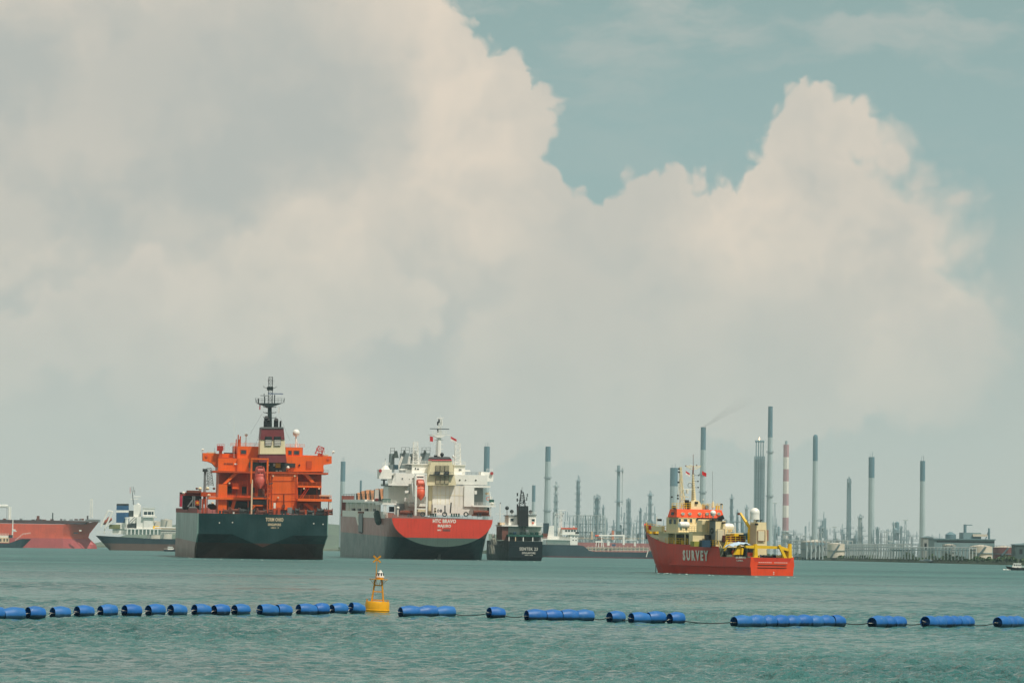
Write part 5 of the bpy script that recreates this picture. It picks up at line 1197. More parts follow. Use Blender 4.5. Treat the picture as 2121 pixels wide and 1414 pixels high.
    MB().box(-20.25, -20.0, 22, 172, zd - .3, zd + 2.4).build('side_strake', PANEL, S.root); MB().box(-19, -18.6, 48, 170, zd + 2.4, zd + 6.0).build('shelter_wall', P('shelter_cream', 206, 200, 184, rough=.6, var=.08, streak=.3), S.root)
    z = 22.0; MB().box(-20.2, -15, 90, 172, z, z + 1.3).build('shelter_deck', WHITE, S.root); MB().box(-20, -15, 44, 90, z - .2, z + .6).build('shelter_deck', WHITE, S.root)
    MB().rail([(-20, 60, z + 1.3), (-20, 171, z + 1.3)], 2.4, 6, .1, 3).build('railing', DGREY, S.root)
    MB().box(-20.4, -15, 172, 175, zd - .2, z + 3).build('bow_bulkhead', P('oxide_red', 136, 62, 46, rough=.7, var=.2), S.root)
    for y in (50, 62, 75, 92, 100, 120, 140, 155): MB().box(-20.2, -19.8, y, y + .7, zd + 2.4, z).build('pillar', WHITE, S.root)
    for y in (56, 84, 110, 132): MB().box(-19.9, -19.2, y, y + 7, zd + 2.4, zd + 3.4).build('deck_gear', BLACK, S.root)
    mb = MB().rail([(-20.1, 14, zd), (-20.1, 48, zd + .3)], 2.0, 2.4, .1, 3); mb.build('railing', LETW, S.root)
    tans = ((395, 455, 235, 395), (462, 528, 205, 340), (535, 612, 190, 420), (612, 668, 195, 350), (690, 742, 170, 380), (765, 838, 168, 345), (838, 905, 165, 330)); ds = (125, 112, 98, 88, 76, 66, 56)
    for (x0, x1, y0, y1), d in zip(tans, ds):
        k = (x1 - x0) * .27; o = S.poly(MB(), [(x0, y0 + 12), (x0 + 14, y0), (x1, y0), (x1 - k, y1), (x0 + k * 1.2, y1)], d, d + 2.2).build('tan_panel', TAN, S.root)
        S.poly(MB(), [(x0 - 12, y0 + 10), (x1 + 8, y0 - 4), (x1 + 6, y1 + 45), (x0 - 10, y1 + 55)], d + 2.4, d + 5).build('panel_gap_shadow', BLACK, S.root)  # black boxes stand for the shadows between the tan panels
    S.box('deck_machinery', P('hatch_white', 200, 196, 186, rough=.6, var=.15), 680, 180, 742, 340, 74, 75.5); S.box('deck_machinery', REDBALL, 690, 330, 735, 390, 73, 74); S.box('deck_machinery', GREEN, 815, 330, 930, 395, 47, 52)
    S.box('ventilator', WHITE, 905, 150, 945, 330, 52, 55); S.box('derrick_post', GREYP, 965, 130, 990, 350, 44, 46)
    S.boxx('side_ladder', GREYP, 410, 578, 470, 880, -20.6, -20.2); o = S.polyx(MB(), [(352, 572), (398, 570), (412, 760), (398, 760)], -20.7, -20.3).build('gangway', LETW, S.root)
    S.boxx('gangway_foot', BLACK, 415, 865, 445, 892, -20.9, -20.3); S.boxx('gangway_bracket', RUSTY, 400, 540, 480, 570, -20.8, -20.2)
    p = S.qx(725, 640, -21.3); w = S.M @ p; t = thing('fender', w, S.root.rotation_euler.z, 'dark green fender hung over the brown side of the ship', 'fender'); t.rotation_euler = (math.radians(35), 0, S.root.rotation_euler.z)
    MB().lathe([(.2, -4.6), (1.1, -3.8), (1.35, -1), (1.35, 1), (1.1, 3.8), (.2, 4.6)], (0, 0, 0), 14, axis='y').build('fender_body', P('fender_green', 36, 70, 62, rough=.7, var=.3), t)
    mb = MB(); [mb.lathe([(1.36, y), (1.48, y + .15), (1.36, y + .3)], (0, 0, 0), 14, axis='y', cap=False) for y in (-2.4, -1.2, 0, 1.2, 2.4)]; mb.build('tyre_net', DGREY, t)
white_ship()

# ------------------------------------------------------------------ black bunker ship alongside
def bunker_ship():
    X = (1095 - CX) / F * 1172
    S = Ship('bunker_ship', (X, 1172, 0), math.radians(9.8), math.radians(.3), 'small black ship with a white house and black funnel beside the red stern', 'ship')
    HULL = P('bunker_black_hull', 16, 34, 40, rough=.45, var=.2, streak=.3, scale=.3); GREEN = P('deck_green', 0, 0, 0); BROWN = P('bunker_brown', 118, 76, 64, rough=.6, var=.2)
    hb, zd = 7.0, 7.8; ring = lambda y, k: [(-hb * k, y, zd), (-hb * k * 1.01, y, 2), (-hb * k * .9, y + 1.5, -3), (0, y + 2, -4), (hb * k * .9, y + 1.5, -3), (hb * k * 1.01, y, 2), (hb * k, y, zd)]
    rings = [ring(0, .985), ring(3, 1), ring(50, 1)] + [[(x * w, y, z) for x, _, z in ring(0, 1)] for w, y in ((.9, 58), (.6, 66), (.05, 72))]
    section_hull(S, rings, HULL, GREEN)
    S.view(980, 980, 5.582)
    for t, size, py, w, n in (('SENTEK 23', 1.75, 874, 7.4, 'ship_name'), ('SINGAPORE', 1.1, 920, 5.5, 'home_port'), ('IMO 948', .5, 945, 3.2, 'hull_number')):
        c = S.q(642, py, 0); lettering(t, size, LETW, S.root, (c.x, -.03, c.z), (1, 0, 0), (0, 0, 1), .03, .005, 1.12, n, w)
    for z in (1.4, 5.6): MB().box(-hb * 1.03, hb * 1.03, -.12, .1, z, z + .25).build('rubbing_strake', HULL, S.root)
    b = lambda n, m, x0, y0, x1, y1, d0, d1, p=None: S.box(n, m, x0, y0, x1, y1, d0, d1, p)
    rr = lambda x0, x1, y, d, m=WHITE, h=1.0: MB().rail([S.q(x0, y, d), S.q(x1, y, d)], h, 1.6, .05, 3).build('railing', m, S.root)
    b('lower_wall', GREYP, 410, 615, 790, 780, 9, 20); b('lower_wall', P('bunker_white_shade', 196, 200, 190, rough=.6, var=.08, streak=.25), 405, 612, 790, 712, 7.5, 9)
    b('deck_slab', WHITE, 330, 598, 805, 613, 5, 20); b('deck_slab', GREEN, 400, 708, 812, 730, 3, 10); b('boat_block', BROWN, 335, 612, 405, 770, 6, 20); b('boat_block', LETC, 310, 565, 365, 600, 8, 14)
    b('wheelhouse', WHITE, 412, 490, 520, 600, 8, 18); b('wheelhouse', WHITE, 632, 482, 728, 600, 8, 18); b('wheelhouse_back', GREYP, 500, 480, 650, 600, 14, 18)
    b('wheelhouse_roof', GREYP, 405, 482, 525, 492, 7.6, 18.4); b('wheelhouse_roof', GREYP, 628, 474, 735, 484, 7.6, 18.4)
    for r in ((426, 514, 472, 560), (672, 522, 716, 558)): S.window(*r, 7.95, WHITE, GLASS)
    c = S.q(692, 572, 7.8); S.part('life_ring', MB().lathe([(.22, -.08), (.42, -.08), (.42, .08), (.22, .08)], c, 12, axis='y', cap=False), LIFE)
    S.poly(MB(), [(525, 376), (638, 376), (640, 612), (530, 612)], 4.5, 9).build('funnel', BLACK, S.root)
    for x in (548, 578, 610): b('funnel_opening', DGREY, x - 9, 388, x + 9, 425, 4.3, 4.6)
    rr(735, 800, 598, 5.4); rr(335, 410, 598, 5.4); rr(405, 800, 708, 3.2, GREEN); rr(410, 520, 482, 7.8); rr(632, 730, 474, 7.8)
    for px in (415, 490, 580, 690, 795): b('pillar', WHITE if px != 490 else LETC, px - 5, 728, px + 5, 785, 3.2, 3.6)
    for px, py, m in ((440, 700, DGREY), (480, 695, P('drum_blue', 46, 78, 120)), (560, 690, DGREY), (620, 670, GREYP), (680, 700, GREEN), (735, 695, GREEN), (770, 690, LETW)):
        c = S.q(px, py, 4); MB().lathe([(.1, -.5), (.75, -.5), (.75, .6), (.1, .7)], c, 10).build('deck_drum', m, S.root)
    b('stair', GREYP, 555, 612, 575, 705, 6.8, 7.4); b('pipe_rack', GREYP, 600, 615, 612, 700, 6.8, 7.4); b('white_box', WHITE, 225, 700, 250, 745, 12, 14)
    MB().lattice(S.q(567, 376, 7), S.q(567, 215, 7), 2.4, .9, 5, .09).build('mast', BLACK, S.root)
    for y, x0, x1 in ((255, 540, 600), (310, 510, 628), (345, 520, 615)): S.part('yardarm', S.line(MB(), [(x0, y), (x1, y)], 7, .08), BLACK)
    S.part('yardarm', S.line(S.line(MB(), [(540, 265), (560, 330)], 7, .09), [(600, 265), (580, 330)], 7, .09), GREYP)
    for px, py in ((512, 242), (510, 305), (512, 370), (628, 250), (620, 290), (556, 210), (585, 330), (545, 300)): c = S.q(px, py, 6.8); MB().cyl((c.x, 6.8, c.z - .7), (c.x, 6.8, c.z + .6), .28).build('mast_lamp', BLACK if px < 600 else GREYP, S.root)
    wire(S, [(572, 215), (572, 150)], 7, .07, GREYP, 'aerial'); wire(S, [(558, 215), (556, 165)], 7, .06, BLACK, 'aerial')
    for px, y0, y1, m in ((392, 400, 600, RUSTY), (447, 440, 490, DGREY), (665, 445, 480, BLACK)): wire(S, [(px, y1), (px, y0)], 9, .14, m, 'vent_post'); c = S.q(px, y0, 9); MB().ball(c, .8).build('vent_head', DGREY if m != BLACK else BLACK, S.root)
    wire(S, [(310, 760), (312, 350)], 30, .22, WHITE, 'hose_mast'); wire(S, [(255, 466), (370, 470)], 30, .12, WHITE, 'mast_arm'); wire(S, [(312, 350), (318, 335)], 30, .2, DGREY, 'mast_lamp')
    wire(S, [(258, 565), (312, 568)], 30, .1, WHITE, 'mast_arm')
    for i in range(7):        # tyre fenders on the stern quarter
        px = 310 + i * 22; py = 800 + 70 * math.sin(i / 6 * math.pi); c = S.qx(px, py, -hb * 1.04)
        if 1 < c.y < 45: MB().cyl((-hb * 1.03 - .3, c.y, c.z - .1), (-hb * 1.03, c.y, c.z), .3).build('fender_chain', DGREY, S.root)
    for i, (px, py, Lh, lab) in enumerate(((238, 790, 1.0, 'pale bundle of rope fenders hung at the black ship side, upper'), (215, 880, 1.5, 'pale rubber fender squeezed between red stern and black hull'))):
        w = S.M @ S.q(px, py, 8); t = thing('fender', w, 0, lab, 'fender')
        MB().lathe([(.3, -1.5 * Lh), (1.0, -1.1 * Lh), (1.25, 0), (1.0, 1.1 * Lh), (.3, 1.5 * Lh)], (0, 0, 0), 12).build('fender_body', P('fender_pale', 150, 148, 132, rough=.8, var=.4, scale=1.5), t)
        mb = MB(); [mb.tube([(math.cos(a) * 1.3, math.sin(a) * 1.3, 1.5 * Lh), (math.cos(a + .6) * 1.4, math.sin(a + .6) * 1.4, -1.2 * Lh)], .12, 4) for a in np.arange(0, 6.2, .7)]; mb.build('rope_net', GREYP, t)
bunker_ship()

# ------------------------------------------------------------------ the red survey ship
def survey_ship():
    X = (1605 - CX) / F * 548
    S = Ship('survey_ship', (X, 548, 0), math.radians(26), math.radians(.2), 'red survey ship with cream house and orange wheelhouse band, yellow deck cranes', 'ship')
    HULL = P('survey_red_hull', 200, 54, 30, rough=.45, var=.12, streak=.3, rust=.1, scale=.35); RED2 = P('survey_transom', 230, 70, 24, rough=.5, var=.08, streak=.3, rust=.12, scale=.6)  # second red is the hull red brightened to its sunlit tone
    YEL = P('deck_yellow', 232, 186, 24, rough=.5, var=.1, streak=.15, scale=1); BAND = P('wheelhouse_orange', 240, 84, 36, rough=.5, var=.06, streak=.15); DECKG = P('survey_deck', 86, 96, 78, rough=.8, var=.3)
    MARO = P('crate_maroon', 112, 30, 36, rough=.6, var=.2); PALE = P('house_grey_side', 214, 206, 178, rough=.55, var=.06, streak=.2)
    B = 4.72
    def zdeck(y): return 3.35 if y < 11.4 else (5.3 + .02 * (y - 12) if y < 32 else 5.7 + .11 * (y - 32) + .006 * (y - 32) ** 2)
    rings = []
    for y in (0, 2, 6, 11.3, 11.9, 16, 22, 28, 32, 36, 40, 43, 46, 48.5, 50.2):
        f = 1.0 if y < 32 else max(.03, 1 - ((y - 32) / 18.4) ** 2.3); fw = 1.0 if y < 26 else max(.02, 1 - ((y - 26) / 20.2) ** 1.9) if y < 46 else .02
        zd = zdeck(y); half = []
        for z, k in ((zd, f), ((zd * .55 + .6), f * .8 + fw * .2 + (.015 if y < 36 else 0)), (1.75, f * .45 + fw * .55 + (.02 if y < 36 else 0)), (1.55, f * .4 + fw * .6), (0, fw * .97), (-1.5, fw * .8), (-2.4, 0)):
            yy = y - (max(0, y - 36) / 14.2) ** 1.5 * (zd - z) * .62; half.append((B * k, yy, z))
        rings.append([(-x, y2, z) for x, y2, z in half] + half[-2::-1])
    section_hull(S, rings, HULL, DECKG)
    S.view(1320, 920, 4.875)
    r0 = rings[0]; mb = MB().add([(x, -.05, min(z, 2.55)) for x, _, z in r0] + [(x, .03, min(z, 2.55)) for x, _, z in r0], [tuple(range(len(r0)))] + [(i + 1, i, len(r0) + i, len(r0) + i + 1) for i in range(len(r0) - 1)]); mb.build('transom', RED2, S.root)
    for s in (-1, 1): MB().prism([(s * B, 2.5), (s * B, 3.5), (s * (B - .55), 3.4), (s * (B - .9), 2.5)], -.05, .1).build('transom_cheek', RED2, S.root)
    for z in (1.95, 1.45): MB().box(-3.2, 3.1, -.16, -.05, z, z + .09).build('stern_slot', DGREY, S.root)
    for i in range(15):
        x = -3.0 + i * .43
        if i != 7: MB().box(x, x + .2, -.14, -.05, 2.38, 2.52).build('stern_roller', LETW, S.root)
    for z in (.25, .55): MB().box(.2, .42, -.1, -.05, z, z + .16).build('draft_mark', LETW, S.root)
    c0 = S.qx(592, 1128, -B); lettering('SURVEY', 2.55, LETW, S.root, (-B - .17, c0.y, c0.z + .05), (0, -1, 0), (-.05, 0, 1), .02, .05, 1.45, 'hull_lettering', abs(S.qx(465, 1120, -B).y - S.qx(722, 1130, -B).y))
    c0 = S.qx(1049, 1143, -B); lettering('SEA SURVEYOR', .52, LETW, S.root, (-B - .08, c0.y, c0.z), (0, -1, 0), (0, 0, 1), .02, .02, 1.0, 'ship_name', abs(S.qx(998, 1143, -B).y - S.qx(1100, 1143, -B).y)); c0 = S.qx(1042, 1172, -B); lettering('LIMA', .4, LETW, S.root, (-B - .14, c0.y, c0.z), (0, -1, 0), (0, 0, 1), .02, .02, 1.0, 'home_port', 2.4)
    MB().box(-B - .16, -B, 0, 31, 1.5, 1.8).build('rubbing_strake', HULL, S.root)
    b = lambda n, m, x0, y0, x1, y1, d0, d1, p=None: S.box(n, m, x0, y0, x1, y1, d0, d1, p)
    yrail = lambda pts, h=1.0, m=YEL, n='railing': MB().rail(pts, h, 1.1, .045, 3).build(n, m, S.root)
    Z = lambda py, d=20, px=600: S.q(px, py, d).z
    # boat deck and the house below it
    zb = S.qx(520, 885, -4.6).z; zt = S.q(600, 738, 28.4).z; zr = S.q(600, 655, 28.4).z
    MB().box(-4.6, 4.6, 17, 34, zb - .25, zb).build('boat_deck', CREAM, S.root)
    MB().box(-2.7, 4.4, 18, 34, 5.1, zb - .25).build('deck_house', CREAM, S.root)
    MB().box(-3.75, 3.75, 33.5, 37.5, 5.0, zb + .2).build('forward_house', PALE, S.root)
    MB().box(-4.3, 4.3, 28.4, 33.4, zb, zt).build('bridge_house', CREAM, S.root)
    for y in (18.0, 21.5, 25.2, 29.0): MB().box(-4.65, -4.45, y, y + .2, 5.3, zb - .25).build('deck_post', CREAM, S.root)
    for y in (19.4, 23.2, 27.0, 31.0): MB().box(-2.78, -2.68, y, y + 1.3, 5.6, 7.4).build('doorway', BLACK, S.root)
    yrail([(-4.6, 17.2, zb), (-4.6, 28, zb)], 1.1, CREAM); yrail([(-4.6, 12.2, 5.3), (-4.6, 33, 5.7)], 1.15); yrail([(-4.5, 17.1, zb), (2.0, 17.1, zb)], 1.1, CREAM)
    for y0, y1 in ((23.6, 26.6), (27.4, 32.8)): MB().box(-2.76, -2.66, y0, y1, 5.5, zb - .5).build('side_recess_shade', BLACK, S.root)  # black sheets paint the side wall as if in shadow
    for y in (14, 19, 23, 27, 30): MB().box(-4.0, -3.3, y, y + 1.0, 5.4, 6.3).build('deck_locker', (YEL, DGREY, CREAM)[int(y) % 3], S.root)
    # aft faces: lower cream blocks, dark doors
    b('aft_block', CREAM, 560, 880, 745, 1010, 16.5, 18); b('aft_block', CREAM, 655, 765, 745, 890, 16.8, 19)
    b('doorway', BLACK, 693, 910, 738, 1000, 15.4, 16.0); b('blue_locker', P('locker_blue', 34, 66, 86, rough=.5), 655, 965, 740, 1035, 14.5, 15.6); b('winch_box', P('winch_olive', 150, 148, 60, rough=.6, var=.2), 575, 978, 640, 1030, 15.5, 17)
    MB().ladder(S.q(722, 895, 16.4), S.q(728, 765, 16.4), .5, .35, .03).build('ladder', GREYP, S.root); MB().ladder(S.q(690, 890, 16.5), S.q(690, 775, 16.5), .4, .35, .025).build('ladder', CREAM, S.root)
    # funnel casing block on the port side
    a, e, l, h = S.rect(790, 770, 890, 1045, 13.9); MB().box(a, e, 13.9, 16.2, l, h).build('funnel_casing', CREAM, S.root); MB().box(a - .06, a, 13.95, 16.2, l, h).build('casing_side_shade', GREYP, S.root)  # thin grey sheet paints the casing's port face as shaded
    b('casing_top', BLACK, 785, 760, 860, 772, 13.8, 16); c = S.q(835, 745, 15); MB().cyl((c.x - .5, 15, c.z - .2), (c.x + .5, 14.4, c.z + .3), .42, .46, 12).build('exhaust_pipe', BLACK, S.root)
    b('casing_hatch', PALE, 812, 862, 872, 968, 13.6, 13.9); MB().tube([S.q(x, y, 13.6) for x, y in ((805, 855), (880, 855), (880, 975), (805, 975), (805, 855))], .06, 4).build('hatch_frame', GREYP, S.root)
    c = S.q(762, 872, 15); MB().cyl((a - .12, 15.1, c.z), (a - .05, 15.1, c.z), .62, n=20).build('funnel_badge', P('badge_dark', 44, 60, 58, rough=.5), S.root); MB().cyl((a - .16, 15.1, c.z), (a - .11, 15.1, c.z), .22, n=14).build('badge_disc', GREYP, S.root)
    b('casing_light', BLACK, 868, 782, 892, 798, 13.2, 13.8); b('crossbeam', BLACK, 640, 742, 840, 756, 14.5, 16)
    radome(S, 765, 693, 26, 15.4, 765); S.part('aerial_frame', MB().rail([S.q(660, 742, 15), S.q(745, 742, 15)], .9, .6, .04, 2), DGREY)
    # wheelhouse
    w0 = S.q(600, 738, 28.4).z; xs = (S.q(398, 700, 28.4).x, S.q(868, 700, 28.4).x)
    for i, (x0, y0, x1, y1) in enumerate(((410, 745, 443, 792), (460, 745, 508, 790), (524, 745, 556, 792), (585, 745, 617, 792))): S.window(x0, y0, x1, y1, 28.38, CREAM, GLASS)
    for y in (29.2, 31.0): o = MB().box(-4.38, -4.3, y, y + 1.2, zt - 1.4, zt - .3).build('window', CREAM, S.root); MB().box(-4.42, -4.37, y + .12, y + 1.08, zt - 1.3, zt - .4).build('pane', GLASS, o)
    x0, x1 = xs; oc = [(x0 - .1, 28.2), (x1 + .1, 28.2), (x1 + .1, 31.5), (x1 - 1.2, 33.6), (x0 + 1.2, 33.6), (x0 - .35, 31.5)]; ot = [(x0 + .15, 28.6), (x1 - .25, 28.6), (x1 - .25, 31.2), (x1 - 1.4, 33.2), (x0 + 1.4, 33.2), (x0 + .05, 31.2)]
    n = 6; MB().add([(x, y, zt) for x, y in oc] + [(x, y, zr) for x, y in ot], [tuple(range(n)), tuple(range(2 * n - 1, n - 1, -1))] + [((i + 1) % n, i, n + i, n + (i + 1) % n) for i in range(n)]).build('wheelhouse', BAND, S.root)
    for px in (458, 528, 627, 703, 820):
        c = S.q(px, 700, 28.3); k = .35; o = MB().cyl((c.x, 28.1, c.z), (c.x, 28.5, c.z), k * 1.15, n=16).build('window', LETC, S.root); o.scale = (1, 1, .72); o.location.z = c.z * .28; MB().cyl((c.x, 28.06, c.z), (c.x, 28.11, c.z), k, n=16).build('pane', P('glass_pale', 150, 160, 158, rough=.15), o)
    for x, y in ((x0 - .1, 29.8),): MB().box(x - .12, x + .1, y - .4, y + .5, zt + .45, zt + 1.0).build('window', GLASS, S.root)
    # bridge top gear
    yrail([S.q(350, 655, 29), S.q(540, 655, 29)], 1.2); yrail([S.q(655, 655, 29), S.q(860, 655, 29)], 1.1)
    S.poly(MB(), [(535, 665), (545, 575), (620, 565), (655, 620), (660, 668)], 29, 31).build('mast_house', CREAM, S.root); b('mast_vent', BLACK, 588, 578, 614, 600, 28.7, 29)
    a, e = S.q(570, 575, 30), S.q(562, 300, 30); MB().cyl(a, e, .5, .17, 10).build('mast', CREAM, S.root); MB().cyl(e, S.q(565, 215, 30), .15, .1, 8).build('topmast', RUSTY, S.root); wire(S, [(565, 215), (565, 100)], 30, .05, RUSTY, 'whip_aerial')
    for y, xa, xb in ((312, 548, 620), (372, 560, 612), (434, 562, 614)): S.part('yardarm', S.line(MB(), [(xa, y), (xb, y)], 30, .05), GREYP); c = S.q(xb, y, 30); MB().box(c.x - .1, c.x + .12, 29.9, 30.1, c.z - .12, c.z + .12).build('mast_lamp', BLACK, S.root)
    for y in np.arange(300, 570, 18): c = S.q(567, y, 29.4); MB().box(c.x - .25, c.x + .25, 29.35, 29.45, c.z - .03, c.z + .03).build('mast_step', BLACK, S.root)
    S.part('yard_frame', S.line(S.line(S.line(S.line(MB(), [(490, 218), (640, 218)], 30, .06), [(495, 222), (545, 250), (565, 250)], 30, .05), [(640, 222), (590, 250), (565, 250)], 30, .05), [(500, 232), (630, 232)], 30, .05), CREAM)
    for px, py in ((533, 208), (548, 212), (600, 210), (608, 218), (490, 216)): c = S.q(px, py, 30); MB().ball(c, .12).build('mast_lamp', RUSTY if px in (600, 490) else LETW, S.root)
    flag(S, 490, 282, 30, .85, .7, FLAGR, FLAGW, .55); flag(S, 655, 285, 30, .9, .75, FLAGR, FLAGR, .45)
    a, e = S.q(455, 655, 29.5), S.q(437, 230, 29.5); MB().lattice((a.x, 29.5, a.z), (e.x, 29.5, e.z), .75, .3, 12, .04).build('signal_mast', CREAM, S.root)
    S.part('mast_stay', S.line(S.line(S.line(MB(), [(437, 330), (500, 655)], 29.5, .07), [(430, 300), (395, 650)], 29.5, .04), [(440, 525), (520, 530)], 29.5, .07), CREAM)
    for px, py in ((420, 246), (420, 278), (416, 382), (410, 515), (410, 545), (350, 530)): c = S.q(px, py, 29.4); MB().box(c.x - .14, c.x + .14, 29.3, 29.5, c.z - .16, c.z + .16).build('mast_lamp', BLACK, S.root)
    c = S.q(505, 455, 29.2); MB().box(c.x - 1.0, c.x + 1.1, 29.1, 29.3, c.z - .05, c.z + .09).cyl((c.x, 29.2, c.z - .8), (c.x, 29.2, c.z), .2, .28).build('radar_scanner', LETW, S.root); c = S.q(528, 380, 29.3); MB().box(c.x - .35, c.x + .35, 29.2, 29.4, c.z - .03, c.z + .05).build('radar_scanner', LETW, S.root)
    c = S.q(532, 412, 29.5); S.part('direction_loop', MB().lathe([(.42, -.04), (.5, -.04), (.5, .04), (.42, .04)], c, 18, axis='y', cap=False), GREYP); c = S.q(495, 580, 29.4); MB().box(c.x - .4, c.x + .5, 29.2, 29.8, c.z - .5, c.z + .4).build('search_light', BLACK, S.root)
    b('antenna_box', BLACK, 360, 620, 390, 650, 29, 29.6); b('antenna_box', BLACK, 480, 595, 520, 655, 29.6, 30); c = S.q(700, 632, 29); S.part('horn', MB().lathe([(.28, -.2), (.36, -.2), (.36, .2), (.28, .2)], c, 14, axis='y'), GREYP); b('compass_box', CREAM, 680, 608, 722, 655, 29.2, 30)
    for px, y0 in ((760, 270), (845, 600), (665, 550), (725, 600)): wire(S, [(px, 655), (px, y0)], 29, .035 if px != 845 else .05, GREYP if px != 845 else BLACK, 'whip_aerial')
    c = S.q(765, 590, 29); MB().cyl((c.x, 29, c.z - .9), (c.x, 29, c.z + .3), .3, .14).build('aerial_base', CREAM, S.root); b('hand_post', YEL, 795, 615, 805, 660, 28.8, 29); b('hand_post', YEL, 822, 615, 832, 660, 28.8, 29); c = S.q(665, 558, 29); MB().ball(c, .13).build('aerial_ball', LETW, S.root)
    b('bridge_lamp', BLACK, 845, 598, 862, 610, 28.8, 29.1)
    # rafts, port wing, bow
    for (px, py, yy) in ((470, 818, 0),):
        a = S.qx(412, 820, -4.4).y; e = S.qx(530, 820, -4.4).y; c = S.qx(470, 818, -4.2); r = .62
    def raft(px, py, d, lab):
        w = S.M @ S.q(px, py, d); t = thing('life_raft_canister', w, S.root.rotation_euler.z, lab, 'life raft', 'life raft canisters')
        MB().lathe([(.15, -1.15), (.55, -1.0), (.64, -.7), (.64, -.05), (.69, -.04), (.69, .04), (.64, .05), (.64, .7), (.55, 1.0), (.15, 1.15)], (0, 0, 0), 16, axis='x').build('canister', DOME, t)
        for s in (-.6, .6): MB().box(s - .05, s + .05, -.5, .5, -1.0, -.6).build('cradle', CREAM, t)
    raft(470, 812, 22, 'white life raft canister on the boat deck under the bridge windows'); raft(917, 830, 20, 'white life raft canister half hidden right of the funnel block')
    for x in (905, 930): b('raft_stand', CREAM, x - 4, 850, x + 4, 890, 20, 20.4)
    MB().box(-5.0, -4.3, 34, 39, zb + .1, zb + 1.1).build('bridge_wing', CREAM, S.root); b2 = S.qx(245, 795, -4.9); MB().box(-5.1, -4.95, 38.3, 39.3, zb + .4, zb + 1.2).build('wing_panel', FLAGR, S.root)
    c = S.qx(222, 762, -4.9); MB().box(-5.1, -4.6, c.y - .5, c.y + .5, c.z - .22, c.z + .22).build('wing_light', BLACK, S.root)
    zb0 = zdeck(43); yrail([(-2.6, 42, zb0), (-1.5, 46.5, zb0 + .5), (0, 49.6, zb0 + 1.0)], 1.2); yrail([(2.6, 42, zb0), (1.5, 46.5, zb0 + .5), (0, 49.6, zb0 + 1.0)], 1.2)
    MB().box(-2.4, -1.7, 44, 45, zb0, zb0 + 1.3).box(-1.4, -.4, 43, 44, zb0, zb0 + 1.2).build('anchor_windlass', YEL, S.root); c = S.q(98, 925, 48); MB().box(c.x - .2, c.x + .25, 47.7, 48.3, c.z - .6, c.z + .5).build('bow_light', BLACK, S.root)
    MB().tube([(-1.7, 42, zb0), (-1.7, 42, zb0 + 3.4)], .05, 5).build('bow_post', CREAM, S.root)
    wire(S, [(188, 1205), (186, 1295)], 45, .07, DGREY, 'anchor_chain')
    # ---- aft deck
    a, e, l, h = S.rect(1205, 785, 1308, 1125, 6); MB().hexa([(a - .1, 6, l), (e + .15, 6, l), (e + .15, 8.6, l), (a - .1, 8.6, l), (a, 6, h), (e - .15, 6, h), (e - .15, 8.4, h), (a, 8.4, h)]).build('crane_tower', CREAM, S.root); MB().box(a - .09, a - .02, 6.2, 8.3, l + .3, h - .3).build('tower_side_shade', P('tower_shade_brown', 186, 160, 128, rough=.6, var=.1), S.root)  # thin brown sheet paints the tower's port face as shaded
    b('tower_hatch', PALE, 1222, 875, 1282, 972, 5.8, 6); MB().tube([S.q(x, y, 5.8) for x, y in ((1215, 868), (1290, 868), (1290, 978), (1215, 978), (1215, 868))], .06, 4).build('hatch_frame', RUSTY, S.root)
    b('tower_duct', P('duct_brown', 150, 112, 92, rough=.6), 1302, 862, 1326, 975, 6.4, 7.4); b('tower_light', BLACK, 1198, 795, 1222, 815, 5.6, 6)
    radome(S, 1187, 690, 44, 7.5, 790)
    c = S.q(1187, 710, 7.5); MB().cyl((c.x, 7.5, c.z - .9), (c.x, 7.5, c.z + .2), .92, .92, 20).build('radome_skirt', DOME, S.root)
    for px in (1205, 1245): S.part('vent_pipe', S.line(MB(), [(px, 790), (px, 768), (px + 16, 762)], 6.8, .13), BLACK)
    a, e = S.q(1150, 862, 9), S.q(1038, 690, 11); d = (e - a); MB().lattice(a, e, .36, .28, 1, .01); up = Vector((0, .28, 0)); sd = Vector((.2, 0, .13))
    MB().hexa([a - up - sd, a - up + sd, a + up + sd, a + up - sd, e - up * .7 - sd * .7, e - up * .7 + sd * .7, e + up * .7 + sd * .7, e + up * .7 - sd * .7]).build('crane_boom', YEL, S.root)
    b('boom_head', RUSTY, 1022, 690, 1048, 712, 10.8, 11.2); b('crane_post', YEL, 1135, 850, 1158, 1000, 8.6, 9.4); b('crane_column', YEL, 1160, 785, 1200, 985, 9.2, 10)
    MB().ladder(S.q(1148, 985, 8.3), S.q(1148, 850, 8.3), .6, .4, .04).build('ladder', YEL, S.root)
    b('cargo_crate', MARO, 928, 920, 1092, 985, 11, 14); b('crate_lid', BLACK, 1020, 912, 1100, 925, 10.6, 13); b('yellow_case', YEL, 982, 900, 1025, 925, 10.4, 12); b('blue_drum', P('drum_teal', 60, 120, 150, rough=.5), 1098, 895, 1135, 960, 10, 11)
    yrail([S.q(895, 985, 10.2), S.q(1090, 985, 10.2)], 1.15); yrail([S.q(905, 1040, 9.4), S.q(960, 1040, 9.4)], 1.1); S.part('stair', S.line(S.line(MB(), [(880, 1075), (930, 985)], 10, .14), [(870, 1050), (915, 960)], 10.4, .14), YEL)
    S.part('gangway', S.line(S.line(MB(), [(822, 985), (893, 1118)], 12.5, .12), [(815, 965), (825, 985)], 12.5, .1), CREAM); b('gangway_motor', DGREY, 890, 1075, 920, 1115, 10.8, 11.6)
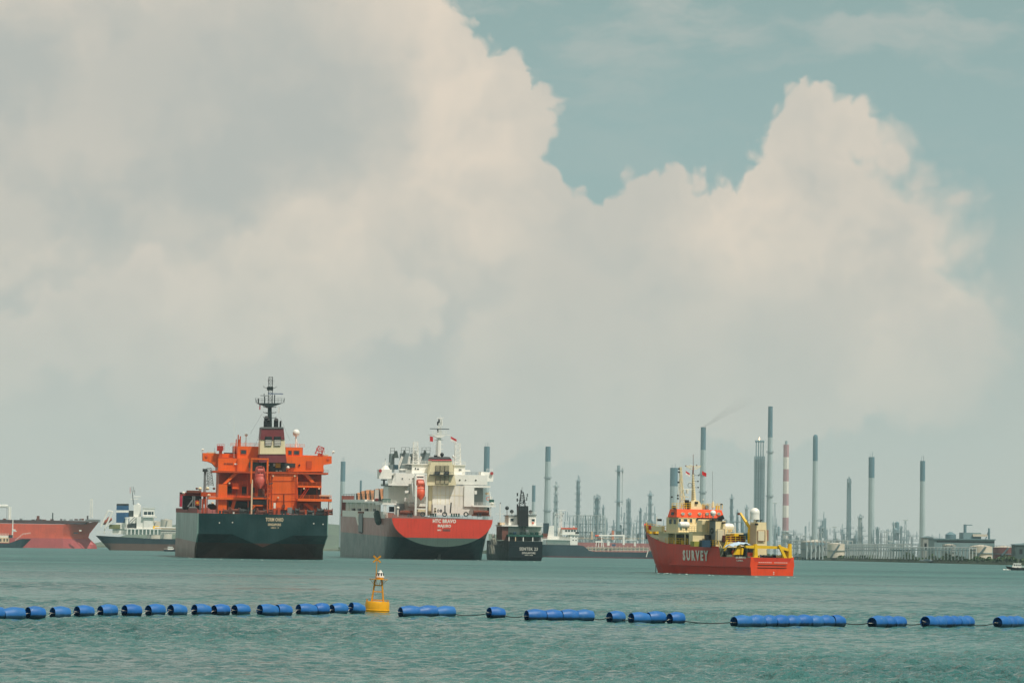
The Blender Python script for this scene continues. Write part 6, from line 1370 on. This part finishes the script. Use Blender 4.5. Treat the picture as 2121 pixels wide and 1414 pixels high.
    b('deck_shadow_block', BLACK, 925, 1045, 1095, 1112, 9.2, 9.8); b('deck_shadow_block', DGREY, 1060, 1030, 1130, 1125, 8, 8.6); b('deck_shadow_block', BLACK, 1130, 1060, 1180, 1100, 6.6, 7)  # black and dark grey boxes stand in for shadow among the gear
    # A-frame over the stern
    for nme, pts in (('frame_leg', [(1178, 1180), (1222, 1172), (1212, 1005), (1190, 1005)]), ('frame_leg', [(1524, 1185), (1562, 1185), (1560, 1005), (1540, 1000)])): S.poly(MB(), pts, .3, .9).build(nme, YEL, S.root)
    S.poly(MB(), [(1096, 1022), (1200, 1018), (1460, 1028), (1535, 1052), (1535, 1080), (1440, 1054), (1200, 1050), (1100, 1044)], .45, 1.1).build('frame_beam', YEL, S.root)
    S.poly(MB(), [(1425, 1020), (1448, 1012), (1525, 1168), (1495, 1172)], .1, .4).build('frame_ram', YEL, S.root); S.poly(MB(), [(980, 1112), (1030, 1015), (1045, 1015), (1050, 1112)], 6, 6.6).build('deck_frame', YEL, S.root); S.poly(MB(), [(1052, 1112), (1056, 1040), (1075, 1052), (1066, 1112)], 5.6, 6).build('deck_frame', YEL, S.root)
    S.poly(MB(), [(1466, 1175), (1478, 1095), (1510, 1080), (1520, 1175)], 1.2, 1.8).build('winch_side', YEL, S.root); c = S.q(1500, 1085, 1.6); MB().cyl((c.x - .3, 1.6, c.z), (c.x + .3, 1.6, c.z), .4, n=14).build('sheave', DGREY, S.root); b('frame_foot', RED2, 1140, 1090, 1180, 1130, 1.4, 2.4)
    rng = random.Random(4)
    for i in range(16):
        px = rng.uniform(1240, 1400); py = rng.uniform(1125, 1165); c = S.q(px, py, rng.uniform(2, 5)); r = rng.uniform(.25, .5); MB().lathe([(r * .5, -.25), (r, -.2), (r, .2), (r * .5, .25)], c, 12, axis=rng.choice('xyz')).build('cable_coil', rng.choice([BLACK, BLACK, DGREY, RUSTY, P('net_blue', 40, 50, 78, rough=.9)]), S.root)
    b('net_pile', P('net_brown', 74, 58, 50, rough=.95, var=.5, scale=3), 1310, 1125, 1470, 1180, 2.4, 4.5); b('stern_box', CREAM, 1405, 1118, 1450, 1150, 1.8, 2.6); b('stern_box', MARO, 1410, 1140, 1440, 1180, 1.5, 1.9); b('stern_box', CREAM, 1540, 1120, 1570, 1140, .6, 1.2)
    yrail([S.q(1150, 1180, .2), S.q(1230, 1180, .2)], .8); wire(S, [(1235, 1180), (1232, 1115)], .3, .06, YEL, 'rail_post'); wire(S, [(1310, 1120), (1308, 1060)], 3, .04, DGREY, 'wire_rope')
    # things lying on the deck
    w = S.M @ S.q(1030, 1012, 7); t = thing('tarpaulin', w, S.root.rotation_euler.z, 'pale blue tarpaulin spread over gear on the aft deck of the survey ship', 'tarpaulin')
    vs = []; n = 12
    for j in range(6):
        for i in range(n + 1):
            x = (i / n - .5) * 4.6; y = (j / 5 - .5) * 3.2; z = .55 - .09 * x * x * (1.4 if x < 0 else 1.0) - .22 * abs(y) + .1 * math.sin(i * 1.9 + j) + .06 * math.cos(j * 2.3 + i * .8); vs.append((x, y, z))
    fs = [(j * (n + 1) + i, j * (n + 1) + i + 1, (j + 1) * (n + 1) + i + 1, (j + 1) * (n + 1) + i) for j in range(5) for i in range(n)]
    k = len(vs); MB().add(vs + [(x, y, z - .05) for x, y, z in vs], fs + [tuple(q + k for q in f[::-1]) for f in fs]).build('cloth', P('tarp_blue', 186, 208, 226, rough=.8, var=.06, scale=1.5), t, smooth=60)
    w = S.M @ Vector((-4.15, 7.4, 4.05)); person(w, S.root.rotation_euler.z + 2.6)

def person(loc, rz):
    """crew member in orange overalls, standing, arms a little out"""
    t = thing('person', (loc[0], loc[1], loc[2] - .9), rz, 'person in orange overalls standing on the aft deck of the survey ship', 'person')
    J = [(0, 0, .95, .15), (0, 0, 1.2, .15), (0, 0, 1.42, .14), (0, 0, 1.53, .06), (.1, 0, .9, .1), (.12, .02, .5, .075), (.13, -.02, .08, .055), (-.1, 0, .9, .1), (-.12, .03, .5, .075), (-.13, 0, .08, .055),
         (.2, 0, 1.42, .07), (.28, .03, 1.15, .055), (.25, .14, .92, .045), (-.2, 0, 1.42, .07), (-.28, .02, 1.15, .055), (-.26, .12, .92, .045), (.13, .12, .05, .05), (-.13, .14, .05, .05)]
    E = [(0, 1), (1, 2), (2, 3), (0, 4), (4, 5), (5, 6), (0, 7), (7, 8), (8, 9), (2, 10), (10, 11), (11, 12), (2, 13), (13, 14), (14, 15), (6, 16), (9, 17)]
    me = bpy.data.meshes.new('body'); me.from_pydata([j[:3] for j in J], E, []); o = bpy.data.objects.new('body', me); COL.objects.link(o); o.parent = t
    mod = o.modifiers.new('skin', 'SKIN')
    for i, j in enumerate(J): me.skin_vertices[0].data[i].radius = (j[3], j[3])
    me.skin_vertices[0].data[0].use_root = True; o.modifiers.new('sub', 'SUBSURF').levels = 1
    dg = bpy.context.evaluated_depsgraph_get(); dg.update(); nm = bpy.data.meshes.new_from_object(o.evaluated_get(dg)); o.modifiers.clear(); o.data = nm; bpy.data.meshes.remove(me); nm.name = 'body'; nm.shade_smooth()
    nm.materials.clear(); nm.materials.append(P('overalls_orange', 238, 92, 30, rough=.9, var=.1, scale=5))
    MB().ball((0, .01, 1.66), .105, 1.2, 12).ball((0, .115, 1.65), .025, 1, 8).build('head', P('skin_tone', 150, 100, 74, rough=.6), t); MB().ball((0, 0, 1.71), .135, .9, 12, -.1).lathe([(.1, -.01), (.17, -.01), (.17, .005), (.1, .005)], (0, .03, 1.71), 12).build('helmet', LETW, t)
survey_ship()

# ------------------------------------------------------------------ ships seen from the side, farther out
def side_ship(name, px_stern, d, yaw, label, L, cat='ship', group=None, bow=None):
    yw = math.radians(yaw); f = Vector((-math.sin(yw), math.cos(yw), 0))
    if bow is not None:
        p = at_depth(bow, 1140, d); p = p - f * L
    else: p = at_depth(px_stern, 1140, d)
    p.z = 0; return Ship(name, p, yw, 0.0, label, cat, group)

def dark_tanker():
    S = side_ship('tanker', 1112, 1950, -84, 'dark hulled tanker with white bridge and orange roof edge behind the black ship', 84)
    HULL = P('tanker_teal_hull', 40, 66, 74, rough=.5, var=.15, streak=.25, below=lin(92, 60, 66), zsplit=.9); GREEN = P('deck_green', 0, 0, 0); OR = P('roof_orange', 220, 96, 66, rough=.5); B = 12.0
    def deck(t): return 8.4 if t < .36 else (8.4 - 4.2 * min(1, (t - .36) / .06) if t < .9 else 4.2 + 3.4 * min(1, (t - .9) / .05))
    side_hull(S, 84, B, deck, 4, HULL, GREEN, rake=.35, flare=.4)
    S.view(1130, 920, 5.893); X = B / 2 - .3; b = lambda n, m, x0, y0, x1, y1, a=0.0, w=9, p=None: S.boxx(n, m, x0, y0, x1, y1, X - a, X - a - w, p)
    b('house', WHITE, 300, 1098, 392, 1228, .2, 10); b('wheelhouse', WHITE, 205, 1034, 382, 1100, .0, 11); b('roof_edge', OR, 196, 1016, 388, 1034, -.3, 12); b('deck_slab', WHITE, 188, 1092, 412, 1104, -.3, 12)
    for x in (240, 275, 312, 345): b('window', GLASS, x, 1044, x + 24, 1064, -.05, .1)
    for x, y in ((250, 1118), (330, 1120), (365, 1122), (330, 1160), (365, 1162)): b('window', GLASS, x, y, x + 14, y + 12, .12, .1)
    b('lower_house', WHITE, 20, 1120, 300, 1225, 1.5, 8); b('deck_slab', WHITE, -30, 1155, 300, 1166, -.2, 11); S.polyx(MB(), [(20, 1160), (45, 998), (104, 990), (104, 1160)], X - 2, X - 8).build('funnel_casing', WHITE, S.root)
    b('funnel', P('funnel_teal', 36, 62, 70, rough=.5), -20, 960, 42, 1085, 3, 5); b('red_block', RUSTY, -30, 1085, 22, 1150, .6, 8); b('boat', DGREY, 365, 1065, 405, 1090, -.3, 2)
    b('mast_house', WHITE, 158, 1015, 205, 1150, 3, 4)
    a = S.qx(185, 1020, X - 4); e = S.qx(188, 815, X - 4); MB().lattice(a, e, 1.5, 1.2, 8, .12).build('mast', WHITE, S.root); S.part('yardarm', S.linex(S.linex(S.linex(MB(), [(152, 804), (246, 804)], X - 4, .16), [(130, 850), (225, 850)], X - 4, .2), [(120, 880), (215, 880)], X - 4, .15), WHITE)
    for px, py in ((122, 860), (140, 850), (205, 870), (215, 840), (200, 925), (175, 890)): c = S.qx(px, py, X - 4); MB().cyl((c.x, c.y, c.z - .6), (c.x, c.y, c.z + .6), .3).build('mast_lamp', GREYP, S.root)
    S.part('railing', MB().rail([S.qx(-30, 1155, X), S.qx(300, 1155, X)], 1.1, 2, .06, 3), WHITE); S.part('railing', MB().rail([S.qx(200, 1016, X), S.qx(380, 1016, X)], 1, 2, .06, 2), WHITE)
    c = S.qx(345, 1005, X - 3); MB().ball(c, .6).build('radome', DOME, S.root)
    S.part('deck_crane', S.linex(MB(), [(640, 1112), (968, 1112)], X - 5, .5), WHITE); S.part('crane_tip', S.linex(MB(), [(606, 1113), (650, 1113)], X - 5, .6), OR)
    for x, y0, y1, w, m in ((955, 1100, 1225, 12, WHITE), (686, 1120, 1235, 5, WHITE), (640, 1120, 1240, 4, DGREY), (1085, 1160, 1240, 5, WHITE), (1100, 1175, 1240, 4, WHITE), (960, 930, 1100, 2, GREYP)): b('deck_post', m, x - w, y0, x + w, y1, 4.6, .6)
    b('deck_box', WHITE, 755, 1180, 782, 1232, 3, 2); b('deck_box', P('box_blue', 60, 90, 120), 815, 1215, 855, 1240, 3, 3); b('manifold_frame', WHITE, 610, 1178, 700, 1195, 3, 3); b('catwalk', WHITE, 985, 1160, 1110, 1168, 4, 1)
    for x in (620, 650, 680, 700): S.part('frame_leg', S.linex(MB(), [(x, 1190), (x + (12 if x > 660 else -10), 1300)], X - 3, .25), WHITE)
    S.part('railing', MB().rail([S.qx(500, 1300, X), S.qx(1300, 1306, X)], 2.6, 3, .07, 3), LETW)
    for k in range(5): S.part('cargo_pipe', S.linex(MB(), [(500, 1258 + k * 7), (1260, 1262 + k * 7)], X - 2 - k, .3), (GREYP, LETC, GREYP, GREEN, LETW)[k])
    for x in range(520, 1240, 48): S.part('pipe_stand', S.linex(MB(), [(x, 1240), (x + 4, 1305)], X - 2, .2), LETC if x % 3 else GREYP)
    S.part('anchor_chain', S.linex(MB(), [(1250, 1300), (1228, 1372)], X + .4, .35), LETW)
dark_tanker()

def far_red_ship():
    S = side_ship('tanker', 1150, 2500, -88, 'faded red ship low behind the dark tanker deck', 150)
    HULL = P('faded_red_hull', 164, 108, 104, rough=.6, var=.15, streak=.3, below=lin(130, 88, 88), zsplit=3.0)
    side_hull(S, 150, 24, lambda t: 12.0 + (2.0 if t > .92 else 0), 5, HULL, RUSTY)
    S.view(1130, 920, 5.893); X = 11
    for x0, y0, x1, y1, m in ((810, 1050, 838, 1160, P('derrick_salmon', 208, 130, 100)), (560, 1060, 575, 1160, LETC), (420, 1120, 470, 1160, GREYP), (900, 1130, 1000, 1158, GREYP), (640, 1135, 700, 1158, RUSTY)): S.boxx('deck_house' if x1 - x0 > 20 else 'deck_post', m, x0, y0, x1, y1, X - 4, X - 9)
    S.part('railing', MB().rail([S.qx(350, 1158, X), S.qx(1300, 1160, X)], 1.4, 4, .12, 2), LETC)
far_red_ship()

def red_tanker():
    L = 240; S = side_ship('tanker', 0, 2520, -88.5, 'long faded red tanker hull with its bow behind the blue funnelled ship', L, bow=204)
    HULL = P('red_tanker_hull', 216, 92, 66, rough=.55, var=.12, streak=.3, scale=.1, below=lin(182, 84, 84), zsplit=8.4); DK = P('tanker_dark_deck', 74, 66, 68, rough=.8, var=.3, scale=.2)
    rings = []; B = 40
    for t in (0, .08, .2, .5, .8, .88, .93, .96, .98, .992, 1.0):
        y = t * L; f = 1 if t < .86 else max(.03, 1 - ((t - .86) / .14) ** 2); g = 1 if t < .84 else max(.02, 1 - ((t - .84) / .15) ** 1.6) if t < .99 else .02; zd = 20.5 + (1.0 if t > .9 else 0) + 2.2 * max(0, (t - .95) / .05)
        k = max(0, (t - .9) / .1); row = [(B / 2 * f, y, zd), (B / 2 * (f * .75 + g * .25), y - 4 * k, zd * .8), (B / 2 * g, y - 8 * k, zd * .55), (B / 2 * g, y - 9 * k, zd * .4), (B / 2 * max(g, .08), y - 2.5 * k, 3.5), (B / 2 * max(g, .08), y - 1.0 * k, -1), (0, y - 1 * k, -4)]
        rings.append([(-x, a, z) for x, a, z in row] + row[-2::-1])
    section_hull(S, rings, HULL, DK)
    S.view(0, 980, 5.582); X = B / 2 - 1; b = lambda n, m, x0, y0, x1, y1, a=0.0, w=6: S.boxx(n, m, x0, y0, x1, y1, X - a, X - a - w)
    b('deck_coaming', DK, -60, 540, 985, 578, 1, 30); b('deck_coaming', GREYP, 985, 530, 1130, 560, 1, 20)
    rng = random.Random(2)
    for i in range(16): x = rng.uniform(0, 960); b('deck_gear', (DK, GREYP, RUSTY)[i % 3], x, rng.uniform(520, 532), x + rng.uniform(12, 50), 542, rng.uniform(1, 10), 4)
    b('winch_house', RUSTY, 424, 490, 452, 545, 2, 3); b('deck_post', DGREY, 602, 455, 614, 545, 2, 1); b('deck_post', DK, 1003, 488, 1020, 545, 2, 1.5)
    MB().lattice(S.qx(1055, 515, X - 8), S.qx(1060, 292, X - 8), 2.4, 1.4, 8, .2).build('foremast', WHITE, S.root)
    S.part('hose_boom', S.linex(MB(), [(-80, 384), (60, 376), (92, 380)], X - 6, 1.4), WHITE); S.part('hose_post', S.linex(S.linex(MB(), [(105, 385), (105, 540)], X - 6, .9), [(125, 385), (122, 540)], X - 6, .5), WHITE); S.part('hose_stay', S.linex(MB(), [(80, 385), (80, 530)], X - 6, .2), GREYP)
    S.part('railing', MB().rail([S.qx(-50, 575, X + .6), S.qx(1130, 570, X + .6)], 1.6, 5, .13, 2), RUSTY)
    b('bow_mark', LETW, 915, 652, 942, 668, -1.2, .3); b('anchor', DGREY, 850, 680, 905, 694, -.9, .6)
red_tanker()

def blue_funnel_ship():
    S = side_ship('cargo_ship', 198.5, 2000, -86, 'white coaster with a blue banded funnel and dark hull left of the orange ship', 76)
    HULL = P('coaster_hull', 14, 46, 54, rough=.5, var=.12, streak=.2, below=lin(92, 74, 64), zsplit=4.7); BLUEF = P('funnel_blue', 34, 84, 124, rough=.5, var=.1); GREEN = P('deck_green', 0, 0, 0); B = 13
    def deck(t): return 9.9 - 1.6 * min(1, t / .5) if t < .8 else 8.3 + 3 * (t - .8) / .2
    side_hull(S, 76, B, deck, 4, HULL, GREEN, stern=.14, srake=.95, wide_stern=.85)
    S.view(0, 980, 5.582); X = B / 2 - .2; b = lambda n, m, x0, y0, x1, y1, a=0.0, w=8: S.boxx(n, m, x0, y0, x1, y1, X - a, X - a - w)
    b('deck_house', WHITE, 1300, 640, 1860, 706, 3.5, 6); b('deck_slab', WHITE, 1440, 636, 1860, 648, 0, 12)
    for x in list(range(1466, 1850, 44)): b('side_post', WHITE, x, 646, x + 12, 706, 0, .5)
    b('house', WHITE, 1580, 500, 1660, 640, 1.5, 10); b('house', WHITE, 1660, 505, 1768, 640, .8, 11); b('bridge_slab', WHITE, 1652, 488, 1802, 508, -.4, 13); b('wheelhouse', WHITE, 1648, 402, 1780, 490, .3, 12); b('wheelhouse_roof', WHITE, 1640, 395, 1785, 404, 0, 12.6)
    for x0, x1 in ((1664, 1702), (1710, 1748), (1754, 1774)): b('window', GLASS, x0, 442, x1, 476, .2, .2)
    b('mast_house', WHITE, 1545, 360, 1625, 505, 4, 5); b('upper_house', WHITE, 1500, 500, 1585, 640, 3, 8); b('dark_bay', DGREY, 1490, 430, 1545, 500, 5, 2); b('dark_bay', DGREY, 1470, 575, 1600, 630, 2.9, .3)
    for y0, y1, m in ((570, 640, WHITE), (452, 570, BLUEF), (425, 452, WHITE), (372, 425, BLUEF), (350, 372, BLACK)):
        k = (570 - y0) * .04; S.polyx(MB(), [(1338 + k, y1), (1340 + k, y0), (1485, y0), (1485, y1)], X - 3, X - 8).build('funnel_band', m, S.root)
    a = S.qx(1545, 360, X - 6); e = S.qx(1528, 200, X - 6); MB().cyl(a, e, .5, .25, 8).build('mast', GREYP, S.root); S.part('yardarm', S.linex(S.linex(S.linex(MB(), [(1540, 268), (1625, 268)], X - 6, .3), [(1508, 296), (1600, 296)], X - 6, .25), [(1505, 215), (1560, 215)], X - 6, .1), WHITE)
    for px, y0, y1, m in ((1505, 160, 230, FLAGR), (1545, 150, 215, GREYP), (1558, 190, 240, DGREY), (1525, 150, 200, GREYP)): S.part('aerial', S.linex(MB(), [(px, y1), (px, y0)], X - 6, .16), m)
    c = S.qx(1598, 358, X - 5); MB().ball(c, 1.1, .8).build('radome', DOME, S.root); c = S.qx(1465, 520, X - 1); MB().cyl((c.x, c.y, c.z - 4), (c.x, c.y, c.z), 1.2, n=10).cyl((c.x, c.y, c.z), (c.x, c.y, c.z + .8), 1.5, n=10).build('vent_cowl', WHITE, S.root)
    S.part('stair', S.linex(S.linex(MB(), [(1480, 580), (1560, 500)], X - 1, .25), [(1500, 590), (1575, 515)], X - 1, .25), GREYP)
    S.part('ramp_frame', S.linex(S.linex(S.linex(S.linex(S.linex(MB(), [(1165, 620), (1250, 432)], X - .4, .7), [(1210, 640), (1305, 440)], X - .4, .7), [(1250, 432), (1305, 440)], X - 1, .4), [(1225, 620), (1325, 545)], X - 1, .35), [(1210, 640), (1205, 700)], X - 1, .4), WHITE)
    b('winch_deck', P('winch_olive2', 120, 124, 84, rough=.7, var=.3), 1260, 590, 1390, 640, 2, 6); b('yellow_box', P('deck_yellow', 0, 0, 0), 1770, 606, 1840, 640, 2, 3)
    for k in range(5): S.part('cargo_pipe', S.linex(MB(), [(1790, 622 + k * 14), (2120, 630 + k * 14)], X - 1 - k, .4), (WHITE, LETC, WHITE, GREYP, WHITE)[k])
    S.part('railing', MB().rail([S.qx(1120, 706, X), S.qx(1460, 706, X)], 2.4, 2.4, .09, 3), LETW); S.part('railing', MB().rail([S.qx(1860, 706, X), S.qx(2120, 712, X)], 1.6, 2.4, .09, 3), LETW)
    c = S.qx(1212, 740, B / 2 * .8); lettering('PALAU', 1.6, GREYP, S.root, (B / 2 * .93, c.y, c.z), (0, 1, 0), (0, 0, 1), .4, .02, 1, 'hull_lettering', 5) if False else None
    p = S.qx(1240, 552, X - 1.6); t = thing('lifeboat', S.M @ p, S.root.rotation_euler.z, 'brown orange lifeboat on the tilted stern ramp of the blue funnelled coaster', 'lifeboat'); t.rotation_euler = (math.radians(33), 0, S.root.rotation_euler.z)
    MB().lathe([(.2, -3.8), (1.0, -3.0), (1.5, -1.2), (1.55, 1.4), (1.2, 3.0), (.5, 3.6)], (0, 0, 0), 14, axis='y').build('boat_hull', P('boat_brown', 158, 82, 62, rough=.6, var=.15), t); MB().box(-.9, .9, 1.0, 2.8, 1.0, 2.0).build('cabin', P('boat_brown', 0, 0, 0), t)
blue_funnel_ship()

def dark_bow():
    S = side_ship('barge', 0, 2300, -87, 'small dark ship with white mast, only its bow in the left edge', 64, bow=64)
    HULL = P('small_dark_hull', 28, 60, 66, rough=.5, var=.15, streak=.2); B = 11
    side_hull(S, 64, B, lambda t: 3.6 if t < .74 else 3.6 + 3.6 * min(1, (t - .74) / .14), 3, HULL, GREYP, bow=.2, rake=.95)
    S.view(0, 980, 5.582); X = B / 2 - .6; b = lambda n, m, x0, y0, x1, y1, a=0.0, w=6: S.boxx(n, m, x0, y0, x1, y1, X - a, X - a - w)
    b('cargo_deck', LETC, -40, 742, 100, 798, 1, 6); b('deck_house', LETW, -30, 714, 96, 746, 2, 5)
    for x in (0, 40, 75): b('doorway', DGREY, x, 752, x + 16, 785, .98, .2)
    b('winch', DGREY, 100, 710, 145, 745, 2, 3)
    a = S.qx(142, 742, X - 4); e = S.qx(150, 530, X - 4); MB().cyl(a, e, .6, .35, 8).build('mast', WHITE, S.root); S.part('mast_lamp', S.linex(S.linex(MB(), [(148, 655), (180, 655)], X - 4, .6), [(150, 668), (192, 668)], X - 4, .35), WHITE)
    S.part('railing', MB().rail([S.qx(-30, 712, X), S.qx(98, 712, X)], 1.2, 2.4, .1, 2), LETW); S.part('railing', MB().rail([S.qx(180, 780, X), S.qx(262, 712, X), S.qx(350, 700, X - 3)], 1.2, 2.4, .1, 2), LETW)
dark_bow()

def launch(name, px, d, yaw, L, label, dark=True, X=None):
    S = side_ship(name, px, d, yaw, label, L, 'boat'); B = L * .3
    side_hull(S, L, B, lambda t: L * .12 + L * .07 * max(0, t - .55) / .45, L * .06, P('launch_black', 18, 26, 34, rough=.4, var=.2), GREYP, bow=.45, rake=.7, n=14)
    z = L * .11; W = B * .38
    MB().hexa([(-W, L * .28, z), (W, L * .28, z), (W, L * .72, z), (-W, L * .72, z), (-W * .9, L * .3, z + L * .2), (W * .9, L * .3, z + L * .2), (W * .85, L * .62, z + L * .2), (-W * .85, L * .62, z + L * .2)]).build('cabin', WHITE, S.root)
    for i in range(4):
        y = L * (.32 + .085 * i)
        for s in (-1, 1): MB().box(s * W * .96 - .03, s * W * .96 + .03, y, y + L * .055, z + L * .09, z + L * .16).build('window', GLASS, S.root)
    MB().box(-W, W, L * .28, L * .64, z + L * .2, z + L * .22).build('cabin_roof', WHITE, S.root); MB().cyl((0, L * .4, z + L * .2), (0, L * .38, z + L * .42), L * .012).box(-L * .06, L * .06, L * .385, L * .395, z + L * .33, z + L * .345).build('mast', GREYP, S.root)
    MB().rail([(-B * .42, L * .05, L * .12), (-B * .42, L * .3, L * .12)], L * .08, L * .07, .03, 2).rail([(B * .42, L * .05, L * .12), (B * .42, L * .3, L * .12)], L * .08, L * .07, .03, 2).build('railing', LETW, S.root)
    MB().lathe([(.02, -.25), (.3, -.2), (.3, .2), (.02, .25)], (B * .5, L * .45, L * .1), 10, axis='y').lathe([(.02, -.25), (.3, -.2), (.3, .2), (.02, .25)], (-B * .5, L * .45, L * .1), 10, axis='y').build('tyre_fender', BLACK, S.root)
    return S
launch('harbour_launch', 338.5, 1890, -85, 9.5, 'little white launch passing close to the orange ship bow')
Sb = launch('pilot_boat', 2128, 985, 86, 4.6 * 1.6, 'white cabin motorboat at the right edge throwing a small bow wave')
def hull_foam(name, pts, label, seed):
    rng = random.Random(seed); mb = MB()
    for (x0, y0), (x1, y1) in zip(pts, pts[1:]):
        a, b = water_at(x0, y0), water_at(x1, y1)
        for i in range(12):
            q = a.lerp(b, rng.random()); mb.ball((q.x, q.y + rng.uniform(-.8, .3), rng.uniform(-.05, .08)), rng.uniform(.08, .3), .3, 6)
    tag(mb.build(name, P('grey_foam', 176, 196, 188, rough=.9, var=.1)), label, None, None, 'stuff')
def foam(S, L):
    FO = P('white_foam', 232, 236, 230, rough=.9, var=.05); rng = random.Random(8); mb = MB()
    for i in range(60): y = L * rng.uniform(.78, 1.1); x = rng.uniform(-1, 1) * (.3 + 1.0 * (1.1 - y / L)) - .2; mb.ball((x, y, rng.uniform(0, .25)), rng.uniform(.05, .22), .8, 6)
    for v in range(len(mb.v)): mb.v[v] = tuple(S.M @ Vector(mb.v[v]))
    tag(mb.build('bow_foam', FO), 'white splash at the motorboat bow', None, None, 'stuff')
foam(Sb, 4.6 * 1.6)
hull_foam('hull_foam', [(352, 1151.5), (418, 1157), (560, 1159.5), (676, 1160.5)], 'broken foam along the orange ship waterline', 3)
hull_foam('hull_foam', [(700, 1152), (830, 1156.5), (1010, 1160.5), (1060, 1162.5), (1130, 1162.5)], 'broken foam along the red sterned ship waterline', 4)
hull_foam('hull_foam', [(1362, 1187), (1460, 1190.5), (1557, 1194.5), (1646, 1196)], 'broken foam along the survey ship waterline', 5)
def smoke():
    Y = 5400; rng = random.Random(2); pts = [(1456, 884, 3), (1470, 876, 7), (1486, 864, 13), (1506, 850, 19), (1530, 836, 23), (1560, 822, 24), (1595, 808, 14)]; rings = []
    for px, py, r in pts:
        c = at_depth(px, py, Y); k = r * Y / F; rings.append([(c.x + math.cos(w) * k * .5, Y + math.sin(w) * k * 1.6, c.z + math.cos(w) * k * .8 + rng.uniform(-.1, .1) * k) for w in np.arange(0, 6.28, .524)])
    m = bpy.data.materials.new('chimney_smoke'); m.use_nodes = True; nt = m.node_tree; nt.nodes.clear()
    v = nt.nodes.new('ShaderNodeVolumePrincipled'); v.inputs['Color'].default_value = (.35, .36, .37, 1); v.inputs['Density'].default_value = 0.00012
    o = nt.nodes.new('ShaderNodeOutputMaterial'); nt.links.new(v.outputs[0], o.inputs['Volume'])
    mb = MB().loft(rings, True); mb.add(rings[0], [tuple(range(12))]); mb.add(rings[-1], [tuple(range(11, -1, -1))]); tag(mb.build('smoke', m), 'faint grey smoke drifting from a chimney', None, None, 'stuff')
if not _os.environ.get('NOHAZE'): smoke()
